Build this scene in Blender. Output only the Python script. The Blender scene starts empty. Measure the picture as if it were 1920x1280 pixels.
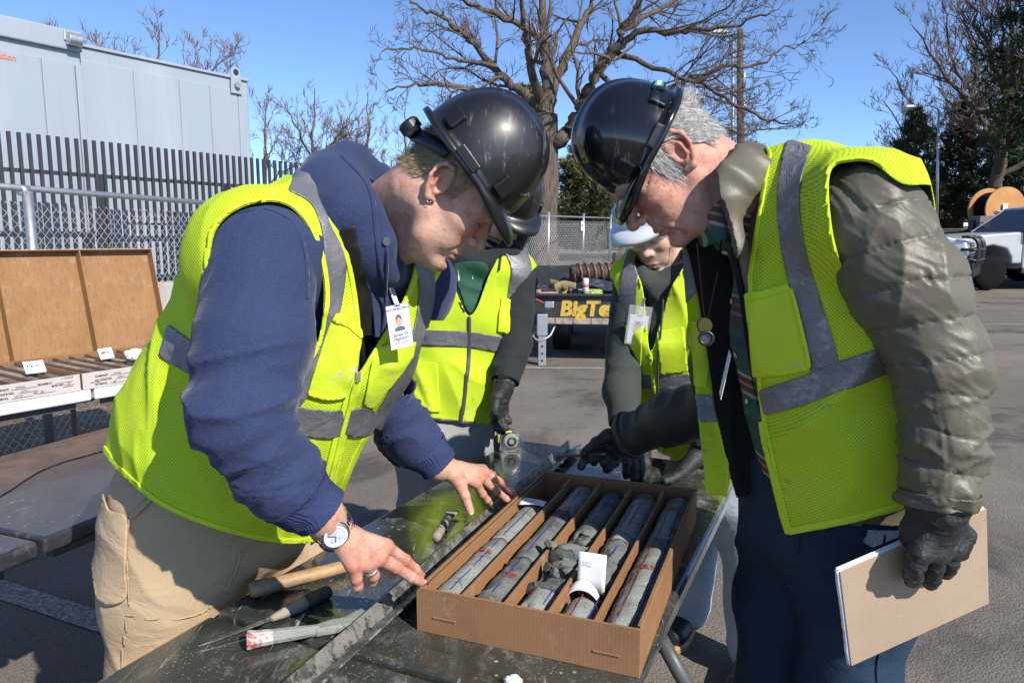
import bpy, bmesh, math, random
import numpy as np
from mathutils import Vector, Matrix
R = math.radians
SC = bpy.context.scene
COL = SC.collection
# ------------------------------------------------------------------ camera, world, sun, exposure
CAM_Z, FPX, PITCH = 1.43, 1365.0, math.atan(190 / 1365)
cd = bpy.data.cameras.new('camera'); cam = bpy.data.objects.new('camera', cd); COL.objects.link(cam)
cam.location = (0, 0, CAM_Z); cam.rotation_euler = (math.pi / 2 - PITCH, 0, 0)
cd.sensor_width = 36; cd.lens = 36 * FPX / 1920; cd.clip_start = .05; cd.clip_end = 3000
SC.camera = cam
SUN_EL, SUN_AZ = R(37), R(139)          # azimuth clockwise from +Y
world = bpy.data.worlds.new('World'); SC.world = world; world.use_nodes = True
wn = world.node_tree.nodes; wl = world.node_tree.links
bg = wn['Background']; sky = wn.new('ShaderNodeTexSky'); sky.sky_type = 'NISHITA'; sky.sun_disc = False
sky.sun_elevation = SUN_EL; sky.sun_rotation = SUN_AZ; sky.altitude = 3000; sky.air_density = .8
sky.dust_density = .05; sky.ozone_density = 4.5
wl.new(sky.outputs[0], bg.inputs[0]); bg.inputs[1].default_value = .15
sd = bpy.data.lights.new('sun', 'SUN'); sun = bpy.data.objects.new('sun', sd); COL.objects.link(sun)
sd.energy = 4.1; sd.angle = R(.53); sd.color = (1, .945, .86)
SUNV = Vector((math.sin(SUN_AZ) * math.cos(SUN_EL), math.cos(SUN_AZ) * math.cos(SUN_EL), math.sin(SUN_EL)))
sun.rotation_euler = SUNV.to_track_quat('Z', 'Y').to_euler()
SC.view_settings.view_transform = 'Standard'; SC.view_settings.look = 'None'
SC.view_settings.exposure = .62; SC.view_settings.gamma = 1; SC.view_settings.use_curve_mapping = False
SC.render.engine = 'CYCLES'
SC.cycles.max_bounces = 6; SC.cycles.transparent_max_bounces = 12; SC.cycles.caustics_reflective = False
SC.cycles.caustics_refractive = False; SC.cycles.use_denoising = True; SC.cycles.sample_clamp_indirect = 6

# ------------------------------------------------------------------ geometry helpers
CP, SP = math.cos(PITCH), math.sin(PITCH)
def ray(px, py):
    a, b = (px - 960) / FPX, -(py - 640) / FPX
    return np.array([a, CP + b * SP, -SP + b * CP])
def P(px, py, d):                       # the point seen at a photo pixel, at distance d (metres along +Y)
    r = ray(px, py); r = r * (d / r[1]); return np.array([r[0], d, CAM_Z + r[2]])
def G(px, py, z=0.):                    # the point seen at a photo pixel, on the level plane z
    r = ray(px, py); t = (z - CAM_Z) / r[2]; return np.array([0, 0, CAM_Z]) + t * r
def pix(V):
    V = np.asarray(V, float); x, y, z = V[:, 0], V[:, 1], V[:, 2] - CAM_Z
    dep = y * CP - z * SP; up = y * SP + z * CP
    return 960 + FPX * x / dep, 640 - FPX * up / dep
def gz(x, y): return .02 * (np.clip(np.asarray(y, float), 6, 40) - 6)   # the lot rises gently away
def nrm(v): v = np.asarray(v, float); return v / (np.linalg.norm(v) + 1e-12)
rng = np.random.default_rng(7)

_cells = None
def vnoise(p, seed=0):                  # smooth value noise -1..1, p (N,3)
    p = np.asarray(p, np.float64) + seed * 17.37
    i = np.floor(p).astype(np.int64); f = p - i; f = f * f * (3 - 2 * f)
    def h(a, b, c):
        n = (a * 73856093) ^ (b * 19349663) ^ (c * 83492791) ^ (seed * 2654435)
        n = (n ^ (n >> 13)) * 1274126177; n = n ^ (n >> 16)
        return (n & 0xffff) / 32767.5 - 1
    x, y, z = i[:, 0], i[:, 1], i[:, 2]; fx, fy, fz = f[:, 0], f[:, 1], f[:, 2]
    L = lambda a, b, t: a + (b - a) * t
    return L(L(L(h(x, y, z), h(x + 1, y, z), fx), L(h(x, y + 1, z), h(x + 1, y + 1, z), fx), fy),
             L(L(h(x, y, z + 1), h(x + 1, y, z + 1), fx), L(h(x, y + 1, z + 1), h(x + 1, y + 1, z + 1), fx), fy), fz)
def fbm(p, seed=0, octs=3):
    p = np.asarray(p, float); s = 0; a = 1
    for k in range(octs): s = s + a * vnoise(p * 2 ** k, seed + k); a *= .5
    return s

# ------------------------------------------------------------------ scene-graph helpers
def tag(o, label=None, cat=None, group=None, kind=None):
    if label: o['label'] = label
    if cat: o['category'] = cat
    if group: o['group'] = group
    if kind: o['kind'] = kind
    return o
def thing(name, loc, label, cat, group=None, rz=0.):
    o = bpy.data.objects.new(name, None); COL.objects.link(o); o.empty_display_size = .1
    o.location = tuple(float(c) for c in loc); o.rotation_euler = (0, 0, rz)
    return tag(o, label, cat, group)
def wloc(o):
    l = np.zeros(3)
    while o is not None: l = l + np.array(o.location); o = o.parent
    return l
def mesh_data(name, V, F, mat=None, smooth=True, uv=None):
    me = bpy.data.meshes.new(name)
    V = np.asarray(V, np.float32)
    if isinstance(F, np.ndarray):
        n, k = F.shape
        me.vertices.add(len(V)); me.vertices.foreach_set('co', V.ravel())
        me.loops.add(n * k); me.loops.foreach_set('vertex_index', F.astype(np.int32).ravel())
        me.polygons.add(n); me.polygons.foreach_set('loop_start', np.arange(0, n * k, k, dtype=np.int32))
        me.polygons.foreach_set('loop_total', np.full(n, k, np.int32))
        me.update(calc_edges=True)
    else:
        me.from_pydata([tuple(map(float, v)) for v in V], [], [tuple(map(int, f)) for f in F]); me.update()
    if smooth: me.polygons.foreach_set('use_smooth', np.ones(len(me.polygons), bool))
    if uv is not None:
        li = np.zeros(len(me.loops), np.int32); me.loops.foreach_get('vertex_index', li)
        l = me.uv_layers.new(name='UVMap'); l.data.foreach_set('uv', np.asarray(uv, np.float32)[li].ravel())
    if mat is not None: me.materials.append(mat)
    return me
def obj(name, V, F, mat, parent=None, smooth=True, uv=None, local=False):
    """one mesh object; V in world coordinates unless local (then in the parent's own)"""
    V = np.asarray(V, float).reshape(-1, 3)
    if parent is not None and not local: V = V - wloc(parent)
    o = bpy.data.objects.new(name, mesh_data(name, V, F, mat, smooth, uv)); COL.objects.link(o)
    if parent is not None: o.parent = parent
    return o
def share(src, name, parent, loc=(0, 0, 0), rot=(0, 0, 0), scale=(1, 1, 1)):
    o = bpy.data.objects.new(name, src.data if hasattr(src, 'data') else src); COL.objects.link(o)
    o.parent = parent; o.location = loc; o.rotation_euler = rot; o.scale = scale
    return o
def copy_tree(o, parent=None):
    c = o.copy(); COL.objects.link(c)
    if parent is not None: c.parent = parent; c.matrix_parent_inverse = o.matrix_parent_inverse
    for ch in list(o.children): copy_tree(ch, c)
    return c
def solid(o, t, off=0.):
    m = o.modifiers.new('thickness', 'SOLIDIFY'); m.thickness = t; m.offset = off; return o
def bevel(o, w=.003, seg=2, ang=35):
    m = o.modifiers.new('bevel', 'BEVEL'); m.width = w; m.segments = seg; m.limit_method = 'ANGLE'; m.angle_limit = R(ang)
    m.harden_normals = False; return o
def flat_auto(o):
    o.data.polygons.foreach_set('use_smooth', np.zeros(len(o.data.polygons), bool)); return o

class MB:                               # collects shapes into one mesh
    def __init__(s): s.V = []; s.F = []; s.n = 0
    def add(s, V, F):
        V = np.asarray(V, float).reshape(-1, 3); s.V.append(V); s.F += [tuple(int(i) + s.n for i in f) for f in F]; s.n += len(V); return s
    def box(s, c, h, M=None):           # centre, half sizes, 3x3 columns = axes
        c = np.asarray(c, float); M = np.eye(3) if M is None else np.asarray(M)
        v = np.array([[x, y, z] for x in (-1, 1) for y in (-1, 1) for z in (-1, 1)], float) * np.asarray(h, float)
        return s.add(c + v @ M.T, [(0, 1, 3, 2), (4, 6, 7, 5), (0, 4, 5, 1), (2, 3, 7, 6), (0, 2, 6, 4), (1, 5, 7, 3)])
    def bar(s, a, b, w, h, up=(0, 0, 1)):
        a, b = np.asarray(a, float), np.asarray(b, float); d = nrm(b - a); u = np.asarray(up, float)
        if abs(d @ u) > .98: u = np.array([1., 0, 0])
        x = nrm(np.cross(d, u)); z = np.cross(x, d)
        return s.box((a + b) / 2, (w / 2, np.linalg.norm(b - a) / 2, h / 2), np.stack([x, d, z], 1))
    def tube(s, pts, r, n=8, cap=True):
        V, F = tube(pts, r, n, cap); return s.add(V, F)
    def prism(s, poly, axis_o, ex, ey, ez):  # polygon in (ex,ey) swept along ez
        poly = np.asarray(poly, float); n = len(poly); o = np.asarray(axis_o, float)
        b = o + poly[:, :1] * np.asarray(ex, float) + poly[:, 1:2] * np.asarray(ey, float)
        V = np.vstack([b, b + np.asarray(ez, float)])
        return s.add(V, [tuple(range(n))[::-1], tuple(range(n, 2 * n))] + [(i, (i + 1) % n, n + (i + 1) % n, n + i) for i in range(n)])
    def lathe(s, prof, o=(0, 0, 0), ax=(0, 0, 1), n=24, cap=True):   # prof [(r,h)]
        ax = nrm(ax); u = nrm(np.cross(ax, (1, 0, 0) if abs(ax[0]) < .9 else (0, 1, 0))); v = np.cross(ax, u)
        t = np.arange(n) * 2 * np.pi / n; V = []
        for r, h in prof: V.append(np.asarray(o, float) + r * (np.cos(t)[:, None] * u + np.sin(t)[:, None] * v) + h * ax)
        m = len(prof); F = []
        for i in range(m - 1):
            for j in range(n): F.append((i * n + j, i * n + (j + 1) % n, (i + 1) * n + (j + 1) % n, (i + 1) * n + j))
        if cap: F += [tuple(range(n))[::-1], tuple((m - 1) * n + j for j in range(n))]
        return s.add(np.vstack(V), F)
    def build(s, name, mat, parent=None, smooth=False, local=False, bev=0, seg=2):
        o = obj(name, np.vstack(s.V), s.F, mat, parent, smooth, local=local)
        if bev: bevel(o, bev, seg)
        return o
def tube(pts, r, n=8, cap=True):
    pts = np.asarray(pts, float); m = len(pts); r = np.broadcast_to(np.asarray(r, float), (m,))
    T = np.gradient(pts, axis=0); T /= np.linalg.norm(T, axis=1)[:, None] + 1e-12
    u = np.cross(T[0], (0, 0, 1.)); u = np.cross(T[0], (1., 0, 0)) if np.linalg.norm(u) < .05 else u; u = nrm(u)
    t = np.arange(n) * 2 * np.pi / n; V = []
    for i in range(m):
        u = nrm(u - T[i] * (u @ T[i])); v = np.cross(T[i], u)
        V.append(pts[i] + r[i] * (np.cos(t)[:, None] * u + np.sin(t)[:, None] * v))
    F = [(i * n + j, i * n + (j + 1) % n, (i + 1) * n + (j + 1) % n, (i + 1) * n + j) for i in range(m - 1) for j in range(n)]
    if cap: F += [tuple(range(n))[::-1], tuple((m - 1) * n + j for j in range(n))]
    return np.vstack(V), F
def tubes(polys, n=4):                  # many open tubes as one quad array: list of (pts (m,3), radii (m,))
    Vs, Fs, off = [], [], 0; t = np.arange(n) * 2 * np.pi / n; ct, st = np.cos(t)[None, :, None], np.sin(t)[None, :, None]
    for pts, r in polys:
        pts = np.asarray(pts, float); m = len(pts); T = np.gradient(pts, axis=0); T /= np.linalg.norm(T, axis=1)[:, None] + 1e-12
        a = np.where(np.abs(T[:, 2:3]) < .88, np.array([[0, 0, 1.]]), np.array([[1., .3, 0]]))
        u = np.cross(T, a); u /= np.linalg.norm(u, axis=1)[:, None] + 1e-12; v = np.cross(T, u)
        V = pts[:, None, :] + np.asarray(r)[:, None, None] * (ct * u[:, None, :] + st * v[:, None, :]); Vs.append(V.reshape(-1, 3))
        i = (np.arange(m - 1)[:, None] * n + off); j = np.arange(n)[None, :]; k = (j + 1) % n
        Fs.append(np.stack([i + j, i + k, i + n + k, i + n + j], -1).reshape(-1, 4)); off += m * n
    return np.vstack(Vs), np.vstack(Fs)
def spline(pts, n=8):                   # Catmull-Rom through the points, any dimension
    p = np.asarray(pts, float); q = np.vstack([2 * p[0] - p[1], p, 2 * p[-1] - p[-2]]); out = []
    t = np.linspace(0, 1, n, endpoint=False)[:, None]
    for i in range(1, len(q) - 2):
        a, b, c, d = q[i - 1], q[i], q[i + 1], q[i + 2]
        out.append(.5 * (2 * b + (c - a) * t + (2 * a - 5 * b + 4 * c - d) * t ** 2 + (3 * b - a - 3 * c + d) * t ** 3))
    return np.vstack(out + [p[-1:]])
def sclosed(pts, n=6):                  # closed smooth polygon
    p = np.asarray(pts, float); return spline(np.vstack([p[-2:], p, p[:2]]), n)[2 * n - n * 0:][: len(p) * n]

# ------------------------------------------------------------------ signed-distance modelling
class Field:
    def __init__(s, lo, hi, vox):
        s.v = vox; s.lo = np.asarray(lo, float); n = np.ceil((np.asarray(hi, float) - s.lo) / vox).astype(int) + 1
        s.n = n; s.ax = [s.lo[i] + vox * np.arange(n[i]) for i in range(3)]; s.F = np.full(n, 9., np.float32); s.pad = .035
    def blk(s, lo, hi, k):
        sl = []
        for i in range(3):
            a = int(max(0, math.floor((lo[i] - k - s.pad - s.lo[i]) / s.v))); b = int(min(s.n[i], math.ceil((hi[i] + k + s.pad - s.lo[i]) / s.v) + 1))
            if b <= a: return None, None
            sl.append(slice(a, b))
        X = s.ax[0][sl[0]][:, None, None].astype(np.float32); Y = s.ax[1][sl[1]][None, :, None].astype(np.float32); Z = s.ax[2][sl[2]][None, None, :].astype(np.float32)
        return tuple(sl), (X, Y, Z)
    def comb(s, sl, d, k, op):
        A = s.F[sl]
        if op == '+':
            if k <= 0: s.F[sl] = np.minimum(A, d); return
            h = np.clip(.5 + .5 * (A - d) / k, 0, 1); s.F[sl] = A + (d - A) * h - k * h * (1 - h)
        else:
            k = max(k, 1e-5); h = np.clip(.5 - .5 * (A + d) / k, 0, 1); s.F[sl] = A + (-d - A) * h + k * h * (1 - h)
    def cone(s, a, b, ra, rb, k=.01, op='+'):
        a, b = np.asarray(a, float), np.asarray(b, float); m = max(ra, rb)
        sl, X = s.blk(np.minimum(a, b) - m, np.maximum(a, b) + m, k)
        if sl is None: return s
        ba = b - a; L = ba @ ba + 1e-12; q = [X[i] - a[i] for i in range(3)]
        t = np.clip((q[0] * ba[0] + q[1] * ba[1] + q[2] * ba[2]) / L, 0, 1)
        d = np.sqrt(sum((q[i] - t * ba[i]) ** 2 for i in range(3))) - (ra + (rb - ra) * t)
        s.comb(sl, d, k, op); return s
    def chain(s, pts, rs, k=.01, kk=None):
        for i in range(len(pts) - 1): s.cone(pts[i], pts[i + 1], rs[i], rs[i + 1], k if i == 0 else (kk if kk is not None else k))
        return s
    def econe(s, a, b, r0, r1, side, k=.02, op='+'):      # elliptical cone: radii (along side, across)
        a, b = np.asarray(a, float), np.asarray(b, float); ba = b - a; L = ba @ ba + 1e-12; w = ba / math.sqrt(L)
        u = nrm(np.asarray(side, float) - w * (np.asarray(side, float) @ w)); v = np.cross(w, u); m = max(*r0, *r1)
        sl, X = s.blk(np.minimum(a, b) - m, np.maximum(a, b) + m, k)
        if sl is None: return s
        q = [X[i] - a[i] for i in range(3)]; t = np.clip(sum(q[i] * ba[i] for i in range(3)) / L, 0, 1)
        q = [q[i] - t * ba[i] for i in range(3)]
        qu, qv, qw = (sum(q[i] * e[i] for i in range(3)) for e in (u, v, w))
        ru = r0[0] + (r1[0] - r0[0]) * t; rv = r0[1] + (r1[1] - r0[1]) * t; rw = np.minimum(ru, rv)
        k0 = np.sqrt((qu / ru) ** 2 + (qv / rv) ** 2 + (qw / rw) ** 2); k1 = np.sqrt((qu / ru ** 2) ** 2 + (qv / rv ** 2) ** 2 + (qw / rw ** 2) ** 2) + 1e-6
        d = np.where(k0 < .2, (k0 - 1) * rw, k0 * (k0 - 1) / k1); s.comb(sl, d, k, op); return s
    def ell(s, c, r, M=None, k=.01, op='+'):
        c, r = np.asarray(c, float), np.asarray(r, float); M = np.eye(3) if M is None else np.asarray(M); e = np.sqrt((M ** 2) @ (r ** 2))
        sl, X = s.blk(c - e, c + e, k)
        if sl is None: return s
        q = [X[i] - c[i] for i in range(3)]; l = [sum(q[i] * M[i, j] for i in range(3)) for j in range(3)]
        k0 = np.sqrt(sum((l[j] / r[j]) ** 2 for j in range(3))); k1 = np.sqrt(sum((l[j] / r[j] ** 2) ** 2 for j in range(3))) + 1e-6
        d = np.where(k0 < .2, (k0 - 1) * r.min(), k0 * (k0 - 1) / k1); s.comb(sl, d, k, op); return s
    def rbox(s, c, h, M=None, r=.005, k=.005, op='+'):
        c, h = np.asarray(c, float), np.asarray(h, float); M = np.eye(3) if M is None else np.asarray(M); e = np.abs(M) @ h
        sl, X = s.blk(c - e, c + e, k)
        if sl is None: return s
        q = [X[i] - c[i] for i in range(3)]; l = [np.abs(sum(q[i] * M[i, j] for i in range(3))) - (h[j] - r) for j in range(3)]
        d = np.sqrt(sum(np.maximum(x, 0) ** 2 for x in l)) + np.minimum(np.maximum(np.maximum(l[0], l[1]), l[2]), 0) - r
        s.comb(sl, d, k, op); return s
    def copy(s):
        o = object.__new__(Field); o.__dict__.update(s.__dict__); o.F = s.F.copy(); return o
    def mesh(s, iso=0.):                 # surface nets -> V, quads
        F = s.F - iso; F[0], F[-1] = 9, 9; F[:, 0], F[:, -1] = 9, 9; F[:, :, 0], F[:, :, -1] = 9, 9
        I = F < 0; c = np.zeros(s.n - 1, np.uint8)
        for dx in (0, 1):
            for dy in (0, 1):
                for dz in (0, 1): c += I[dx:s.n[0] - 1 + dx, dy:s.n[1] - 1 + dy, dz:s.n[2] - 1 + dz]
        act = (c > 0) & (c < 8); ids = np.argwhere(act); idx = np.full(act.shape, -1, np.int64); idx[act] = np.arange(len(ids))
        val = {}
        for dx in (0, 1):
            for dy in (0, 1):
                for dz in (0, 1): val[dx, dy, dz] = F[ids[:, 0] + dx, ids[:, 1] + dy, ids[:, 2] + dz].astype(float)
        acc = np.zeros((len(ids), 3)); cnt = np.zeros(len(ids))
        for a in val:
            for ax in range(3):
                if a[ax]: continue
                b = list(a); b[ax] = 1; va, vb = val[a], val[tuple(b)]; m = (va < 0) != (vb < 0)
                t = va[m] / (va[m] - vb[m]); p = np.repeat(np.array([a], float), m.sum(), 0); p[:, ax] += t
                acc[m] += p; cnt[m] += 1
        V = s.lo + (ids + acc / cnt[:, None]) * s.v
        Q = []
        for ax in range(3):
            sh = [slice(None)] * 3; sh2 = [slice(None)] * 3; sh[ax] = slice(0, -1); sh2[ax] = slice(1, None)
            A, B = I[tuple(sh)], I[tuple(sh2)]; o1, o2 = [(1, 2), (2, 0), (0, 1)][ax]
            for flag in (0, 1):
                e = np.argwhere((A & ~B) if flag == 0 else (~A & B))
                e = e[(e[:, o1] > 0) & (e[:, o2] > 0) & (e[:, o1] < s.n[o1] - 1) & (e[:, o2] < s.n[o2] - 1)]
                if not len(e): continue
                def cell(d1, d2):
                    g = e.copy(); g[:, o1] += d1; g[:, o2] += d2; return idx[g[:, 0], g[:, 1], g[:, 2]]
                q = np.stack([cell(-1, -1), cell(0, -1), cell(0, 0), cell(-1, 0)], 1)
                Q.append(q if flag == 0 else q[:, ::-1])
        return V, np.vstack(Q)
def vnormals(V, F):
    n = np.zeros_like(V)
    for i in range(1, F.shape[1] - 1):
        fn = np.cross(V[F[:, i]] - V[F[:, 0]], V[F[:, i + 1]] - V[F[:, 0]])
        for j in range(F.shape[1]): np.add.at(n, F[:, j], fn)
    return n / (np.linalg.norm(n, axis=1)[:, None] + 1e-12)
def relax(V, F, it=2, w=.5):
    E = np.vstack([F[:, [i, (i + 1) % F.shape[1]]] for i in range(F.shape[1])]); V = V.copy()
    for _ in range(it):
        a = np.zeros_like(V); c = np.zeros(len(V)); np.add.at(a, E[:, 0], V[E[:, 1]]); np.add.at(c, E[:, 0], 1)
        np.add.at(a, E[:, 1], V[E[:, 0]]); np.add.at(c, E[:, 1], 1); V += w * (a / np.maximum(c, 1)[:, None] - V)
    return V
def clip(V, F, val, extra=None):        # keeps val < 0; cuts triangles on the zero line
    V = np.asarray(V, float)
    if F.shape[1] == 4: F = np.vstack([F[:, [0, 1, 2]], F[:, [0, 2, 3]]])
    ins = val[F] < 0; c = ins.sum(1); out = [F[c == 3]]; nv = [V]; ne = [extra] if extra is not None else None; off = len(V); cache = {}
    def cut(i, j):
        nonlocal off
        t = val[i] / (val[i] - val[j]); nv.append(V[i] + (V[j] - V[i]) * t[:, None])
        if ne is not None: ne.append(extra[i] + (extra[j] - extra[i]) * t[:, None])
        r = np.arange(off, off + len(i)); off += len(i); return r
    for k, need in ((1, True), (2, False)):
        T = F[c == k]; S = ins[c == k]
        if not len(T): continue
        a = (np.argmax(S, 1) if k == 1 else np.argmin(S, 1)); r = np.arange(len(T))
        A, B, C = T[r, a], T[r, (a + 1) % 3], T[r, (a + 2) % 3]; ab, ac = cut(A, B), cut(A, C)
        if k == 1: out.append(np.stack([A, ab, ac], 1))
        else: out += [np.stack([ab, B, C], 1), np.stack([ab, C, ac], 1)]
    F2 = np.vstack(out); V2 = np.vstack(nv); E2 = np.vstack(ne) if ne is not None else None
    key = np.round(V2 * 2e5).astype(np.int64)                    # merge the doubled cut points
    _, first, inv = np.unique(key, axis=0, return_index=True, return_inverse=True); inv = inv.ravel()
    F2 = inv[F2]; V2 = V2[first]; E2 = E2[first] if E2 is not None else None
    F2 = F2[(F2[:, 0] != F2[:, 1]) & (F2[:, 1] != F2[:, 2]) & (F2[:, 0] != F2[:, 2])]
    used = np.unique(F2); mp = np.full(len(V2), -1); mp[used] = np.arange(len(used))
    return (V2[used], mp[F2]) if E2 is None else (V2[used], mp[F2], E2[used])
def polysd(poly, x, y):                 # signed distance to a polygon, negative inside
    p = np.asarray(poly, float); d = np.full(len(x), 1e9); ins = np.zeros(len(x), bool)
    for i in range(len(p)):
        a, b = p[i], p[(i + 1) % len(p)]; e = b - a; t = np.clip(((x - a[0]) * e[0] + (y - a[1]) * e[1]) / (e @ e + 1e-9), 0, 1)
        d = np.minimum(d, np.hypot(x - a[0] - t * e[0], y - a[1] - t * e[1]))
        if abs(e[1]) > 1e-9:
            m = ((a[1] > y) != (b[1] > y)) & (x < a[0] + (y - a[1]) * e[0] / e[1]); ins ^= m
    return np.where(ins, -d, d)
def linesd(line, x, y):                 # unsigned distance to a polyline
    p = np.asarray(line, float); d = np.full(len(x), 1e9)
    for i in range(len(p) - 1):
        a, b = p[i], p[i + 1]; e = b - a; t = np.clip(((x - a[0]) * e[0] + (y - a[1]) * e[1]) / (e @ e + 1e-9), 0, 1)
        d = np.minimum(d, np.hypot(x - a[0] - t * e[0], y - a[1] - t * e[1]))
    return d
def frame(fwd, up):                     # columns: forward, left, up
    f = nrm(fwd); l = nrm(np.cross(up, f)); return np.stack([f, l, np.cross(f, l)], 1)

# ------------------------------------------------------------------ materials
def lin(c):
    c = np.asarray(c, float) / 255; return tuple(np.where(c <= .04045, c / 12.92, ((c + .055) / 1.055) ** 2.4))
class M:                                # a small node-tree builder
    def __init__(s, name, base=(.5, .5, .5), rough=.6, metal=0., spec=.5):
        s.m = bpy.data.materials.new(name); s.m.use_nodes = True; s.t = s.m.node_tree; s.N = s.t.nodes; s.L = s.t.links
        s.b = s.N['Principled BSDF']; s.out = s.N['Material Output']
        s.b.inputs['Roughness'].default_value = rough; s.b.inputs['Metallic'].default_value = metal
        s.b.inputs['Specular IOR Level'].default_value = spec; s.col = (*base, 1); s.b.inputs['Base Color'].default_value = s.col
        s.h = None; s.tc = s.N.new('ShaderNodeTexCoord'); s.rg = None
    def coord(s, kind='Object', scale=(1, 1, 1), rot=(0, 0, 0)):
        mp = s.N.new('ShaderNodeMapping'); mp.inputs['Scale'].default_value = scale; mp.inputs['Rotation'].default_value = rot
        s.L.new(s.tc.outputs[kind], mp.inputs[0]); return mp.outputs[0]
    def noise(s, scale, detail=3, rough=.55, dist=0., co=None, kind='Object', stretch=(1, 1, 1), rot=(0, 0, 0)):
        n = s.N.new('ShaderNodeTexNoise'); n.inputs['Scale'].default_value = scale; n.inputs['Detail'].default_value = detail
        n.inputs['Roughness'].default_value = rough; n.inputs['Distortion'].default_value = dist
        s.L.new(co if co is not None else s.coord(kind, stretch, rot), n.inputs['Vector']); return n.outputs['Fac']
    def voro(s, scale, feature='F1', rnd=1., co=None, kind='Object', stretch=(1, 1, 1), out='Distance', dim='3D'):
        n = s.N.new('ShaderNodeTexVoronoi'); n.voronoi_dimensions = dim; n.feature = feature; n.inputs['Scale'].default_value = scale; n.inputs['Randomness'].default_value = rnd
        s.L.new(co if co is not None else s.coord(kind, stretch), n.inputs['Vector']); return n.outputs[out]
    def wave(s, scale, dist=0., co=None, kind='Object', axis='X', rot=(0, 0, 0), prof='SIN', ds=1.):
        n = s.N.new('ShaderNodeTexWave'); n.wave_type = 'BANDS'; n.bands_direction = axis; n.wave_profile = prof
        n.inputs['Scale'].default_value = scale; n.inputs['Distortion'].default_value = dist; n.inputs['Detail Scale'].default_value = ds
        s.L.new(co if co is not None else s.coord(kind, (1, 1, 1), rot), n.inputs['Vector']); return n.outputs['Fac']
    def ramp(s, f, lo, hi, a=0., b=1.):
        n = s.N.new('ShaderNodeMapRange'); n.inputs[1].default_value = lo; n.inputs[2].default_value = hi; n.inputs[3].default_value = a; n.inputs[4].default_value = b
        n.interpolation_type = 'SMOOTHSTEP'; s.L.new(f, n.inputs[0]); return n.outputs[0]
    def math(s, op, a, b=None):
        n = s.N.new('ShaderNodeMath'); n.operation = op
        for i, x in enumerate((a, b)):
            if x is None: continue
            if isinstance(x, (int, float)): n.inputs[i].default_value = x
            else: s.L.new(x, n.inputs[i])
        return n.outputs[0]
    def mix(s, fac, color, amt=1.):     # mixes a colour over what is there by fac
        n = s.N.new('ShaderNodeMix'); n.data_type = 'RGBA'
        if amt != 1: fac = s.math('MULTIPLY', fac, amt)
        s.L.new(fac, n.inputs[0])
        if isinstance(s.col, tuple): n.inputs[6].default_value = s.col
        else: s.L.new(s.col, n.inputs[6])
        if isinstance(color, tuple): n.inputs[7].default_value = (*color[:3], 1)
        else: s.L.new(color, n.inputs[7])
        s.col = n.outputs[2]; s.L.new(s.col, s.b.inputs['Base Color']); return s
    def rough(s, fac, lo, hi):
        s.L.new(s.ramp(fac, 0, 1, lo, hi), s.b.inputs['Roughness']); return s
    def bump(s, f, strength=.3, dist=.002):
        n = s.N.new('ShaderNodeBump'); n.inputs['Strength'].default_value = strength; n.inputs['Distance'].default_value = dist
        s.L.new(f, n.inputs['Height'])
        if s.h is not None: s.L.new(s.h, n.inputs['Normal'])
        s.h = n.outputs[0]; s.L.new(s.h, s.b.inputs['Normal']); return s
    def set(s, **k):
        for a, v in k.items(): s.b.inputs[a.replace('_', ' ')].default_value = v
        return s
# ================================================================== materials of the place
def mat_asphalt():
    m = M('asphalt', (.185, .155, .125), .85, spec=.35)
    big = m.noise(.55, 4, .6); m.mix(m.ramp(big, .40, .66), (.25, .21, .172))
    m.mix(m.ramp(m.noise(.9, 5, .62, dist=.8), .52, .64), (.075, .066, .058), .8)         # damp patches
    m.mix(m.ramp(m.noise(3.2, 6, .7), .50, .72), (.24, .21, .185), .5)                      # dust
    st = m.voro(155, out='Color'); m.mix(m.ramp(m.voro(105), .0, .30, 1, 0), (.34, .29, .24), .7)
    m.mix(m.ramp(m.noise(170, 3), .52, .64), (.03, .027, .025), .8)
    m.bump(m.noise(150, 3), .8, .006); m.bump(m.voro(105), .5, .005)
    return m.m
def mat_paint_white():
    m = M('road_paint', (.40, .38, .35), .8)
    m.mix(m.ramp(m.noise(60, 5, .75), .40, .56), (.17, .145, .12), .95); m.bump(m.noise(200, 2), .5, .003); return m.m
def mat_metal(name, c, rough=.4, metal=1., dirt=None, sc=30):
    m = M(name, c, rough, metal); n = m.noise(sc, 4, .6); m.rough(n, rough * .7, min(1, rough * 1.45))
    if dirt: m.mix(m.ramp(n, .5, .72), dirt, .7)
    return m.m
MAT = {}
MAT['asphalt'] = mat_asphalt(); MAT['paint'] = mat_paint_white()
m = M('dry_litter', (.26, .185, .11), .9); m.mix(m.ramp(m.voro(38, out='Color'), .2, .9), (.13, .085, .05)); m.mix(m.ramp(m.noise(4, 4), .5, .7), (.34, .27, .17), .7); m.bump(m.voro(38), .8, .03); MAT['litter'] = m.m
m = M('concrete', (.40, .36, .31), .85); m.mix(m.ramp(m.noise(2.2, 5, .65), .45, .7), (.27, .245, .21), .8); m.mix(m.ramp(m.noise(40, 3), .62, .7), (.2, .18, .16), .5); m.bump(m.noise(90, 3), .3, .004); MAT['concrete'] = m.m
m = M('container_steel', (.31, .355, .40), .42, 0., .5); m.mix(m.ramp(m.noise(1.2, 4, .6, stretch=(1, 1, .25)), .42, .7), (.37, .415, .455), .8)
m.mix(m.ramp(m.noise(7, 5, .7, stretch=(2, 2, .10)), .52, .75), (.30, .30, .28), .45); m.mix(m.ramp(m.noise(2.2, 5, .75), .62, .72), (.40, .30, .15), .35); m.bump(m.noise(3, 2), .15, .01); MAT['container'] = m.m
MAT['black_steel'] = mat_metal('black_fence_steel', (.030, .031, .038), .45, .0, (.045, .045, .05))
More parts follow.
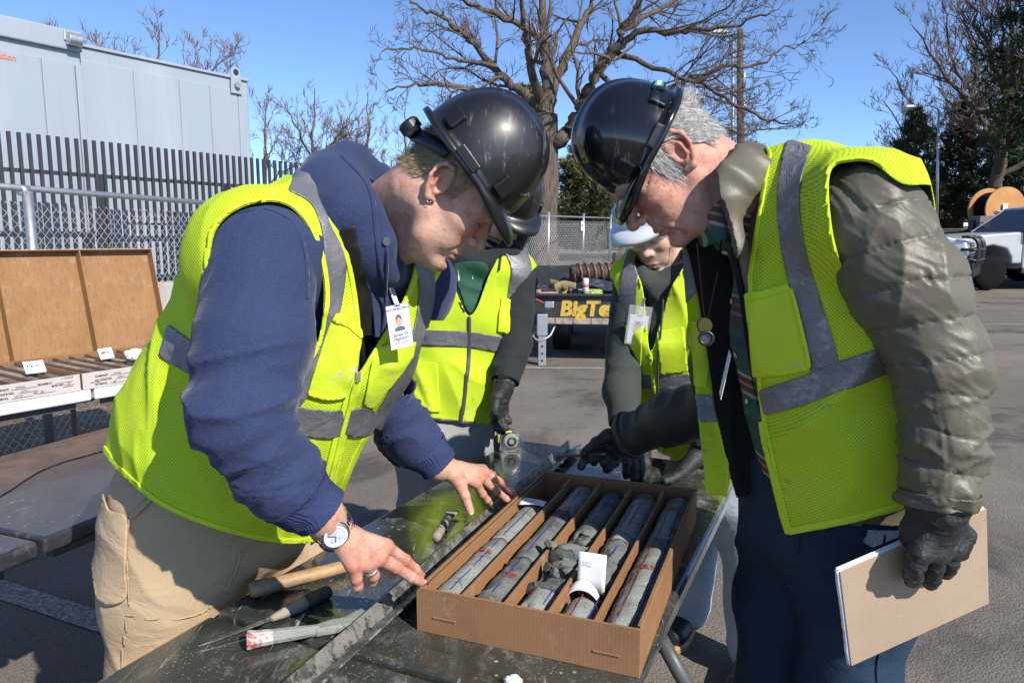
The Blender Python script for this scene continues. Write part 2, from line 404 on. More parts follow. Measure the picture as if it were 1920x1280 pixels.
MAT['galv'] = mat_metal('galvanised_steel', (.50, .51, .52), .42, .8, (.36, .36, .36), 25)
MAT['wire'] = mat_metal('fence_wire', (.62, .62, .62), .5, .15)
MAT['chrome'] = mat_metal('bright_steel', (.62, .62, .62), .22, 1.)
MAT['dark_steel'] = mat_metal('dark_steel', (.05, .05, .052), .5, .6)
MAT['grey_tube'] = mat_metal('grey_tube', (.085, .087, .09), .45, .1)
def mat_table(name, base, dust, rough, amt, streak=True):
    m = M(name, base, rough, spec=.55)
    m.mix(m.ramp(m.noise(5, 4, .6), .25, .60), tuple(x * .22 for x in dust), .55)
    a = m.noise(3.0, 5, .65, dist=1.2, stretch=(1, 1, 1), rot=(0, 0, R(25)))
    b = m.noise(17, 6, .75, dist=.5, stretch=(1.6, .7, 1), rot=(0, 0, R(-38)))
    f = m.math('MULTIPLY', m.ramp(a, .42, .66), m.ramp(b, .46, .72)); m.mix(f, dust, amt)
    s2 = m.noise(9, 5, .7, dist=.9, stretch=(7, .45, 1), rot=(0, 0, R(66))); m.mix(m.math('MULTIPLY', m.ramp(s2, .63, .67), m.ramp(m.noise(4, 3), .36, .54)), tuple(min(1, x * 1.4) for x in dust), .9)
    dn = m.noise(1., 2, co=m.coord('Object', (40, 40, 40)))
    v = m.voro(46); m.mix(m.math('MULTIPLY', m.ramp(v, .10, .20, 1, 0), m.ramp(m.noise(7, 3), .50, .62)), tuple(min(1, x * 1.3) for x in dust), .85)
    v2 = m.voro(150); m.mix(m.math('MULTIPLY', m.ramp(v2, .12, .22, 1, 0), m.ramp(m.noise(5, 3), .45, .60)), dust, .8)
    rr = m.math('ADD', m.math('MULTIPLY', f, .45), m.ramp(m.noise(2.2, 4), .3, .7, rough, rough + .10)); m.L.new(rr, m.b.inputs['Roughness'])
    m.b.inputs['Coat Weight'].default_value = .5; m.b.inputs['Coat Roughness'].default_value = .10
    m.bump(m.noise(120, 3), .06, .002); m.bump(m.noise(9, 2), .05, .01); return m.m
MAT['table_black'] = mat_table('muddy_black_plastic', (.016, .020, .013), (.36, .36, .335), .13, .75)  # black base tinted green to stand in for the reflected neon vests
MAT['table_grey'] = mat_table('dusty_black_plastic', (.022, .023, .026), (.22, .22, .225), .28, .8)
m = M('white_plastic', (.72, .71, .69), .4); m.mix(m.ramp(m.noise(9, 5, .7), .52, .75), (.5, .48, .45), .6); MAT['white_plastic'] = m.m
def mat_card(name, c1, c2, rough=.8):
    m = M(name, c1, rough, spec=.25); m.mix(m.ramp(m.noise(6, 4, .6), .38, .68), c2, .8)
    m.mix(m.ramp(m.noise(420, 2), .52, .72), tuple(x * .72 for x in c1), .55); m.mix(m.ramp(m.noise(16, 5, .75), .57, .70), (.42, .34, .27), .40)
    m.bump(m.noise(300, 2), .1, .0008); return m
m = mat_card('corrugated_card', (.30, .155, .072), (.24, .122, .058)); m.bump(m.wave(68, .2, rot=(0, 0, R(-25)), prof='SIN'), .10, .0010); MAT['card'] = m.m
m = mat_card('card_liner', (.33, .18, .08), (.28, .145, .062)); m.mix(m.ramp(m.noise(90, 3, stretch=(1, 1, .05)), .50, .66), (.20, .105, .048), .45); m.mix(m.ramp(m.noise(150, 2, stretch=(1, 1, .3)), .60, .70), (.17, .09, .045), .5); MAT['card_lid'] = m.m
m = mat_card('card_edge', (.44, .25, .11), (.27, .14, .06)); m.bump(m.wave(150, .4, rot=(0, 0, R(64))), .8, .003); MAT['card_edge'] = m.m
m = mat_card('card_white_print', (.56, .50, .48), (.50, .44, .42)); MAT['card_white'] = m.m
m = M('paper', (.78, .78, .80), .75, spec=.2); m.mix(m.ramp(m.noise(20, 4), .5, .8), (.66, .66, .68), .6); MAT['paper'] = m.m
m = M('black_ink', (.03, .03, .035), .7); MAT['ink'] = m.m
m = M('blue_ink', (.035, .04, .30), .7); MAT['blue_ink'] = m.m
m = M('red_ink', (.33, .022, .022), .7); MAT['red_ink'] = m.m
MAT['orange_ink'] = M('orange_ink', (.62, .21, .11), .6).m

MAT['black_plastic'] = M('black_plastic', (.012, .012, .013), .4).m; MAT['bag_plastic'] = M('green_plastic', (.34, .40, .10), .4).m

def text_geo(s, size, shear=0., bold=0., spacing=1.):
    cu = bpy.data.curves.new('lettering_outline', 'FONT'); cu.body = s; cu.size = size; cu.shear = shear; cu.offset = bold; cu.resolution_u = 3; cu.space_character = spacing
    o = bpy.data.objects.new('lettering_outline', cu); COL.objects.link(o); dg = bpy.context.evaluated_depsgraph_get()
    me = o.evaluated_get(dg).to_mesh(); V = np.array([v.co for v in me.vertices]).reshape(-1, 3); F = [tuple(p.vertices) for p in me.polygons]
    o.evaluated_get(dg).to_mesh_clear(); bpy.data.objects.remove(o); bpy.data.curves.remove(cu); return V[:, :2], F
def lettering(s, size, o, ex, ey, mat, parent, name='lettering', lift=.0012, local=False, center=False, **k):
    """text laid on a surface: o = baseline start, ex = reading direction, ey = up of the letters"""
    V, F = text_geo(s, size, **k)
    if not len(V): return None
    if center: V = V - [(V[:, 0].max() + V[:, 0].min()) / 2, 0]
    ex, ey = nrm(ex), nrm(ey); n = np.cross(ex, ey); W = np.asarray(o, float) + V[:, :1] * ex + V[:, 1:] * ey + n * lift
    return obj(name, W, F, mat, parent, False, local=local)

# ================================================================== ground
ys = np.array([-40, -5, 6, 12, 20, 30, 40, 900.]); xs = np.array([-600, -30, -10, 0, 10, 30, 600.])
V = np.array([[x, y, float(gz(x, y))] for y in ys for x in xs]); nx = len(xs)
F = np.array([[j * nx + i, j * nx + i + 1, (j + 1) * nx + i + 1, (j + 1) * nx + i] for j in range(len(ys) - 1) for i in range(nx - 1)])
tag(obj('ground', V, F, MAT['asphalt'], None, False), 'grey brown asphalt of the parking lot with damp dark patches', 'ground', kind='structure')
def strip(name, quad, mat, label, lift=.004):
    q = np.array([[x, y, float(gz(x, y)) + lift] for x, y in quad]); o = obj(name, q, [tuple(range(len(q)))], mat, None, False); return tag(o, label, 'ground', kind='structure')
a, b = G(-60, 1085)[:2], G(330, 1212)[:2]; w = nrm(np.array([-(b - a)[1], (b - a)[0]])) * .055
strip('parking_line', [a - w, b - w, b + w, a + w], MAT['paint'], 'worn white parking stripe on the asphalt beside the tan work trousers')
a, b = np.array([-1.6, 7.95]), np.array([5.2, 7.72]); w = np.array([.0, .05])
strip('parking_line', [a - w, b - w, b + w, a + w], MAT['paint'], 'faint white stripe on the asphalt past the trailer jack')
for k, (y, x0, x1) in enumerate(((15.2, 6.5, 12.6), (11.6, 4.6, 9.4))):
    strip('parking_line', [(x0, y), (x1, y - .3), (x1, y - .2), (x0, y + .1)], MAT['paint'], ['faint white stripe on the asphalt in front of the pickup trucks', 'faint white stripe on the asphalt nearer than the pickup trucks'][k])
# bare ground behind the kerb on the left, and beyond the far fence
CL0, CL1 = np.array([-3.16, 4.72]), np.array([-2.62, 7.2]); CLD = nrm(CL1 - CL0); CLN = np.array([-CLD[1], CLD[0]])
k0, k1 = CL0 - CLD * 6 - CLN * .42, CL0 + CLD * 5.4 - CLN * .42
strip('leaf_litter', [k0, k1, k1 + CLN * 9, k0 + CLN * 9], MAT['litter'], 'dry brown leaf litter behind the kerb', .03)
strip('leaf_litter', [(-9, 21.8), (11.5, 22.6), (60, 23), (60, 120), (-60, 120), (-40, 40)], MAT['litter'], 'dry brown grass beyond the far mesh fence', .02)
mb = MB(); mb.bar([*k0, .035], [*k1, .035], .16, .13); mb.build('kerb', MAT['concrete'], bev=.03); tag(bpy.data.objects['kerb'], 'low concrete kerb in front of the left mesh fence', 'kerb', kind='structure')
# thin fallen leaves on the litter strip
r2 = np.random.default_rng(3); n = 1500; t = r2.uniform(0, 9, n); s = r2.uniform(.1, 2.2, n); base = (CL0 - CLD * 4)[None] + CLD * t[:, None] + CLN * (s - .3)[:, None]
th = r2.uniform(0, 6.28, n); sz = r2.uniform(.02, .045, n); zz = r2.uniform(.035, .06, n)
c, s_ = np.cos(th), np.sin(th); off = np.array([(1, 0), (0, .5), (-1, 0), (0, -.5)])
V = np.stack([np.stack([base[:, 0] + sz * (c * u - s_ * v), base[:, 1] + sz * (s_ * u + c * v), zz + sz * r2.uniform(-.3, .5, n)], 1) for u, v in off], 1).reshape(-1, 3)
m = M('dead_leaf', (.30, .19, .09), .8); m.mix(m.ramp(m.noise(9, 3), .4, .6), (.17, .1, .05)); MAT['leaf'] = m.m
tag(obj('fallen_leaves', V, np.arange(4 * n).reshape(-1, 4), MAT['leaf'], None, False), 'fallen brown leaves scattered behind the kerb', 'leaves', kind='stuff')

# ================================================================== container and fences at the left
FD = nrm([.55, .83, 0]); FN = np.array([-.83, .55, 0]); FN = FN - FD * (FN @ FD); FN = nrm(FN)
PF0 = np.array([-6.30, 9.0, 0.])
CT0 = PF0 + FN * 1.13                                    # face of the container, 1.13 m behind the pickets
tS, tE, TOP = 1.70, 4.60, 4.22
ct = thing('storage_container', CT0 + FD * 1.7, 'tall pale blue grey steel container behind the black picket fence', 'container')
def cpt(t, n, z): return CT0 + FD * t + FN * n + np.array([0, 0, z])
Mc = np.stack([FD, FN, [0, 0, 1]], 1)
mb = MB(); mb.box(cpt((tS + tE) / 2, 1.3, TOP / 2 + .1), ((tE - tS) / 2, 1.3, TOP / 2 - .1), Mc); mb.build('wall', MAT['container'], ct, bev=.02)
mb = MB(); mb.box(cpt((tS - 6) / 2, 1.24, TOP / 2 + .12), ((tS + 6) / 2, 1.31, TOP / 2 - .08), Mc); mb.build('wall', MAT['container'], ct, bev=.03)
# pressed panels, slightly proud, with recessed joints between them
seams = [tS + .02, 2.50, 3.26, 3.82, 4.37, tE - .02]
for a, b in zip(seams[:-1], seams[1:]):
    mb = MB(); mb.box(cpt((a + b) / 2, -.006, TOP / 2 - .02), ((b - a) / 2 - .008, .012, TOP / 2 - .17), Mc); mb.build('panel', MAT['container'], ct, bev=.010)
for a, b in ((-2.6, -1.2), (-1.2, .15), (.15, 1.15), (1.15, 1.58)):
    mb = MB(); mb.box(cpt((a + b) / 2, -.082, TOP / 2 - .06), ((b - a) / 2 - .008, .014, TOP / 2 - .22), Mc); mb.build('panel', MAT['container'], ct, bev=.010)
mb = MB(); mb.box(cpt((tS - 6) / 2, -.10, TOP + .02), ((tS + 6) / 2, .045, .14), Mc); mb.build('top_rail', MAT['container'], ct, bev=.02)
mb = MB(); mb.box(cpt((tS + tE) / 2 + .01, -.01, TOP + .015), ((tE - tS) / 2, .03, .022), Mc); mb.build('top_rail', MAT['container'], ct, bev=.006)
mb = MB(); mb.box(cpt(tS - .05, -.085, TOP / 2 - .1), (.05, .03, TOP / 2 - .2), Mc); mb.build('corner_post', MAT['container'], ct, bev=.01)
mb = MB(); mb.lathe([(.035, -.09), (.085, -.09), (.085, .09), (.035, .09)], cpt(tS - .14, -.21, TOP + .02), FD, 20); mb.box(cpt(tS - .14, -.15, TOP + .07), (.11, .02, .07), Mc); mb.build('lifting_lug', MAT['galv'], ct, bev=.006)
arc = [(.095 * math.cos(t), .075 + .095 * math.sin(t)) for t in np.linspace(0, math.pi, 10)]
mb = MB(); mb.prism([(-.11, -.28), (.11, -.28), *arc], cpt(tE - .28, -.06, TOP + .02), FD, (0, 0, 1), FN * .025); mb.build('lifting_lug', MAT['container'], ct, bev=.004)
mb = MB(); mb.lathe([(.001, 0), (.052, 0), (.052, .004)], cpt(tE - .28, -.064, TOP + .10), -FN, 16); mb.build('lug_hole', MAT['dark_steel'], ct)
mb = MB(); mb.lathe([(.02, 0), (.05, 0), (.05, .05), (.02, .05)], cpt(tE - .28, -.07, TOP - .12), -FN, 12); mb.build('bolt', MAT['galv'], ct)
for s, dz in (('r', .0), ('ration', -.125)):
    Vt, Ft = text_geo(s, .108, bold=.002); wdt = Vt[:, 0].max()
    lettering(s, .108, cpt(.83 - wdt if s == 'ration' else .46 - wdt, -.105, 3.95 + dz), FD, (0, 0, 1), MAT['orange_ink'], ct, bold=.002)

pf = thing('picket_fence', PF0, 'tall black steel picket fence with square upright bars in front of the container', 'fence')
mb = MB(); mb.box((0, 0, 1.80), (.019, .019, .95)); picket = mb.build('picket', MAT['black_steel'], pf, local=True, bev=.003)
sp = .1135; NP = 63; picket.location = tuple(FD * (-16 * sp)); picket.rotation_euler.z = math.atan2(FD[1], FD[0])
for i in range(1, NP): share(picket, 'picket', pf, FD * ((i - 16) * sp), (0, 0, math.atan2(FD[1], FD[0])))
for z in (2.29, .86):
    mb = MB(); mb.bar(PF0 + FD * (-17 * sp) + [0, 0, z] - FN * -.04, PF0 + FD * (46 * sp) + [0, 0, z] - FN * -.04, .04, .05); mb.build('rail', MAT['black_steel'], pf)
for t in (-.55, 1.34, 3.3, 5.1):
    mb = MB(); mb.box(PF0 + FD * t + FN * .05 + [0, 0, 1.14], (.04, .04, 1.14), Mc); mb.build('post', MAT['black_steel'], pf)
mb = MB(); mb.bar(PF0 + FD * 1.6 + FN * .07 + [0, 0, 1.66], PF0 + FD * 2.75 + FN * .07 + [0, 0, 1.66], .03, .03); mb.build('latch_bar', MAT['black_steel'], pf)

# concrete barrier blocks below the pickets, behind the mesh
jb = PF0 + FD * 3.2 - FN * .75
for k, t in enumerate((-2.4, -.35, 1.7)):
    j = thing('concrete_barrier', jb + FD * t, ['weathered concrete barrier block behind the open core boxes at the frame edge', 'weathered concrete barrier block behind the propped carton lids', 'weathered concrete barrier block behind the mesh, just left of the bending worker'][k], 'barrier', 'concrete barrier blocks along the pickets')
    mb = MB(); mb.prism([(-.30, 0), (.30, 0), (.30, .10), (.16, .32), (.12, .86), (-.12, .86), (-.16, .32), (-.30, .10)], jb + FD * (t + .02), FN, (0, 0, 1), FD * 2.0); mb.build('block', MAT['concrete'], j, bev=.015)
    mb = MB()
    for q in (.45, 1.5): mb.lathe([(.02, 0), (.03, 0), (.03, .02)], jb + FD * (t + q) - FN * .30 + [0, 0, .06], -FN, 10)
    mb.build('anchor_hole', MAT['dark_steel'], j)

def chainlink(a, b, z0, z1, dia, wire=.0019, n=3, h=None):
    """woven diamond mesh between two ground points: zigzag wires as geometry"""
    a, b = np.asarray(a, float), np.asarray(b, float); L = np.linalg.norm(b[:2] - a[:2]); d = (b - a) / L; nn = np.array([-d[1], d[0], 0.])
    polys = []; H = z1 - z0; k = int(L / dia)
    for i in range(2 * k):
        m = int(H / dia) * 2 + 1; s = np.arange(m); x = (i + .5 + np.where((s + i) % 2 == 0, -.5, .5)) * dia / 2; z = z0 + s * dia / 2
        w = np.where((s + i) % 2 == 0, .0022, -.0022)
        gg = gz(0, a[1] + d[1] * x)
        polys.append((np.stack([a[0] + d[0] * x + nn[0] * w, a[1] + d[1] * x + nn[1] * w, z + gg], 1), np.full(m, wire)))
    return tubes(polys, n)
cf = thing('chain_link_fence', [*CL0, 0], 'galvanised chain link fence with a round top rail behind the white table', 'fence')
A, B = np.array([*(CL0 - CLD * 1.9), 0]), np.array([*(CL1 + CLD * 1.1), 0])
V, F = chainlink(A, B, .06, 1.74, .070, .0020, 3); tag(obj('wire_mesh', V, F, MAT['wire'], cf), None, None, None, 'stuff')
mb = MB(); mb.tube([A + [0, 0, 1.76], B + [0, 0, 1.76]], .021, 12); mb.build('top_rail', MAT['galv'], cf, True)
for t in (-1.8, .06, 2.55):
    p = np.array([*(CL0 + CLD * t - CLN * .03), 0]); mb = MB(); mb.tube([p, p + [0, 0, 1.74]], .03, 12); mb.build('post', MAT['galv'], cf, True)
    mb = MB(); mb.lathe([(.026, -.03), (.034, -.03), (.034, .03), (.026, .03)], p + [0, 0, 1.745] + [*(CLN * .03), 0], [*CLD, 0], 12); mb.build('clamp', MAT['galv'], cf, True)

# ================================================================== tables
TD, TW = nrm([.424, .906, 0]), nrm([.906, -.424, 0])
TZ = .74
SE = np.array([-.560, 1.280, 0.])                         # left end of the fold seam
TWID, TLEN = .775, 1.325
def folding_table(o, d, w, wid, lens, mat, label, legs, group=None, thick=.042):
    t = thing('folding_table', o + w * wid / 2, label, 'table', group); Mx = np.stack([w, d, [0, 0, 1]], 1)
    for s, L in ((1, lens[0]), (-1, lens[1])):
        mb = MB(); mb.box(o + w * wid / 2 + d * s * (L / 2 + .0035) + [0, 0, TZ - thick / 2], (wid / 2, L / 2 - .0035, thick / 2), Mx)
        mb.build('tabletop', mat, t, False, bev=.010, seg=3)
        mb = MB()
        for q in (.06, wid - .06): mb.bar(o + w * q + d * s * .06 + [0, 0, TZ - thick - .02], o + w * q + d * s * (L - .1) + [0, 0, TZ - thick - .02], .025, .03)
        mb.build('under_rail', MAT['grey_tube'], t)
    for q in (.14, wid - .14):
        mb = MB(); mb.box(o + w * q + [0, 0, TZ - thick - .012], (.04, .05, .012), Mx); mb.build('hinge', MAT['dark_steel'], t, bev=.003)
    for pts in legs:
        mb = MB(); mb.tube(spline(pts, 5), .0145, 12); mb.build('leg', MAT['grey_tube'], t, True)
    return t
def uleg(o, d, w, wid, s):
    a, b = o + d * s + w * .08, o + d * s + w * (wid - .08); return [a + [0, 0, .70], a + [0, 0, .05], a + [0, 0, .012] + w * .05, b + [0, 0, .012] - w * .05, b + [0, 0, .05], b + [0, 0, .70]]
rl = SE + TW * (TWID - .012) + TD * .35
folding_table(SE, TD, TW, TWID, (TLEN, 1.2), MAT['table_black'], 'black plastic folding table smeared with grey mud under the carton of cores', [
    uleg(SE, TD, TW, TWID - .22, 1.16), uleg(SE, TD, TW, TWID - .2, -1.0),
    [rl + [0, 0, .69], (rl + np.array([.66, 1.15, 0])) / 2 + [0, 0, .35], np.array([.66, 1.15, .012])],
    [rl + [0, 0, .69] - TW * .6, rl - TW * .62 + TD * .1 + [0, 0, .012]]])
# second black table at the left, and the white one behind it
L0 = G(78, 1019, TZ - .01); L0[2] = 0; LD = nrm(G(196, 970, TZ) - G(4, 1047, TZ)); LW = np.array([-LD[1], LD[0], 0])
folding_table(L0, LD, LW, .76, (1.3, 1.3), MAT['table_grey'], 'dusty dark folding table with wet brown smears left of the bending worker', [uleg(L0, LD, LW, .76, 1.0), uleg(L0, LD, LW, .76, -1.0)])
m = M('wet_mud', (.135, .092, .068), .25); m.mix(m.ramp(m.noise(9, 5, .7), .4, .6), (.07, .052, .044)); MAT['mud'] = m.m
pl = [(.36, -.45), (.44, -.2), (.36, .1), (.5, .4), (.48, .75), (.60, .95), (.70, .7), (.66, .3), (.72, 0.), (.66, -.3), (.5, -.55)]
q = sclosed(pl, 5); Vm = L0 + LW * q[:, :1] + LD * q[:, 1:] + [0, 0, TZ + .003]
tag(obj('mud_film', Vm, [tuple(range(len(Vm)))], MAT['mud'], None, False), 'thin film of wet brown mud spread on the dusty left table', 'mud', kind='stuff')
E1, E2 = nrm([.56, .83, 0]), nrm([-.83, .56, 0])         # along the white table, and away from the camera
WF = np.array([-2.017, 3.326, 0.]) - E2 * .03            # where the two cartons meet, on the table edge
folding_table(WF + E1 * .05, E1, E2, .80, (1.25, 1.35), MAT['white_plastic'], 'white plastic folding table holding the open core cartons', [uleg(WF, E1, E2, .8, .28), uleg(WF, E1, E2, .8, -.9)], thick=.055)
# ================================================================== core cartons
def mat_core(name, c1, c2, dark):
    m = M(name, c1, .8, spec=.3); m.mix(m.ramp(m.noise(13, 5, .65), .38, .66), c2, .9); m.mix(m.ramp(m.noise(55, 5, .75), .60, .68), dark, .8)
    m.mix(m.ramp(m.voro(95), .05, .13, 1, 0), dark, .6); m.mix(m.ramp(m.noise(24, 6, .8, dist=.8), .56, .62), dark, .85); m.mix(m.ramp(m.noise(4.2, 3, .6), .52, .62), tuple(x * .55 for x in c2), .7); m.bump(m.noise(70, 5, .75), .8, .005); m.bump(m.noise(24, 6, .8, dist=.8), .5, .006); m.bump(m.noise(300, 3), .5, .002); return m.m
MAT['core'] = mat_core('grey_claystone', (.30, .315, .285), (.20, .212, .195), (.07, .075, .07))
MAT['core_rough'] = mat_core('broken_claystone', (.185, .195, .18), (.10, .108, .10), (.05, .053, .05))
MAT['core_wet'] = mat_core('wet_claystone', (.085, .095, .09), (.055, .062, .06), (.03, .033, .033))

def core_geo(L, r, seed, rough_ends=(.5, .5), amp=.0018, n=34):
    """a drilled cylinder lying along +y from 0 to L, centre at the origin axis, with broken ends"""
    m = max(6, int(L / .008)); t = np.arange(n) * 2 * np.pi / n; V = []; ys = np.linspace(0, L, m)
    ex, ez = r * np.sin(t), r * np.cos(t)
    for y in ys:
        p = np.stack([ex, np.full(n, y), ez], 1); e0 = max(0, 1 - y / .03); e1 = max(0, 1 - (L - y) / .03)
        p[:, 1] += e0 * rough_ends[0] * .022 * (vnoise(p[:, [0, 2, 2]] * 55 + 3, seed) + .1) + e1 * rough_ends[1] * .022 * vnoise(p[:, [0, 2, 0]] * 55 + 9, seed + 1)
        q = np.stack([p[:, 0], np.full(n, y), p[:, 2]], 1)
        a = amp * fbm(q * 45, seed + 2) - .0075 * np.maximum(0, fbm(q * 24, seed + 5) - .62); edge = (e0 ** 6 + e1 ** 6) * .0025
        s = 1 + (a - edge) / r; p[:, 0] *= s; p[:, 2] *= s; V.append(p)
    V = np.vstack(V); F = [(i * n + j, (i + 1) * n + j, (i + 1) * n + (j + 1) % n, i * n + (j + 1) % n) for i in range(m - 1) for j in range(n)]
    for end, base, flip in ((0, 0, False), (1, (m - 1) * n, True)):        # caps: two inner rings
        prev = np.arange(base, base + n)
        for k, q in enumerate((.66, .33)):
            p = np.stack([ex * q, np.full(n, ys[-1] if end else 0.), ez * q], 1); p[:, 1] += rough_ends[end] * .026 * fbm(p * 60 + 5 * end, seed + 7 + end)
            b = len(V); V = np.vstack([V, p]); cur = np.arange(b, b + n)
            for j in range(n):
                f = (prev[j], prev[(j + 1) % n], cur[(j + 1) % n], cur[j]); F.append(f if not flip else f[::-1])
            prev = cur
        b = len(V); V = np.vstack([V, [[0, V[prev, 1].mean(), 0]]])
        for j in range(n): f = (prev[j], prev[(j + 1) % n], b); F.append(f if not flip else f[::-1])
    return V, F
def core_piece(o, e, L, r, seed, label, mat='core', ends=(.5, .5), lines=(), text=(), group='drill core pieces in the carton on the black table', amp=.0019, wob=0.):
    """o = start of the axis, e = axis direction (level)"""
    e = nrm(e); X = np.array([e[1], -e[0], 0]); Mx = np.stack([X, e, [0, 0, 1]], 1); V, F = core_geo(L, r, seed, ends, amp)
    t = thing('drill_core', np.asarray(o) + e * L / 2 - [0, 0, r], label, 'drill core', group)
    obj('stone', np.asarray(o) + V @ Mx.T, F, MAT[mat], t)
    def oncyl(y, a, lift=.0012): return np.asarray(o) + np.stack([(r + lift) * np.sin(a), y, (r + lift) * np.cos(a)], 1) @ Mx.T
    for kind, ang, y0, y1 in lines:
        k = max(4, int((y1 - y0) / .006)); y = np.linspace(y0, y1, k); a = R(ang) + .03 * vnoise(np.stack([y * 30, y * 0, y * 0], 1), seed); w = .0018 / r * (.75 + .5 * (vnoise(np.stack([y * 160, y * 0, y * 0], 1), seed + 4) > -.5))
        V2 = np.vstack([oncyl(y, a - w / 2), oncyl(y, a + w / 2)])
        br = vnoise(np.stack([y * 70, y * 0 + 3, y * 0], 1), seed + 6)
        F2 = [(i, i + 1, k + i + 1, k + i) for i in range(k - 1) if br[i] > -.6]
        if F2: obj(kind + '_line', V2, F2, MAT[kind + '_ink'], t, False)
    for s, y, ang, size, col in text:                  # reads from the far side: right to left, tops towards the front
        P2, F2 = text_geo(s, size, bold=.0005)
        if len(P2): obj('lettering', oncyl(y - P2[:, 1], R(ang) - P2[:, 0] / r, .0014), F2, MAT[col], t, False)
    return t
def carton(o, eW, eL, W, L, H, label, group, front='card', rows=5, z=TZ, detailed=True):
    t = thing('core_box', o + eW * W / 2 + eL * L / 2 + [0, 0, z], label, 'box', group); Mx = np.stack([eW, eL, [0, 0, 1]], 1); th = .0042
    def bx(name, c, h, mat, b=.0012):
        mb = MB(); mb.box(o + eW * c[0] + eL * c[1] + [0, 0, z + c[2]], h, Mx); return mb.build(name, MAT[mat], t, bev=b)
    bx('floor', (W / 2, L / 2, .003), (W / 2 - .005, L / 2 - .005, .002), 'card')
    bx('front_wall', (W / 2, th / 2, H / 2), (W / 2, th / 2, H / 2), front); bx('front_wall_lining', (W / 2, th * 1.5 + .0012, H / 2 - .0015), (W / 2 - .006, th / 2, H / 2 - .003), 'card')
    bx('back_wall', (W / 2, L - th / 2, H / 2 + .001), (W / 2, th / 2, H / 2), 'card')
    for k, (x, hh) in enumerate(((th / 2, 0), (W - th / 2, .0))):
        bx('side_wall', (x, L / 2, H / 2 - .0005), (th / 2, L / 2 - th - .0008, H / 2 - .0005), 'card')
    bx('side_wall_lining', (th * 1.5 + .0016, L / 2, H / 2 - .002), (th / 2, L / 2 - .012, H / 2 - .004), 'card')
    bx('side_wall_lining', (W - th * 1.5 - .0016, L / 2, H / 2 - .0015), (th / 2, L / 2 - .012, H / 2 - .003), 'card')
    if detailed:                                        # folded edges showing their corrugation
        bx('corrugated_edge', (W - th - .0002, L / 2, H - .0012), (.0034, L / 2 - .012, .0012), 'card_edge'); bx('corrugated_edge', (th + .0002, L / 2, H - .0022), (.0034, L / 2 - .012, .0012), 'card_edge')
        bx('corrugated_edge', (.0142, L * .45, H - .002), (.0016, L * .42, .0012), 'card_edge')
    pit = W / rows
    for i in range(1, rows):
        bx('divider', (pit * i, L / 2, H / 2 - .004), (.0028, L / 2 - .010, H / 2 - .007), 'card')
        bx('divider_tab', (pit * i + .0005, L - .05, H / 2 - .0015), (.0036, .035, H / 2 - .004), 'card')
    for x in (.055, W - .055):
        mb = MB(); mb.box(o + eW * x - eL * .0008 + [0, 0, z + H * .38], (.022, .0012, .0016), Mx); mb.build('slot_tab', MAT['card'], t, bev=.0006)
    return t, pit
BW, BL = nrm([.932, -.362, 0]), nrm([.362, .932, 0])
BO = np.array([-.170, 1.217, 0.]); BH = .083
box, pit = carton(BO, BW, BL, .400, .700, BH, 'open brown corrugated carton of five core rows on the black table', None)
lettering('TOP', .011, BO + BW * .385 - BL * .0 + [0, 0, TZ + BH - .002], -BW, (0, 0, -1), MAT['ink'], box, lift=-.0012, bold=.0002)
RAD = .0305
def row(i, s): return BO + BW * (pit * (i - .5)) + BL * s + np.array([0, 0, TZ + .0055 + RAD])
def C(i, a, b, label, **k): core_piece(row(i, a), BL, b - a, k.pop('r', RAD), hash_i(i, a), label, **k)
def hash_i(i, a): return int(i * 31 + a * 1000) % 997
C(1, .026, .285, 'pale grey core with red 320 and blue line, front of the leftmost row', lines=[('blue', 12, .01, .25), ('red', -38, .02, .15)], text=[('320', .205, 30, .028, 'red_ink')], ends=(.25, .6))
C(1, .292, .50, 'pale grey cracked core below the paper slip in the leftmost row', lines=[('blue', 10, .02, .19)], ends=(.6, .4))
C(2, .030, .215, 'dark crumbly core with red 32, front of the second row', mat='core_rough', lines=[('blue', 2, .03, .19), ('red', -42, .02, .19)], text=[('32', .115, 35, .03, 'red_ink')], ends=(.9, .6), amp=.0034)
C(2, .222, .485, 'long grey core with blue line in the middle of the second row', mat='core_rough', lines=[('blue', 2, .02, .24), ('red', -42, .02, .2)], text=[('320', .245, 30, .02, 'red_ink')], ends=(.6, .8))
C(2, .50, .668, 'smooth wet grey core at the back of the second row', mat='core', lines=[('blue', 5, .06, .155), ('red', -42, .02, .15)], ends=(.9, .3))
C(3, .030, .115, 'short pale core with red and blue marks, front of the middle row', lines=[('red', -20, .03, .09), ('blue', 34, .03, .09)], ends=(1.0, .7))
C(3, .385, .655, 'dark wet core with a broken front end in the middle row', lines=[('blue', 6, .05, .24), ('red', -40, .05, .24)], ends=(1.1, .5), mat='core_rough')
C(4, .024, .105, 'short smooth core stub in front of the white card, fourth row', lines=[('red', -8, .004, .086), ('blue', 44, .004, .086)], ends=(.3, .2))
C(4, .165, .275, 'broken dark core with red writing behind the white card', mat='core_rough', ends=(1., .8), amp=.0048, text=[('302', .09, 25, .022, 'red_ink')], lines=[('blue', 5, .02, .09)])
C(4, .28, .372, 'blocky broken core in the middle of the fourth row', mat='core_rough', ends=(1.2, 1.2), amp=.0055, lines=[('blue', 10, .01, .06), ('red', -40, .02, .06)])
C(4, .378, .408, 'thin cracked disc of core in the fourth row', mat='core', ends=(.5, .7), amp=.003, r=.0315, lines=[('red', -30, .006, .024)])
C(4, .415, .668, 'thick smooth core with red 302, back of the fourth row', r=.0335, lines=[('blue', 6, .03, .17), ('red', -22, .02, .2)], text=[('302', .225, 28, .026, 'red_ink')], ends=(.5, .45))
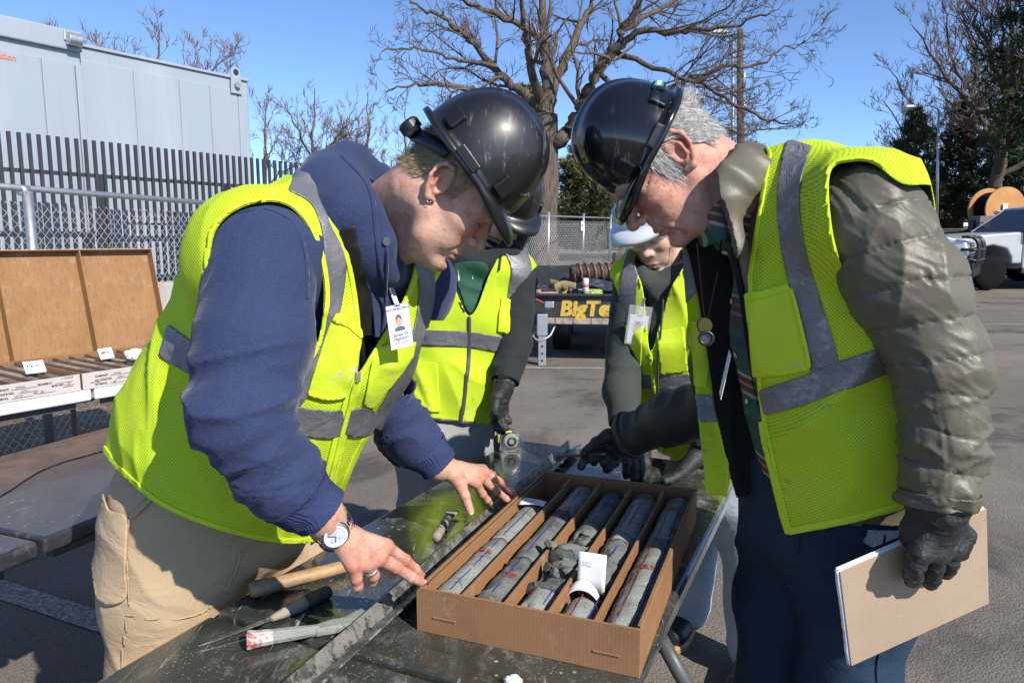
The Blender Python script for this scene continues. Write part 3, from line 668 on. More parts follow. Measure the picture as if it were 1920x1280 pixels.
C(5, .030, .41, 'longest pale core with red line and letters, front of the rightmost row', r=.0335, lines=[('red', -14, .02, .38), ('blue', 34, .01, .39)], text=[('5T9', .235, 34, .026, 'red_ink')], ends=(.8, .35))
C(5, .413, .672, 'smooth core with red 320 at the back of the rightmost row', r=.0335, lines=[('red', -14, .01, .24), ('blue', 26, .01, .24)], text=[('320', .175, 34, .026, 'red_ink')], ends=(.35, .3))
# rubble in the middle row
def rock(c, r, seed, name='rock_fragment', mat='core_wet', flat=.8):
    bm = bmesh.new(); bmesh.ops.create_icosphere(bm, subdivisions=3, radius=1); V = np.array([v.co for v in bm.verts]); F = np.array([[v.index for v in f.verts] for f in bm.faces]); bm.free()
    g = np.random.default_rng(seed)
    for _ in range(9):
        n = nrm(g.normal(size=3)); d = g.uniform(.45, .85); V -= np.maximum(0, V @ n - d)[:, None] * n
    V *= g.uniform(.75, 1.3, 3) * [1, 1, flat]; V += .16 * fbm(V * 3.4, seed)[:, None] * V
    return obj(name, np.asarray(c) + V * r, F, MAT[mat], None, False)
g = np.random.default_rng(21); words_ = ['low angular', 'tall jagged', 'rounded crumbly', 'flat slabby', 'pointed', 'small blocky']
where = ['nearest the short front core', 'second from the front in the rubble', 'against the left divider of the rubble', 'in the middle of the rubble', 'against the right divider of the rubble', 'on top of the rubble pile', 'behind the top fragment', 'wedged under the pile', 'just before the dark broken core', 'at the far left of the rubble', 'on the left divider edge', 'beside the white card', 'small chip on the front of the rubble', 'small chip on the second fragment', 'chip lying on the pile near its left', 'chip lying mid pile', 'chip on the right of the pile', 'chip near the dark broken core']
for k in range(18):
    s = .118 + .26 * ((k % 12) + .5) / 12; x = (-.016, .014, 0)[k % 3] + g.uniform(-.005, .005); zz = TZ + .030 + g.uniform(0, .016) + (.016 if k in (5, 6, 8) else .022 if k > 11 else 0); r = g.uniform(.027, .036) if k < 12 else g.uniform(.010, .018)
    if k == 10: x, zz, r, s = -.034, TZ + .083, .012, .262
    o = rock(BO + BW * (pit * 2.5 + x) + BL * s + [0, 0, zz], r, 40 + k, mat='core_wet' if k % 3 == 0 else 'core_rough')
    tag(o, f'{words_[k % 6]} grey rock fragment {where[k]}', 'rock fragment', 'broken core rubble in the middle row')
# paper slips
def paper(name, pts, label, mat='paper', t=.0006, cat='paper slip', group=None):
    o = obj(name, pts[0], pts[1], MAT[mat], None, True); solid(o, t); return tag(o, label, cat, group)
def sheet(o, ex, ey, w, h, bend=0., n=8, nv=4, ruffle=0., seed=0):
    ex, ey = nrm(ex), nrm(ey); nz = np.cross(ex, ey); u = np.linspace(0, 1, n); v = np.linspace(0, 1, nv); V = []
    for b in v:
        for a in u:
            k = bend * ((a - .5) ** 2 * 4 - 1) * w * .5 + (ruffle * float(vnoise(np.array([[a * 3, b * 3, 0]]), seed)[0]) if ruffle else 0)
            V.append(np.asarray(o) + ex * (a - .5) * w + ey * b * h + nz * k)
    return np.array(V), np.array([[j * n + i, j * n + i + 1, (j + 1) * n + i + 1, (j + 1) * n + i] for j in range(nv - 1) for i in range(n - 1)])
p0 = BO + BW * (pit * 3.5 - .0) + BL * .142 + [0, 0, TZ + .055]
o = paper('paper_card', sheet(p0, BW, np.array([0, 0, 1]) + BL * .18, .052, .072, .04), 'blank white card standing upright between cores of the fourth row'); lettering('302', .013, p0 - BW * .012 + [0, 0, .052] + BL * .006, BW, np.array([0, 0, 1]) + BL * .18, M('faint_ink', (.6, .6, .62), .7).m, o, lift=.002)
a = np.linspace(-1.15, 1.15, 14); V = np.vstack([BO + BW * (pit * 3.5) + BL * (.122 + dy) - BW * .010 + np.array([0, 0, TZ + .035]) + np.outer(np.sin(a) * .0325, BW) + np.outer(np.cos(a) * .0325, [0, 0, 1]) + np.outer(np.cos(a) * dz, [0, 0, 1]) for dy, dz in ((0, .0), (.008, .006), (.012, .014))])
o = paper('paper_slip', (V, np.array([[j * 14 + i, j * 14 + i + 1, (j + 1) * 14 + i + 1, (j + 1) * 14 + i] for j in range(2) for i in range(13)])), 'curled white paper slip wrapped over the short core stub')
p0 = BO + BW * (pit * .5 + .004) + BL * .475 + [0, 0, TZ + .072]
o = paper('paper_slip', sheet(p0, BW, BL * .9 + np.array([0, 0, .1]), .062, .03, -.12, ruffle=.003), 'white slip with blue handwriting across the end of the leftmost row'); lettering("285'10", .012, p0 - BW * .025 + BL * .008 + [0, 0, .004], BW, BL, MAT['blue_ink'], o, lift=.0035)

# ================================================================== cartons on the white table
def print_lines(t, o, ex, rows_, hand, box_w):
    """printed form lines and handwriting on the white end of a carton"""
    n = np.cross(ex, [0, 0, 1]); S = .0125
    def tx(s, x, z, size=S, mat='ink', **k): lettering(s, size, o + ex * x + [0, 0, z], ex, (0, 0, 1), MAT[mat], t, bold=k.pop('bold', .00045), **k)
    def ln(x0, x1, z): mb = MB(); mb.box(o + ex * (x0 + x1) / 2 + n * .0012 + [0, 0, z - .001], ((x1 - x0) / 2, .0004, .0006), np.stack([ex, -n, [0, 0, 1]], 1)); mb.build('form_line', MAT['ink'], t)
    tx('COMPANY', .055, .052); ln(.125, .225, .052); tx('PROPERTY', .228, .052); ln(.305, .375, .052)
    tx('NC HOLE NO.', .055, .033); ln(.15, .228, .033); tx('BOX NO.', .285, .038); ln(.34, .382, .038)
    tx('INTERVAL', .055, .014); ln(.125, .205, .014); tx('TO', .208, .018); ln(.228, .30, .018)
    for s, x, z in hand: tx(s, x, z, .013, bold=0., shear=.25)
leftlab = ['open core carton marked box 22 at the left frame edge of the white table', 'open core carton marked box 23 with white crumpled paper, on the white table', 'open core carton on the white table mostly hidden behind the bending worker']
hands = [[("DMNS", .14, .054), ("CPC-1", .16, .035), ("271'6\"", .135, .016), ("281'", .235, .020), ("22", .35, .040), ("1/16/2025", .325, .066)],
         [("DMNS", .14, .054), ("CPC-1", .16, .035), ("281'", .135, .016), ("285'2\"", .235, .020), ("23", .35, .040)], []]
for k in range(3):
    o = WF + E1 * (-.412 + .418 * k); t, pt = carton(o, E1, E2, .408, .66, .078, leftlab[k], 'open core cartons on the white table', 'card_white', detailed=False)
    if hands[k]: print_lines(t, o + [0, 0, TZ] - E2 * .0004, E1, None, hands[k], .408)
    for i in range(5):
        lab = ['leftmost', 'second', 'middle', 'fourth', 'rightmost'][i] + ' core in the ' + ['carton cut by the left frame edge', 'carton with the crumpled paper', 'half hidden carton beside the bending worker'][k]
        core_piece(o + E1 * pt * (i + .5) + E2 * .015 + [0, 0, TZ + .0055 + .029], E2, .62, .029, 300 + k * 7 + i, lab + ' (row of grey core)'[0:0], lines=[('blue', 10, .02, .55)] if i != 2 else [('red', 0, .05, .5)], group='drill cores in the white table cartons', ends=(.4, .4))
    # raised lid: panel, rims
    lid = thing('carton_lid', o + E1 * .204 + E2 * .70 + [0, 0, TZ + .05], ['upright brown carton lid cut by the left frame edge', 'upright brown carton lid in the middle of the white table', 'upright brown carton lid nearest the bending worker'][k], 'box lid', 'carton lids propped against the mesh fence')
    up = nrm(np.array([0, 0, 1]) + E2 * .22); nn = np.cross(E1, up); Ml = np.stack([E1, -nn, up], 1); lo = o + E2 * .675 + [0, 0, TZ + .012]; LH, LW_ = .640, .42
    def lb(name, c, h, mat='card_lid'):
        mb = MB(); mb.box(lo + E1 * c[0] - nn * c[1] + up * c[2], h, Ml); mb.build(name, MAT[mat], lid, bev=.0015)
    lb('panel', (LW_ / 2, .052, LH / 2), (LW_ / 2 - .004, .002, LH / 2)); lb('rim', (.002, .025, LH / 2), (.002, .027, LH / 2)); lb('rim', (LW_ - .002, .025, LH / 2), (.0022, .027, LH / 2)); lb('rim', (LW_ / 2, .025, LH - .002), (LW_ / 2 - .005, .0268, .0022)); lb('top_face', (LW_ / 2, .0255, LH + .0016), (LW_ / 2 - .005, .027, .0012), 'card_white')
for k, (x, y, s, rz) in enumerate(((-.10, .20, "276'10", .1), (.30, .34, "285'10", -.25), (.80, .5, "295'2", .2))):
    p0 = WF + E1 * x + E2 * y + [0, 0, TZ + .078]; ex = nrm(E1 + E2 * -rz)
    o = paper('paper_slip', sheet(p0, ex, np.array([0, 0, 1]) + E2 * (.6 if k < 2 else 1.2), .085, .062, .05), ['white slip reading 276 10 on the box 22 carton', 'white slip reading 285 10 beside the crumpled paper', 'white slip reading 295 2 next to the bending worker'][k], group='depth slips on the white table cartons')
    lettering(s, .018, p0 - ex * .034 + [0, 0, .026] + E2 * .016, ex, np.array([0, 0, 1]) + E2 * (.6 if k < 2 else 1.2), MAT['ink'], o, lift=.004, bold=.0003, shear=.2)
def crumple(c, r, seed, label):
    bm = bmesh.new(); bmesh.ops.create_icosphere(bm, subdivisions=4, radius=1); V = np.array([v.co for v in bm.verts]); F = np.array([[v.index for v in f.verts] for f in bm.faces]); bm.free()
    V = V * (1 + .32 * np.abs(fbm(V * 2.4, seed))[:, None] - .25 * np.abs(vnoise(V * 5, seed + 3))[:, None]) * [1.2, .8, .75]
    tag(obj('crumpled_paper', np.asarray(c) + V * r, F, MAT['paper'], None, False), label, 'paper', 'scraps of crumpled paper')
crumple(WF + E1 * .36 + E2 * .18 + [0, 0, TZ + .105], .042, 5, 'crumpled white paper on the box 23 carton'); crumple(G(962, 1284, TZ) + [0, 0, .008], .011, 8, 'tiny crumpled white paper at the bottom edge of the black table')

# ================================================================== steel trough and hand tools on the black table
m = M('muddy_steel', (.11, .11, .105), .42, .45); m.mix(m.ramp(m.noise(18, 6, .75, dist=.5), .42, .56), (.34, .325, .29), .9); m.mix(m.ramp(m.noise(26, 5, .8), .54, .60), (.05, .05, .048), .85); m.bump(m.noise(60, 4), .5, .003); MAT['mud_steel'] = m.m
t0, t1 = G(574, 1290, TZ + .004), G(1068, 845, TZ + .004); td = nrm(t1 - t0); tl = np.linalg.norm(t1 - t0); tn = np.array([td[1], -td[0], 0])
tro = thing('steel_trough', (t0 + t1) / 2, 'long V shaped steel angle smeared with grey mud beside the carton', 'steel angle')
for s, nm in ((-1, 'left'), (1, 'right')):
    dv = nrm(tn * (-.48 if s < 0 else .90) + np.array([0, 0, .88 if s < 0 else .46])); nv = np.cross(td, dv); mb = MB(); mb.box((t0 + t1) / 2 - td * .03 + dv * (.0155 if s < 0 else .018) + [0, 0, .001], (.0155 if s < 0 else .018, tl / 2 + .06, .0022), np.stack([dv, td, nv], 1)); mb.build('flange', MAT['mud_steel'], tro, bev=.001)
g = np.random.default_rng(5)
for k in range(9):
    px, py = [(1030, 868), (1042, 860), (1022, 880), (826, 1000), (690, 1186), (975, 905), (1052, 852), (700, 1180), (880, 985)][k]
    o = rock(G(px, py, TZ + .008), .008 + .010 * (k < 2), 70 + k, 'mud_clod'); tag(o, ['largest dark mud clod at the far end of the steel trough', 'dark mud clod leaning on the largest one in the trough', 'dark mud clod just in front of the largest one', 'small dark mud clod beside the trough near the taped chisel', 'small mud clod in the near part of the trough', 'small mud clod between carton corner and trough', 'small mud clod under the pencil hand', 'tiny mud clod in the trough next to the carton front corner', 'small mud clod in the trough by the spread hand'][k], 'mud clod', 'mud clods along the steel trough')
n = 420; V, F, off = [], [], 0                             # crumbs all over the table
for k in range(n):
    u, v = g.uniform(.02, .75), g.uniform(-.5, 1.3)
    c = SE + TW * u + TD * v + [0, 0, TZ + .001]; r = g.uniform(.0008, .0026); a = g.normal(size=(4, 3)); a /= np.linalg.norm(a, axis=1)[:, None]; a[:, 2] = np.abs(a[:, 2]) * .6
    V.append(c + a * r); F += [(off, off + 1, off + 2), (off, off + 2, off + 3), (off, off + 3, off + 1), (off + 1, off + 3, off + 2)]; off += 4
tag(obj('mud_crumbs', np.vstack(V), F, MAT['core_rough'], None, False), 'crumbs of dried grey mud over the black table', 'crumbs', kind='stuff')
m = M('worn_wood', (.44, .27, .13), .55); m.mix(m.ramp(m.noise(9, 5, .7, stretch=(1, 1, 1)), .40, .62), (.16, .12, .08), .75); m.mix(m.ramp(m.noise(120, 3, stretch=(.2, 1, 1), rot=(0, 0, R(-20))), .5, .7), (.26, .15, .07), .5); m.bump(m.noise(150, 3), .2, .001); MAT['wood'] = m.m
m = M('painted_grip', (.46, .45, .43), .6); m.mix(m.ramp(m.noise(42, 5, .75), .47, .54), (.40, .045, .035), .9); m.mix(m.ramp(m.noise(70, 4, .8), .60, .66), (.07, .07, .07), .8); m.bump(m.noise(120, 4), .5, .002); MAT['grip'] = m.m
m = M('muddy_handle', (.31, .27, .22), .75); m.mix(m.ramp(m.noise(38, 5, .7), .5, .62), (.19, .17, .15), .8); m.mix(m.ramp(m.noise(30, 4, .8), .66, .70), (.4, .05, .035), .9); m.bump(m.noise(120, 4), .5, .002); MAT['muddy'] = m.m
m = M('dark_tape', (.035, .037, .035), .6); m.mix(m.ramp(m.noise(60, 4, .8), .64, .67), (.45, .07, .05), .9); m.mix(m.ramp(m.noise(90, 4, .8), .66, .7), (.4, .39, .37), .7); MAT['dark_tape'] = m.m
def seg_tube(mb, a, b, prof, flat=1., n=16, roll=None):
    """lofted handle from a to b: prof [(t, radius)], flattened vertically"""
    a, b = np.asarray(a, float), np.asarray(b, float); d = nrm(b - a); x = nrm(np.cross(d, (0, 0, 1))); z = np.cross(x, d); t = np.arange(n) * 2 * np.pi / n; V = []
    for q, r in prof: V.append(a + (b - a) * q + r * np.cos(t)[:, None] * x + r * flat * np.sin(t)[:, None] * z)
    k = len(prof); F = [(i * n + j, i * n + (j + 1) % n, (i + 1) * n + (j + 1) % n, (i + 1) * n + j) for i in range(k - 1) for j in range(n)] + [tuple(range(n))[::-1], tuple((k - 1) * n + j for j in range(n))]
    return mb.add(np.vstack(V), F)
# bare wooden handle
a, b = G(468, 1106, TZ + .018), G(668, 1056, TZ + .015)
h = thing('wooden_handle', (a + b) / 2 * [1, 1, 0] + [0, 0, TZ], 'bare worn wooden hammer handle lying below the wristwatch', 'tool handle')
mb = MB(); seg_tube(mb, a, b, [(0, .013), (.015, .0168), (.06, .0178), (.14, .0165), (.4, .0150), (.75, .0145), (1, .0135)], .9); mb.build('shaft', MAT['wood'], h, True)
mb = MB(); seg_tube(mb, b, b + (b - a) * .06, [(0, .0145), (.3, .0152), (1, .0150)], .9); mb.build('ferrule', MAT['dark_steel'], h, True)
# scraper with a pointed blade
a, b, c = G(372, 1212, TZ + .004), G(508, 1160, TZ + .010), G(618, 1107, TZ + .014)
h = thing('pointed_scraper', b * [1, 1, 0] + [0, 0, TZ], 'old scraper with thin pointed blade and taped paint spattered handle', 'scraper')
d = nrm(b - a); x = nrm(np.cross(d, (0, 0, 1))); mb = MB(); mb.prism([(0, 0), (.3, -.004), (1.02, -.006), (1.02, .006), (.3, .004)], a, b - a, x, (0, 0, .0018)); mb.build('blade', MAT['mud_steel'], h)
e = b + (c - b) * .56; mb = MB(); seg_tube(mb, b, e, [(0, .005), (.06, .0062), (.3, .009), (.7, .0122), (1, .0132)]); mb.build('grip', MAT['muddy'], h, True)
mb = MB(); seg_tube(mb, e, c, [(0, .0134), (.4, .0138), (.85, .0135), (.97, .012), (1, .0098)]); mb.build('taped_end', MAT['dark_tape'], h, True)
# muddy hammer with a red and white grip
a, b, c = G(462, 1200, TZ + .016), G(598, 1180, TZ + .013), G(690, 1156, TZ + .010)
h = thing('hammer', b * [1, 1, 0] + [0, 0, TZ], 'mud caked hammer with chipped red and white grip, nearest tool', 'hammer')
mb = MB(); seg_tube(mb, a, a + (b - a) * .36, [(0, .0150), (.03, .0175), (.12, .0178), (.3, .0158), (1, .0138)], .92, 10); mb.build('grip', MAT['grip'], h)
mb = MB(); seg_tube(mb, a + (b - a) * .355, b, [(0, .0136), (.4, .0128), (.8, .0110), (1, .0100)], .92, 10); mb.build('neck', M('grey_white_paint', (.50, .50, .51), .6).mix(M('x').noise(1), (.5, .5, .5), 0).m if False else MAT['core'], h)
d = nrm(c - b); x = nrm(np.cross(d, (0, 0, 1))); mb = MB(); mb.prism([(-.1, -.010), (.25, -.016), (.55, -.013), (1, -.030), (1.05, .018), (.6, .020), (.3, .015), (-.1, .010)], b + [0, 0, -.009], (c - b), x, (0, 0, .016)); mb.build('head', MAT['core'], h, bev=.005, seg=3)
# short taped chisel
a, b = G(817, 1008, TZ + .012), G(846, 962, TZ + .012)
h = thing('taped_chisel', (a + b) / 2 * [1, 1, 0] + [0, 0, TZ], 'short chisel handle banded with dark tape lying on the green reflection', 'chisel')
mb = MB(); seg_tube(mb, a, b, [(0, .0095), (.03, .0115), (.12, .0118), (.5, .0098), (.8, .0085)], 1, 12); mb.build('grip', MAT['muddy'], h, True)
for q in (.56, .74): mb = MB(); seg_tube(mb, a + (b - a) * q, a + (b - a) * (q + .1), [(0, .0106), (1, .0102)], 1, 12); mb.build('tape_band', MAT['dark_tape'], h, True)
d = nrm(b - a); x = nrm(np.cross(d, (0, 0, 1))); mb = MB(); mb.prism([(0, -.008), (1, -.017), (1, .017), (0, .008)], a + (b - a) * .8 - [0, 0, .003], (b - a) * .28, x, (0, 0, .007)); mb.build('blade', MAT['muddy'], h, bev=.002)
for k in range(3): lettering('NFRK'[k], .013, a + (b - a) * (.22 + .13 * k) + [0, 0, .0112] - x * .004, x, d, MAT['blue_ink'], h, lift=.0006)
# tape measure standing on edge
c = G(957, 843, TZ); tm = thing('tape_measure', c, 'scuffed chrome tape measure standing on its edge at the far end', 'tape measure')
ax, up = nrm([-.25, 1, 0]), np.array([0, 0, 1.]); sx = nrm([1, .25, 0]); c0 = c - sx * .004
prof = sclosed([(-.034, 0), (-.0345, .02), (-.032, .058), (-.018, .070), (.012, .070), (.031, .054), (.036, .03), (.036, .004), (.02, 0)], 4)
mb = MB(); mb.prism(prof, c0 - ax * .021, sx, up, ax * .042); o = mb.build('case', MAT['chrome'], tm, bev=.004, seg=3)
mb = MB(); mb.lathe([(.001, -.002), (.026, -.002), (.027, 0), (.024, .002), (.001, .0025)], c0 - ax * .0215 + [0, 0, .036] + sx * .003, -ax, 28); mb.build('side_label', MAT['core'], tm, True)
mb = MB(); mb.lathe([(.010, .0), (.015, .0), (.015, .003), (.010, .003)], c0 - ax * .024 + [0, 0, .036] + sx * .003, -ax, 20, False); mb.build('side_ring', MAT['dark_steel'], tm, True)
m = M('yellow_button', (.62, .52, .12), .45); mb = MB(); mb.box(c0 - sx * .035 + [0, 0, .042], (.005, .012, .013), np.stack([sx, ax, up], 1)); mb.build('lock_button', m.m, tm, bev=.002)
mb = MB(); mb.box(c0 + sx * .026 + [0, 0, .004], (.012, .0225, .005), np.stack([sx, ax, up], 1)); mb.build('tape_mouth', MAT['mud_steel'], tm, bev=.001)
m = M('neon_label', (.50, .60, .04), .5); mb = MB(); mb.box(c0 - sx * .012 + [0, 0, .0675], (.016, .0215, .003), np.stack([sx, ax, up], 1)); mb.build('top_label', m.m, tm, bev=.001)
# ================================================================== trees
def mat_bark(name, a, b, sc=14):
    m = M(name, a, .9, spec=.15); m.mix(m.ramp(m.noise(sc, 5, .7, stretch=(1, 1, .22)), .42, .62), b, .9); m.bump(m.noise(sc * 1.3, 4, .7, stretch=(1, 1, .2)), .9, .05); return m.m
MAT['bark'] = mat_bark('grey_brown_bark', (.15, .118, .093), (.07, .055, .044)); MAT['twig'] = mat_bark('twig_bark', (.17, .13, .10), (.095, .075, .06), 3)
MAT['twig_pale'] = mat_bark('pale_twigs', (.26, .215, .18), (.17, .135, .11), 3); MAT['twig_tan'] = mat_bark('tan_twigs', (.26, .165, .10), (.17, .105, .065), 3)
def mat_needle(name, a, b):
    m = M(name, a, .75, spec=.2); m.mix(m.ramp(m.noise(.55, 3), .38, .66), b, .9); m.mix(m.ramp(m.noise(7, 2), .5, .7), tuple(x * 1.5 for x in b), .5); return m.m
MAT['pine'] = mat_needle('dark_pine_needles', (.022, .042, .016), (.040, .062, .024)); MAT['juniper'] = mat_needle('olive_juniper_needles', (.095, .098, .040), (.15, .14, .062)); MAT['cedar'] = mat_needle('grey_green_cedar', (.042, .054, .028), (.078, .084, .042))
def grow(limbs, r0, levels, spread=.75, up=.15, lens=(.55, .85), dens=1.6, rmin=.012, curl=.35, cap=9000, bare=.25):
    """limbs: [(points, radii)] -> all branch polylines, grown recursively from the limbs"""
    out = list(limbs); cur = list(limbs); n0 = 0
    for lv in range(levels):
        nxt = []
        for pts, rad in cur:
            seg = np.linalg.norm(np.diff(pts, axis=0), axis=1); L = seg.sum(); cs = np.concatenate([[0], np.cumsum(seg)]) / max(L, 1e-6)
            k = max(2, int(L * dens * (1.25 ** lv) + r0.random())); k = min(k, 26)
            for _ in range(k):
                t = r0.uniform(bare if lv == 0 else .12, 1.); i = min(len(pts) - 2, np.searchsorted(cs, t) - 1); i = max(0, i); f = (t - cs[i]) / max(1e-6, cs[i + 1] - cs[i]); p = pts[i] + (pts[i + 1] - pts[i]) * f; r = (rad[i] + (rad[i + 1] - rad[i]) * f)
                d = nrm(pts[i + 1] - pts[i]); a = r0.normal(size=3); a -= d * (a @ d); a = nrm(a); an = r0.uniform(.45, 1.15) * spread; dr = nrm(d * math.cos(an) + a * math.sin(an) + np.array([0, 0, up]))
                ln = max(.25, (1.12 - t) * L * r0.uniform(*lens) * (.8 if lv == 0 else .75) + .12 * L); m = 5; q = [p]
                for s in range(m): dr = nrm(dr + r0.normal(size=3) * curl * .5 + [0, 0, up * .35]); q.append(q[-1] + dr * ln / m)
                rr = max(rmin, r * r0.uniform(.32, .52)); nxt.append((np.array(q), np.linspace(rr, max(rmin * .55, rr * .3), m + 1)))
        if len(out) + len(nxt) > cap: idx = r0.permutation(len(nxt))[: max(0, cap - len(out))]; nxt = [nxt[i] for i in idx]
        out += nxt; cur = nxt
        if len(out) >= cap: break
    return out
def wob(pts, r0, n=6, amp=.02):
    p = spline(pts, n); L = np.linalg.norm(p[-1] - p[0]); p[1:-1] += r0.normal(size=(len(p) - 2, 3)) * amp * L / n; return p
def plant(name, base, label, cat, limbs, r0, mat_b, mat_t, group=None, trunk=None, crown_name='crown', **k):
    t = thing(name, base, label, cat, group); tr = trunk if trunk is not None else limbs[:1]
    V, F = tubes(tr, 12); obj('trunk', V, F, MAT[mat_b], t)
    br = grow(limbs, r0, **k); big = [b for b in br if b[1][0] > .05]; small = [b for b in br if b[1][0] <= .05]
    if big: V, F = tubes(big, 7); obj('limbs', V, F, MAT[mat_b], t)
    V, F = tubes(small, 3); obj(crown_name, V, F, MAT[mat_t], t); return t
r0 = np.random.default_rng(11); D0 = 26.
def PL(pts, dd=0.): return np.array([P(x, y, D0 + dd * k / max(1, len(pts) - 1)) for k, (x, y) in enumerate(pts)])
def limb(pts, dd, ra, rb): p = wob(PL(pts, dd), r0, 6, .05); return (p, np.linspace(ra * .85, rb * .7, len(p)))
base = G(1018, 522, .40); base = P(1018, 524, D0); base[2] = .38
trunk = [(wob(np.vstack([[base], PL([(1018, 440), (1021, 350), (1020, 275), (1022, 215)])]), r0, 6, .008), np.interp(np.linspace(0, 1, 25), [0, .06, .3, .8, 1], [.78, .58, .50, .50, .44]))]
limbs = [limb([(1022, 225), (1026, 150), (1020, 60), (1012, -60)], 1., .40, .12), limb([(1026, 275), (1062, 250), (1092, 198), (1122, 130), (1152, 88), (1188, 28), (1225, -60)], -2., .34, .12), limb([(1018, 205), (996, 188), (968, 165), (920, 120), (885, 75), (838, 40), (770, 5)], 2., .26, .06),
         limb([(1014, 195), (996, 130), (985, 60), (972, -20)], -3., .22, .07), limb([(1026, 190), (1064, 100), (1100, 25), (1128, -50)], 3., .25, .09), limb([(1008, 215), (935, 182), (862, 166), (792, 158), (722, 172)], -2.5, .15, .03), limb([(1094, 196), (1175, 178), (1258, 168), (1342, 130), (1420, 118), (1510, 76)], 1.5, .19, .03),
         limb([(1140, 112), (1190, 66), (1275, 58), (1360, 50), (1450, 20)], -2., .17, .04), limb([(1122, 135), (1220, 215), (1325, 232), (1400, 252), (1465, 238)], 3., .12, .03), limb([(1150, 95), (1240, 130), (1330, 168), (1430, 218), (1478, 232)], -3., .12, .03), limb([(1050, 260), (1000, 240), (930, 232), (850, 250), (800, 240)], 3., .10, .03), limb([(1026, 80), (960, 40), (880, 10), (800, -30)], -1.5, .16, .05), limb([(1160, 60), (1250, 10), (1330, -30)], 2., .14, .05), limb([(930, 125), (850, 110), (780, 90), (715, 98)], -1., .09, .025)]
plant('bare_tree', base, 'large bare tree with thick forked trunk behind the far mesh fence', 'tree', limbs, r0, 'bark', 'twig', trunk=trunk, levels=4, dens=2.1, rmin=.010, up=.08, cap=21000, lens=(.28, .52), curl=.45)
def bare(px, top, bot, d, seed, label, mt, w=.3, n=7, tr=.14, cap=1500, group=None, dens=1.5):
    g = np.random.default_rng(seed); b = P(px, bot, d); tp = P(px, top, d); H = tp[2] - b[2]; tk = [(wob(np.array([b, b + [0, 0, H * .35], b + [.03 * H, 0, H * .62]]), g, 5, .03), np.linspace(tr, tr * .55, 11))]; ls = [(wob(np.array([b + [0, 0, H * .3], b + [.02 * H, 0, H * .7], tp]), g, 5, .05), np.linspace(tr * .7, tr * .12, 11))]
    for k in range(n):
        z = g.uniform(.18, .6); a = g.uniform(0, 6.28); e = np.array([math.cos(a), math.sin(a), 0]) * H * w * g.uniform(.7, 1.1); s = b + [0, 0, H * z]; ls.append((wob(np.array([s, s + e * .5 + [0, 0, H * .14], s + e + [0, 0, H * g.uniform(.22, .42)]]), g, 5, .06), np.linspace(tr * .45, tr * .08, 11)))
    return plant('bare_tree', b, label, 'tree', ls, g, 'bark', mt, group, trunk=tk, levels=4, dens=dens * 1.5, rmin=.011, up=.20, cap=int(cap * 2.2), lens=(.28, .55))
GB = 'bare trees beyond the fences'
bare(300, 55, 440, 30, 31, 'tan twigged bare tree showing above the pale container roof', 'twig_tan', .42, 9, .16, 1700, GB); bare(215, 72, 440, 31, 32, 'thin bare tree above the container beside its lifting lug', 'twig_pale', .3, 5, .1, 500, GB); bare(372, 105, 440, 32, 39, 'short tan bare tree above the right part of the container roof', 'twig_tan', .3, 6, .1, 600, GB)
bare(500, 185, 450, 34, 33, 'tan bare tree peeking out just right of the container corner', 'twig_tan', .3, 6, .10, 700, GB); bare(590, 165, 450, 33, 34, 'pale slender bare tree right of the container', 'twig_pale', .42, 8, .13, 1600, GB); bare(690, 172, 450, 36, 35, 'pale bare tree left of the big forked tree', 'twig_pale', .42, 8, .13, 1600, GB); bare(760, 200, 450, 34, 36, 'low pale bare tree behind the bending worker and his hood', 'twig_pale', .4, 7, .12, 1200, GB)
bare(1860, -60, 450, 27, 37, 'dark tall bare tree at the right beside the pine', 'twig', .42, 12, .26, 3000, GB, 1.6); bare(1668, 262, 450, 36, 38, 'small bare tree low at the right above the quilted shoulder', 'twig', .4, 6, .09, 700, GB); bare(1760, 150, 450, 33, 40, 'thin dark bare tree between the cedar and the tall right tree', 'twig', .3, 7, .12, 900, GB)

bare(1795, 5, 450, 31, 43, 'tall fine twigged bare tree left of the pine at the frame edge', 'twig', .40, 10, .20, 2600, GB, 1.6); bare(1905, 90, 450, 33, 44, 'bare tree behind the pine at the right frame edge', 'twig', .4, 8, .16, 1500, GB)
def needles(pts, dirs, n, L, w, g, droop=.0):
    """tufts of thin needle blades at the points"""
    m = len(pts); d = dirs[:, None] * .7 + g.normal(size=(m, n, 3)) * .75; d[..., 2] -= droop; d /= np.linalg.norm(d, axis=2)[..., None]; s = np.cross(d, g.normal(size=(m, n, 3))); s /= np.linalg.norm(s, axis=2)[..., None]; ll = L * g.uniform(.6, 1.2, (m, n, 1)); p = pts[:, None] + d * .02
    V = np.stack([p - s * w, p + s * w, p + d * ll + s * w * .3, p + d * ll - s * w * .3], 2).reshape(-1, 3); return V, np.arange(len(V)).reshape(-1, 4)
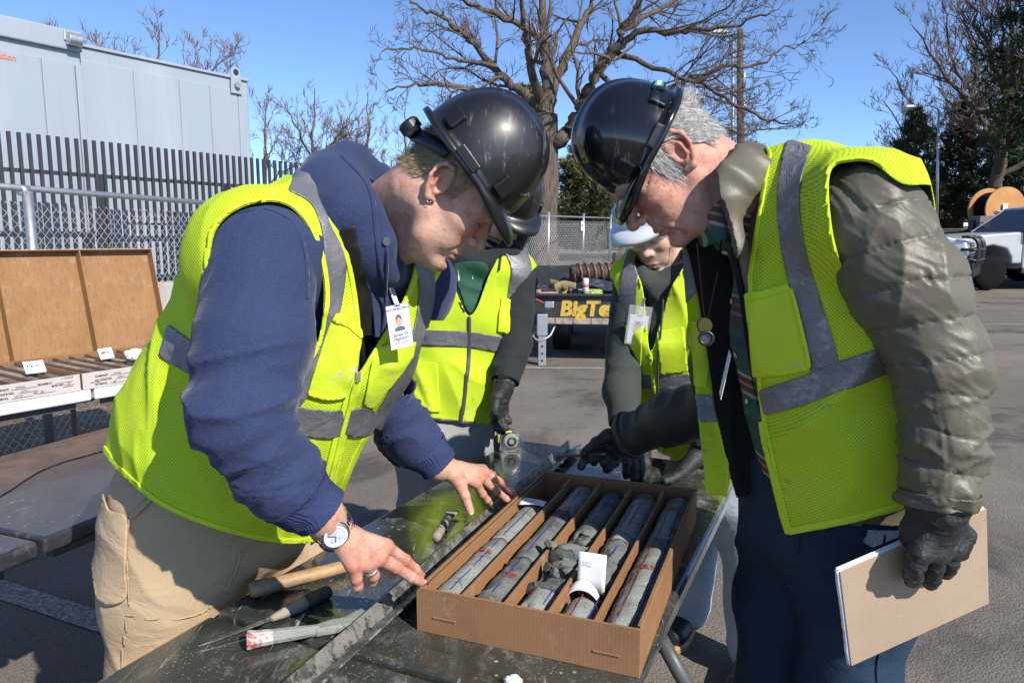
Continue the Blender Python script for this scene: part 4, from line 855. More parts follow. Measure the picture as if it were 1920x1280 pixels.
def conifer(px, top, bot, d, seed, label, mat, wid, nb=60, tufts=9, L=.24, w=.022, gap=.12, shape=1., group='evergreens beyond the lot', droop=.1, nn=9, name='evergreen_tree'):
    g = np.random.default_rng(seed); b = P(px, bot, d); H = P(px, top, d)[2] - b[2]; t = thing(name, b, label, 'tree', group); tk = [(wob(np.array([b, b + [.02 * H, 0, H * .5], b + [0, 0, H * .97]]), g, 5, .02), np.linspace(.022 * H + .05, .02, 11))]
    V, F = tubes(tk, 8); obj('trunk', V, F, MAT['bark'], t); bl, P_, D_ = [], [], []
    for k in range(nb):
        z = gap + (1 - gap) * (k + g.random()) / nb; a = k * 2.4 + g.normal() * .4; rad = wid * H * ((1 - z) ** shape * .95 + .10) * g.uniform(.65, 1.15) * min(1, .55 + z * 1.5); e = np.array([math.cos(a), math.sin(a), g.uniform(-.05, .4)]); s = b + [0, 0, H * z]; q = np.array([s, s + e * rad * .5 + [0, 0, -.02 * rad], s + e * rad + [0, 0, .10 * rad]]); q = wob(q, g, 3, .08); bl.append((q, np.linspace(.012 * H * (1 - z) + .015, .008, len(q))))
        m = int(tufts * (.5 + rad / (wid * H))); u = g.uniform(.22, 1.0, m); i = np.minimum((u * (len(q) - 1)).astype(int), len(q) - 2); f = u * (len(q) - 1) - i; pp = q[i] + (q[i + 1] - q[i]) * f[:, None] + g.normal(size=(m, 3)) * rad * .10; P_.append(pp); D_.append(np.tile(nrm(e), (m, 1)))
    V, F = tubes(bl, 4); obj('limbs', V, F, MAT['bark'], t); V, F = needles(np.vstack(P_), np.vstack(D_), nn, L, w, g, droop); obj('crown', V, F, MAT[mat], t, False); return t
conifer(1925, -120, 450, 24, 51, 'dark green pine cut by the right frame edge', 'pine', .26, 80, 15, .30, .022, .30, .6)
conifer(1700, 205, 450, 30, 52, 'dark cedar rising above the quilted shoulder', 'cedar', .30, 80, 14, .24, .022, .08, .8); conifer(1790, 190, 452, 31, 53, 'dark cedar behind the pickup trucks', 'cedar', .30, 80, 14, .25, .022, .10, .7); conifer(1875, 215, 452, 29, 54, 'pine behind the orange cable reel', 'pine', .34, 80, 14, .26, .022, .10, .7); conifer(1640, 300, 452, 37, 55, 'low cedar at the left of the dark evergreens', 'cedar', .4, 60, 12, .25, .024, .05, .6); conifer(1690, 285, 452, 33, 62, 'rounded dark cedar just above the quilted sleeve', 'cedar', .42, 70, 14, .25, .024, .05, .6); conifer(1745, 330, 452, 40, 60, 'short olive juniper beyond the far car', 'juniper', .6, 60, 14, .25, .03, .03, .5)
conifer(1090, 285, 470, 33, 56, 'olive juniper behind the far mesh fence', 'juniper', .42, 90, 20, .26, .026, .03, .45); conifer(1150, 310, 470, 35, 57, 'olive juniper right of the first one behind the far fence', 'juniper', .45, 80, 18, .26, .026, .03, .45); conifer(985, 160, 460, 38, 58, 'yellow green pine top showing left of the thick trunk', 'juniper', .20, 70, 16, .28, .026, .2, .6); conifer(1210, 330, 470, 36, 59, 'dark juniper behind the white hard hat', 'cedar', .5, 70, 16, .26, .026, .03, .45); conifer(930, 330, 470, 37, 61, 'olive juniper left of the thick trunk', 'juniper', .45, 70, 16, .26, .026, .03, .45)
# a far mass of brush that closes the horizon
g = np.random.default_rng(77); n = 6500; x = g.uniform(-75, 110, n); y = g.uniform(58, 74, n); hh = (3.2 + 2.2 * fbm(np.stack([x * .09, y * .05, x * 0], 1), 3)) * g.uniform(.05, 1, n); V, F = needles(np.stack([x, y, .68 + hh], 1), np.tile([0, 0, 1.], (n, 1)), 7, 1.1, .055, g); tag(obj('far_brush', V, F, MAT['cedar'], None, False), 'dark far mass of brush and junipers along the horizon', 'brush', kind='stuff')
# ================================================================== far fence, poles
ff = thing('chain_link_fence', P(1034, 520, 22.5) * [1, 1, 0], 'far chain link fence with pale posts in front of the thick tree trunk', 'fence')
q0, q1 = np.array([-.9, 17.7, 0]), np.array([7.0, 36., 0]); dq = nrm(q1 - q0); Lq = np.linalg.norm(q1 - q0); V, F = chainlink(q0, q1, .04, 1.80, .15, .0042, 3); tag(obj('wire_mesh', V, F, MAT['wire'], ff), kind='stuff')
zt = lambda p, z: np.array([p[0], p[1], float(gz(0, p[1])) + z]); mb = MB(); mb.tube([zt(q0 + dq * s, 1.82) for s in np.linspace(0, Lq, 9)], .028, 8); mb.build('top_rail', MAT['galv'], ff, True)
for s in np.arange(.2, Lq, 3.45) + 1.42: mb = MB(); c = q0 + dq * s; mb.tube([zt(c, 0), zt(c, 1.95)], .040, 8); mb.build('post', MAT['galv'], ff, True)
c = zt(q0 + dq * 8.2, 1.52); sg = thing('fence_sign', c, 'small white sign wired to the far mesh fence', 'sign'); nq = np.array([dq[1], -dq[0], 0]); mb = MB(); mb.box(c + nq * .06, (.14, .005, .16), np.stack([dq, nq, [0, 0, 1]], 1)); mb.build('plate', MAT['paper'], sg); mb = MB(); mb.box(c + nq * .068 + [0, 0, .02], (.09, .002, .03), np.stack([dq, nq, [0, 0, 1]], 1)); mb.build('print_block', M('red_print', (.4, .12, .1), .6).m, sg)
b = P(1388, 470, 34); up = thing('utility_pole', b, 'weathered wooden utility pole behind the branches of the big tree', 'pole'); mb = MB(); mb.tube([b, P(1388, 55, 34)], [.17, .13], 10); mb.build('shaft', MAT['bark'], up, True)
for y in (150, 205): a = P(1388, y, 34); mb = MB(); mb.tube([a + [.12, -.1, -.35], a + [.12, -.1, .35]], .10, 10); mb.build('transformer_can', MAT['galv'], up, True)
b = P(1374, 470, 30); sl = thing('street_lamp', b, 'pale street lamp with a short arm beside the utility pole', 'street lamp'); mb = MB(); mb.tube([b, P(1374, 78, 30)], [.09, .05], 10); mb.build('shaft', MAT['galv'], sl, True); a, c = P(1374, 80, 30), P(1352, 60, 30); mb = MB(); mb.tube([a, (a + c) / 2 + [0, 0, .12], c], .03, 8); mb.build('arm', MAT['galv'], sl, True); mb = MB(); mb.box(c + [-.05, 0, 0], (.30, .14, .06)); mb.build('lamp_head', MAT['white_plastic'], sl, bev=.03)
b = P(1756, 452, 26); sl = thing('street_lamp', b, 'thin pale lamp post among the right evergreens', 'street lamp'); mb = MB(); mb.tube([b, P(1760, 205, 26)], [.06, .035], 8); mb.build('shaft', MAT['galv'], sl, True); a = P(1760, 205, 26); mb = MB(); mb.tube([a, a + [-.3, 0, .12], a + [-.9, 0, .10]], .022, 6); mb.build('arm', MAT['galv'], sl, True); mb = MB(); mb.box(a + [-1.0, 0, .09], (.2, .1, .04)); mb.build('lamp_head', MAT['white_plastic'], sl, bev=.02)

# ================================================================== trailer
m = M('trailer_black', (.030, .032, .034), .5); m.mix(m.ramp(m.noise(5, 5, .7), .5, .68), (.085, .082, .075), .8); m.mix(m.ramp(m.noise(30, 4, .7), .6, .7), (.14, .12, .1), .5); MAT['trailer'] = m.m
m = M('yellow_lettering', (.60, .39, .06), .55); m.mix(m.ramp(m.noise(22, 5, .75), .52, .62), (.22, .15, .05), .8); MAT['yellow_ink'] = m.m; m = M('worn_band', (.36, .32, .27), .6); m.mix(m.ramp(m.noise(14, 4, .7), .5, .6), (.2, .12, .08), .7); MAT['band_worn'] = m.m
T0 = P(988, 586, 8.15); T0[2] = 0; tx = nrm([1, -.11, 0]); ty = np.array([.11, 1, 0]); ty = nrm(ty - tx * (ty @ tx)); Mt = np.stack([tx, ty, [0, 0, 1]], 1)
tl = thing('utility_trailer', T0, 'black flat trailer with yellow lettering on its front rail', 'trailer')
def tb(name, c, h, mat, bev=.006): mb = MB(); mb.box(T0 + Mt @ np.array(c, float), h, Mt); return mb.build(name, MAT[mat], tl, bev=bev)
tb('front_rail', (1.5, .03, .655), (1.5, .03, .165), 'trailer'); tb('front_rail_lip', (1.5, .0, .825), (1.5, .06, .012), 'dark_steel'); tb('reflective_band', (.60, -.004, .535), (.42, .003, .034), 'band_worn', .001)
for k in range(4): tb('band_joint', (.32 + .2 * k, -.0085, .535), (.004, .002, .034), 'trailer', 0)
tb('deck', (1.5, 1.6, .74), (1.5, 1.5, .03), 'trailer'); tb('back_board', (1.4, 2.1, .92), (1.5, .03, .16), 'trailer'); tb('side_rail', (.03, 1.6, .66), (.03, 1.5, .15), 'trailer'); tb('cross_member', (1.5, .9, .60), (1.45, .05, .08), 'dark_steel'); tb('axle', (1.5, 2.2, .42), (1.4, .06, .06), 'dark_steel')
lettering('BigTex', .235, T0 + Mt @ np.array([.37, -.006, .60]), tx, (0, 0, 1), MAT['yellow_ink'], tl, bold=.012, shear=.12, lift=.003); lettering('T-4', .10, T0 + Mt @ np.array([.82, 2.06, .93]), tx, (0, 0, 1), MAT['band_worn'], tl, lift=.004)
for y in (1.2, 2.4):
    for x in (.35, 2.7):
        c = T0 + Mt @ np.array([x, y, .36]); mb = MB(); mb.lathe([(.18, -.11), (.33, -.11), (.36, -.07), (.36, .07), (.33, .11), (.18, .11)], c, tx, 28); mb.build('tyre', MAT['black_plastic'], tl, True)
jk_ = P(1016, 690, 8.05); jk_[2] = .0
for nm, a, b_, w, mt in (('jack_post', .04, .52, .085, 'galv'), ('jack_sleeve', .38, .62, .115, 'galv')): mb = MB(); mb.box(jk_ + [0, 0, (a + b_) / 2], (w / 2, w / 2, (b_ - a) / 2)); mb.build(nm, MAT[mt], tl, bev=.006)
mb = MB(); mb.box(jk_ + [0, 0, .02], (.13, .10, .012)); mb.build('jack_foot', MAT['band_worn'], tl, bev=.004)
for k in range(5): mb = MB(); mb.lathe([(.001, 0), (.014, 0), (.014, .004)], jk_ + [0, -.0435, .10 + .08 * k], (0, -1, 0), 10); mb.build('pin_hole', MAT['dark_steel'], tl)
def chain_links(name, pts, parent, n, r=.016, w=.0055, mat='dark_steel'):
    q = spline(pts, 12); i = np.linspace(0, len(q) - 2, n).astype(int)
    for k, j in enumerate(i):
        c = q[j]; d = nrm(q[j + 1] - q[j]); s = nrm(np.cross(d, (0, 1, 0) if k % 2 else (1, 0, .2))); a = np.linspace(0, 2 * np.pi, 11); mb = MB(); mb.tube([c + d * r * 1.5 * math.cos(t) + s * r * math.sin(t) for t in a], w, 5, False); mb.build(name, MAT[mat], parent, True)
chain_links('chain_link', [P(1003, 562, 8.0), P(1000, 595, 7.98), P(990, 622, 7.98), P(978, 634, 8.0)], tl, 17)
mb = MB(); mb.tube(spline([P(1040, 612, 8.1), P(1030, 630, 8.02), P(1010, 638, 8.0), P(1000, 628, 8.05), P(1012, 616, 8.1)], 6), .012, 6); mb.build('hose', MAT['galv'], tl, True)
mb = MB(); mb.tube(spline([P(985, 548, 8.05), P(998, 558, 8.0), P(1015, 566, 8.0), P(1024, 572, 8.0)], 6), .014, 6); mb.build('red_strap', M('red_strap', (.28, .03, .03), .7).m, tl, True); mb = MB(); mb.box(P(1030, 571, 7.97), (.05, .03, .035), Mt); mb.build('padlock', MAT['galv'], tl, bev=.008)
# load on the trailer, each piece a thing of its own
def on(x, y, z): return T0 + Mt @ np.array([x, y, z])
def bit(name, c, h, rz, mat, label, cat, bev=.006, tilt=0.): 
    a = np.array([math.cos(rz), math.sin(rz), math.sin(tilt)]); a = nrm(a); b_ = nrm(np.cross((0, 0, 1), a)); o = MB(); o.box(c, h, np.stack([a, b_, np.cross(a, b_)], 1)); ob = o.build(name, MAT[mat], None, bev=bev); tag(ob, label, cat); return ob
m = M('tan_webbing', (.22, .17, .09), .9); m.bump(m.noise(60, 3), .5, .004); MAT['tan_web'] = m.m
for k, (pts, lab) in enumerate((([P(1030, 530, 8.7), P(1050, 536, 8.6), P(1064, 548, 8.5), P(1055, 556, 8.4)], 'tan webbing strap looped over the trailer deck'), ([P(1046, 552, 8.4), P(1040, 542, 8.5), P(1056, 534, 8.6), P(1080, 538, 8.6)], 'second tan strap folded behind the can on the trailer'))):
    q = spline(pts, 6); V = np.vstack([q + [0, 0, .05], q - [0, 0, .05]]); n_ = len(q); o = obj('webbing_strap', V, [(i, i + 1, n_ + i + 1, n_ + i) for i in range(n_ - 1)], MAT['tan_web']); solid(o, .012); tag(o, lab, 'strap')
bit('wood_block', P(1025, 553, 8.4), (.12, .06, .035), .4, 'wood', 'short pale wood block on the trailer near the lock', 'wood block'); bit('wood_block', P(1000, 553, 8.45), (.09, .06, .05), -.3, 'wood', 'stubby wood block at the left end of the trailer', 'wood block', tilt=.2); bit('plank', P(1052, 560, 8.32), (.16, .03, .014), -.5, 'wood', 'thin plank leaning over the trailer lip', 'plank', tilt=-.35); bit('tool_case', P(1078, 549, 8.5), (.09, .07, .05), .2, 'black_plastic', 'small black case left of the can on the trailer', 'case', .01)
cn = thing('drink_can', P(1098, 560, 8.30), 'silver and white drink can standing on the trailer lip', 'can'); c = P(1098, 551, 8.30); c[2] = .842; mb = MB(); mb.lathe([(.026, 0), (.034, .008), (.034, .145), (.027, .160), (.025, .158)], c, (0, 0, 1), 20); mb.build('body', MAT['white_plastic'], cn, True); mb = MB(); mb.lathe([(.0345, .06), (.0346, .10)], c, (0, 0, 1), 20); mb.build('print_band', MAT['orange_ink'], cn, True)
m = M('dark_tarp', (.03, .036, .055), .6); m.bump(m.noise(6, 4, dist=1), .8, .06); MAT['tarp'] = m.m
def heap(c, r, seed, mat, label, cat, name, amp=.35): 
    bm = bmesh.new(); bmesh.ops.create_icosphere(bm, subdivisions=4, radius=1); V = np.array([v.co for v in bm.verts]); F = np.array([[v.index for v in f.verts] for f in bm.faces]); bm.free(); V = V * (1 + amp * fbm(V * 2.2, seed)[:, None]); tag(obj(name, np.asarray(c) + V * r, F, MAT[mat]), label, cat)
heap(P(1128, 540, 8.7), (.26, .18, .10), 3, 'tarp', 'crumpled dark blue tarp on the trailer deck', 'tarp', 'tarp'); heap(P(1112, 552, 8.4), (.11, .08, .06), 4, 'bag_plastic', 'crumpled yellow green plastic on the trailer beside the can', 'plastic bag', 'plastic_bag'); heap(P(1000, 540, 8.9), (.16, .12, .05), 6, 'tarp', 'dark rag on the left end of the trailer', 'rag', 'rag')
ag = thing('auger', P(1072, 512, 9.9), 'rusty steel auger with a spiral rib lying on the trailer', 'auger'); m = M('rusty_steel', (.16, .10, .07), .55, .4); m.mix(m.ramp(m.noise(14, 4), .45, .65), (.25, .17, .12), .8); a = P(1070, 512, 9.9); e = nrm([1, .10, .02]); mb = MB(); mb.lathe([(.075, 0), (.115, 0), (.115, 1.5), (.075, 1.5)], a, e, 24); mb.build('tube', m.m, ag, True); mb = MB(); mb.lathe([(.001, -.002), (.085, -.002)], a, e, 24); mb.build('bore', MAT['dark_steel'], ag)
tt = np.linspace(0, 15 * 2 * np.pi, 15 * 22); u_ = nrm(np.cross(e, (0, 0, 1))); v_ = np.cross(e, u_); V, F = tubes([(a + np.outer(tt / tt[-1] * 1.45 + .03, e) + .125 * (np.outer(np.cos(tt), u_) + np.outer(np.sin(tt), v_)), np.full(len(tt), .017))], 5); obj('spiral_rib', V, F, m.m, ag)
ub = thing('utility_box', P(1172, 500, 12.5), 'brown metal cabinet standing beyond the trailer', 'cabinet'); c = P(1172, 478, 12.5); mb = MB(); mb.box([c[0], c[1], .62], (.20, .16, .60)); mb.build('cabinet', M('brown_paint', (.09, .065, .05), .5).m, ub, bev=.02); mb = MB(); mb.box([c[0] - .05, c[1] - .168, .75], (.015, .01, .06)); mb.build('latch', MAT['galv'], ub)

# ================================================================== trucks and their loads
m = M('white_car_paint', (.66, .68, .70), .22); m.b.inputs['Coat Weight'].default_value = .5; m.mix(m.ramp(m.noise(3, 4), .55, .75), (.5, .48, .45), .3); MAT['white_paint'] = m.m
m = M('dusty_white_paint', (.44, .45, .46), .3); m.mix(m.ramp(m.noise(3, 4, stretch=(1, 1, .6)), .45, .7), (.34, .32, .30), .6); m.b.inputs['Coat Weight'].default_value = .35; MAT['dusty_paint'] = m.m
m = M('window_glass', (.012, .015, .017), .05, spec=.8); MAT['glass'] = m.m; MAT['tyre'] = M('tyre_rubber', (.010, .010, .010), .9, 0., .1).m; MAT['headlamp'] = M('headlamp', (.55, .57, .6), .1, .4).m; MAT['amber'] = M('amber_lens', (.7, .22, .02), .2).m
def pickup(loc, rz, label, paint, guard, deck, letters=False):
    """local axes: +x forward, +y left, z up, origin on the ground under the middle of the front axle"""
    t = thing('pickup_truck', loc, label, 'pickup truck', 'white work trucks at the right', rz)
    def bx(n, c, h, mat, bev=.02, seg=3): mb = MB(); mb.box(c, h); return mb.build(n, mat if not isinstance(mat, str) else MAT[mat], t, local=True, bev=bev, seg=seg)
    def pr(n, poly_, y0, y1, mat, bev=.02): mb = MB(); mb.prism(poly_, (0, y0, 0), (1, 0, 0), (0, 0, 1), (0, y1 - y0, 0)); return mb.build(n, MAT[mat], t, local=True, bev=bev, seg=3)
    hood = [(.92, .62), (.98, 1.02), (.93, 1.20), (.55, 1.29), (-.75, 1.38), (-.75, .62), (-.50, .62), (-.48, .78), (-.35, .98), (.0, 1.06), (.35, .98), (.48, .78), (.5, .62)]
    pr('hood', hood, -.98, .98, paint, .05); pr('cab', [(-.76, .50), (-.76, 1.37), (-3.15, 1.37), (-3.15, .50)], -.99, .99, paint, .04)
    pr('cab_roof', [(-1.52, 1.99), (-1.85, 2.05), (-2.9, 2.05), (-3.12, 1.98), (-3.12, 1.93), (-1.50, 1.93)], -.80, .80, paint, .03)
    for s in (-1, 1):                                      # window frames, side glass, doors
        for a, b_ in (((-.80, 1.37), (-1.55, 1.95)), ((-2.05, 1.37), (-2.05, 1.95)), ((-3.08, 1.37), (-3.08, 1.95))): mb = MB(); mb.bar((a[0], s * .96, a[1]), (b_[0], s * .79, b_[1]), .07, .07); mb.build('pillar', MAT[paint], t, local=True, bev=.01)
        V = [(-.95, s * .945, 1.385), (-2.0, s * .945, 1.385), (-2.0, s * .80, 1.92), (-1.58, s * .80, 1.92)]; obj('side_window', V, [(0, 1, 2, 3)], MAT['glass'], t, False, local=True); V = [(-2.10, s * .945, 1.385), (-3.04, s * .945, 1.385), (-3.04, s * .80, 1.92), (-2.10, s * .80, 1.92)]; obj('side_window', V, [(0, 1, 2, 3)], MAT['glass'], t, False, local=True)
        for x0, x1 in ((-.85, -2.02), (-2.06, -3.06)):
            d = bx('door', ((x0 + x1) / 2, s * .993, .95), (abs(x1 - x0) / 2, .012, .40), paint, .01); h = MB(); h.box((x1 + .16, s * 1.015, 1.20), (.09, .014, .022)); o = h.build('handle', MAT['galv'], None, local=True, bev=.006); o.parent = d
        bx('mirror', (-.98, s * 1.22, 1.55), (.06, .10, .16), 'black_plastic', .03); bx('mirror_arm', (-.98, s * 1.06, 1.45), (.03, .10, .025), 'black_plastic', .006); bx('rocker', (-1.95, s * .95, .46), (1.2, .05, .07), 'dark_steel')
        for x in (0, -3.75): mb = MB(); mb.lathe([(.20, -.13), (.38, -.14), (.41, -.09), (.41, .09), (.38, .14), (.20, .14)], (x, s * .86, .41), (0, s, 0), 32); w = mb.build('wheel', MAT['tyre'], t, True, local=True); mb = MB(); mb.lathe([(.001, .09), (.10, .11), (.19, .07), (.21, .13)], (x, s * .86, .41), (0, s, 0), 20); o = mb.build('rim', MAT['galv'], None, True, local=True); o.parent = w
        bx('headlight', (.945, s * .70, 1.0), (.035, .17, .14), 'headlamp', .03); bx('marker_light', (.92, s * .905, 1.0), (.04, .05, .14), 'amber', .015)
    obj('windscreen', [(-.78, -.92, 1.385), (-.78, .92, 1.385), (-1.50, .78, 1.94), (-1.50, -.78, 1.94)], [(0, 1, 2, 3)], MAT['glass'], t, False, local=True); obj('rear_window', [(-3.12, -.85, 1.40), (-3.12, .85, 1.40), (-3.10, .75, 1.93), (-3.10, -.75, 1.93)], [(0, 1, 2, 3)], MAT['glass'], t, False, local=True)
    g = bx('grille', (.965, 0, 1.0), (.025, .52, .16), 'black_plastic', .01)
    for k in range(5): h = MB(); h.box((.995, 0, .88 + .06 * k), (.012, .50, .012)); o = h.build('grille_bar', MAT['galv'], None, local=True, bev=.003); o.parent = g
    bx('bumper', (1.02, 0, .60), (.10, .98, .17), 'black_plastic', .05)
    if guard:
        for y in (-.92, -.45, .45, .92): mb = MB(); mb.tube(spline([(1.06, y, .55), (1.14, y, .8), (1.14, y, 1.15), (1.02, y, 1.30)], 5), .035, 8); mb.build('guard_upright', MAT['black_plastic'], t, True, local=True)
        for z in (.80, 1.02, 1.28): mb = MB(); mb.tube(spline([(.85, -1.0, z), (1.06 if z > 1.2 else 1.15, -.9, z), (1.08 if z > 1.2 else 1.16, 0, z), (1.06 if z > 1.2 else 1.15, .9, z), (.85, 1.0, z)], 5), .030, 8); mb.build('guard_rail', MAT['black_plastic'], t, True, local=True)
    bx('bed', (-4.35, 0, .95), (1.15, 1.05, .10), 'dark_steel'); bx('frame_rail', (-3.0, 0, .55), (2.6, .35, .08), 'dark_steel')
    if deck:
        for s in (-1, 1): bx('tool_box', (-3.55, s * 1.0, .72), (.36, .14, .32), 'trailer', .02); bx('tool_box', (-4.6, s * 1.02, 1.15), (.8, .12, .28), 'trailer', .02)
        bx('headache_rack', (-3.28, 0, 1.55), (.05, .95, .50), 'trailer', .02)
    if letters:
        for s, z, mt in (('Authentic', 1.06, 'red_ink'), ('Drilling', .93, 'ink')): lettering(s, .14, (-1.28, 1.008, z), (-1, 0, 0), (0, 0, 1), MAT[mt], t, local=True, bold=.004)
    return t
p1 = P(1694, 520, 16.6); p1[2] = float(gz(0, 16.6)); pickup(p1 + [.35, 0, 0], R(-36), 'white pickup truck with black grille guard, nearest at the right', 'white_paint', True, False)
p2 = P(1790, 520, 18.4); p2[2] = float(gz(0, 18.4)); pickup(p2 + [.2, 0, 0], R(183), 'dusty white work truck with red and black door lettering', 'dusty_paint', False, True, True)
fx = np.array([13.6, 21.2, .30]); fb = thing('equipment_trailer', fx, 'dark flatbed carrying the cable reel behind the dusty truck', 'trailer'); mb = MB(); mb.box(fx + [0, 0, 1.38], (1.9, 1.0, .06)); mb.build('deck', MAT['dark_steel'], fb, bev=.01)
for x in (-1.6, 1.6): mb = MB(); mb.box(fx + [x, 0, .67], (.08, .8, .66)); mb.build('support', MAT['dark_steel'], fb)
for x in (-.7, .5): mb = MB(); mb.lathe([(.2, -.12), (.42, -.12), (.45, 0), (.42, .12), (.2, .12)], fx + [x, -.9, .45], (0, 1, 0), 24); mb.build('tyre', MAT['tyre'], fb, True)
rc = P(1868, 392, 21.0); rx = nrm([.10, -.995, 0]); rl_ = thing('cable_reel', rc - [0, 0, .6], 'big orange wooden reel wound with black cable above the dusty truck', 'cable reel'); m = M('orange_plywood', (.50, .22, .06), .6); m.mix(m.ramp(m.noise(3, 4), .4, .7), (.58, .30, .10), .7)
for s in (-.36, .30): mb = MB(); mb.lathe([(.02, 0), (.60, 0), (.60, .05), (.02, .05)], rc + rx * s, rx, 40); mb.build('flange', m.m, rl_)
for k in range(7): mb = MB(); mb.lathe([(.44, 0), (.48, .018), (.48, .06), (.44, .078)], rc + rx * (-.30 + .084 * k), rx, 32); mb.build('cable_turn', MAT['tyre'], rl_, True)
mb = MB(); mb.box(rc + rx * .356 + [-.05, -.05, .05], (.07, .004, .09), np.stack([np.cross((0, 0, 1), rx), rx, [0, 0, 1]], 1)); mb.build('reel_label', MAT['paper'], rl_)
bc = P(1868, 408, 19.6); pb = thing('block_stack', bc - [0, 0, .4], 'stack of grey blocks under clear wrap in front of the cable reel', 'blocks'); bm_ = M('grey_block', (.16, .15, .14), .85).m
for i in range(3):
    for j in range(3): mb = MB(); mb.box(bc + [-.42 + .28 * i + .02 * (j % 2), .02 * ((i + j) % 2), -.42 + .185 * j], (.134, .2, .088)); mb.build('block', bm_, pb, bev=.012)
m = M('clear_wrap', (.6, .6, .6), .25); heap(bc + [.45, 0, .12], (.42, .3, .10), 9, 'paper', 'crumpled pale plastic sheet on the grey blocks', 'plastic sheet', 'plastic_sheet', .4)
mb = MB(); a, c = P(1712, 420, 21), P(1752, 421, 20.6); mb.tube([a - (c - a) * 1.2, c], .19, 18); o = mb.build('steel_casing', M('orange_rust', (.33, .13, .035), .5).m, None, True); tag(o, 'orange rusty casing pipe beyond the quilted sleeve', 'pipe'); mb = MB(); mb.tube([c - (c - a) * .1, c + (c - a) * .12], .21, 18); o = mb.build('pipe_collar', M('brown_rust', (.10, .06, .04), .6).m, None, True); tag(o, 'darker collar on the end of the orange casing pipe', 'pipe collar')
# far car
cr = P(1792, 455, 38); cr[2] = .64; fc = thing('parked_car', cr, 'pale grey car parked far off beyond the trucks', 'car'); m = M('silver_paint', (.33, .36, .40), .3)
for n_, pl_, w, mt in (('body', [(-2.2, .35), (2.2, .35), (2.2, .85), (1.3, .98), (-2.1, 1.0)], .9, m.m), ('cabin', [(-2.0, 1.0), (1.1, .98), (.4, 1.55), (-1.8, 1.6)], .75, MAT['glass']), ('roof', [(-1.85, 1.58), (.4, 1.55), (.3, 1.64), (-1.75, 1.68)], .76, m.m)): mb = MB(); mb.prism(pl_, cr + [0, -w, 0], (-1, 0, 0), (0, 0, 1), (0, 2 * w, 0)); mb.build(n_, mt, fc, bev=.05)
for x in (-1.4, 1.4): mb = MB(); mb.lathe([(.1, -.1), (.33, -.1), (.33, .1), (.1, .1)], cr + [x, -.85, .33], (0, 1, 0), 20); mb.build('wheel', MAT['tyre'], fc, True)
# ================================================================== people: materials
def mat_skin(name, c, red, pale):
    m = M(name, c, .54, spec=.35); at = m.N.new('ShaderNodeAttribute'); at.attribute_name = 'red'
    m.mix(m.ramp(m.noise(26, 4, .6), .38, .68), pale, .65); m.mix(m.ramp(m.noise(48, 5, .75), .48, .66), red, .62); m.mix(m.ramp(m.noise(330, 3, .7), .54, .66), tuple(x * .6 for x in red), .30); m.mix(at.outputs['Fac'], red, .85)
    m.mix(m.ramp(m.voro(210), .05, .14, 1, 0), tuple(x * .55 for x in red), .10)
    m.b.inputs['Subsurface Weight'].default_value = .10; m.b.inputs['Subsurface Radius'].default_value = (.012, .004, .002); m.b.inputs['Subsurface Scale'].default_value = .6
    m.bump(m.noise(190, 5, .75), .42, .0018); m.bump(m.voro(420), .25, .0008); m.bump(m.noise(46, 4, .65), .28, .004); return m.m
MAT['skin_pale'] = mat_skin('fair_skin', (.55, .315, .225), (.47, .155, .10), (.63, .41, .31))
MAT['skin_ruddy'] = mat_skin('ruddy_skin', (.55, .29, .21), (.46, .13, .085), (.62, .40, .31))
MAT['skin_light'] = mat_skin('light_skin', (.62, .41, .31), (.50, .19, .14), (.68, .48, .38))
def mat_cloth(name, c, c2, rough=.9, fz=900, amt=.5, b=.25, sheen=.0, spec=.2):
    m = M(name, c, rough, spec=spec); m.mix(m.ramp(m.noise(fz * .45, 2, .6), .40, .62), c2, amt); m.mix(m.ramp(m.noise(5, 4), .4, .7), c2, .3)
    m.bump(m.noise(fz * .3, 3), b, .0015)
    if sheen: m.b.inputs['Sheen Weight'].default_value = sheen; m.b.inputs['Sheen Roughness'].default_value = .4
    return m
m = mat_cloth('navy_fleece', (.025, .037, .092), (.047, .064, .140), .95, 1100, .5, .6, .18); m.bump(m.noise(90, 4, .7), .5, .004); MAT['navy'] = m.m
m = mat_cloth('navy_rib', (.030, .042, .11), (.045, .06, .14), .95); m.bump(m.wave(95, .3, rot=(0, 0, R(50))), .5, .002); MAT['navy_rib'] = m.m
def mat_vest(name, c, c2, hole, dirt):
    m = M(name, c, .75, spec=.2); m.mix(m.ramp(m.noise(4, 3), .35, .7), c2, .7); m.mix(m.ramp(m.noise(13, 5, .7), .50, .72), (.58, .70, .10), .5)
    v = m.voro(235, rnd=.10, dim='2D', co=m.coord('Object', (1, 1, 1), (R(90), 0, R(45)))); m.mix(m.ramp(v, .22, .36, 1, 0), hole, .62)
    if dirt: m.mix(m.math('MULTIPLY', m.ramp(m.noise(9, 5, .7), .60, .70), m.ramp(m.noise(45, 4, .7), .42, .60)), (.24, .26, .13), .8)
    m.bump(m.ramp(v, .2, .4), .35, .0012); m.bump(m.noise(16, 4, .55), .30, .010)
    m.b.inputs['Transmission Weight'].default_value = 0; return m.m
MAT['neon_mesh'] = mat_vest('neon_mesh', (.57, .74, .030), (.50, .68, .022), (.20, .29, .012), True)
m = M('neon_solid', (.60, .77, .030), .68, spec=.25); m.mix(m.ramp(m.noise(40, 4, .7), .60, .68), (.42, .46, .20), .45); m.bump(m.noise(16, 4), .3, .008); m.bump(m.noise(420, 2), .15, .001); MAT['neon'] = m.m
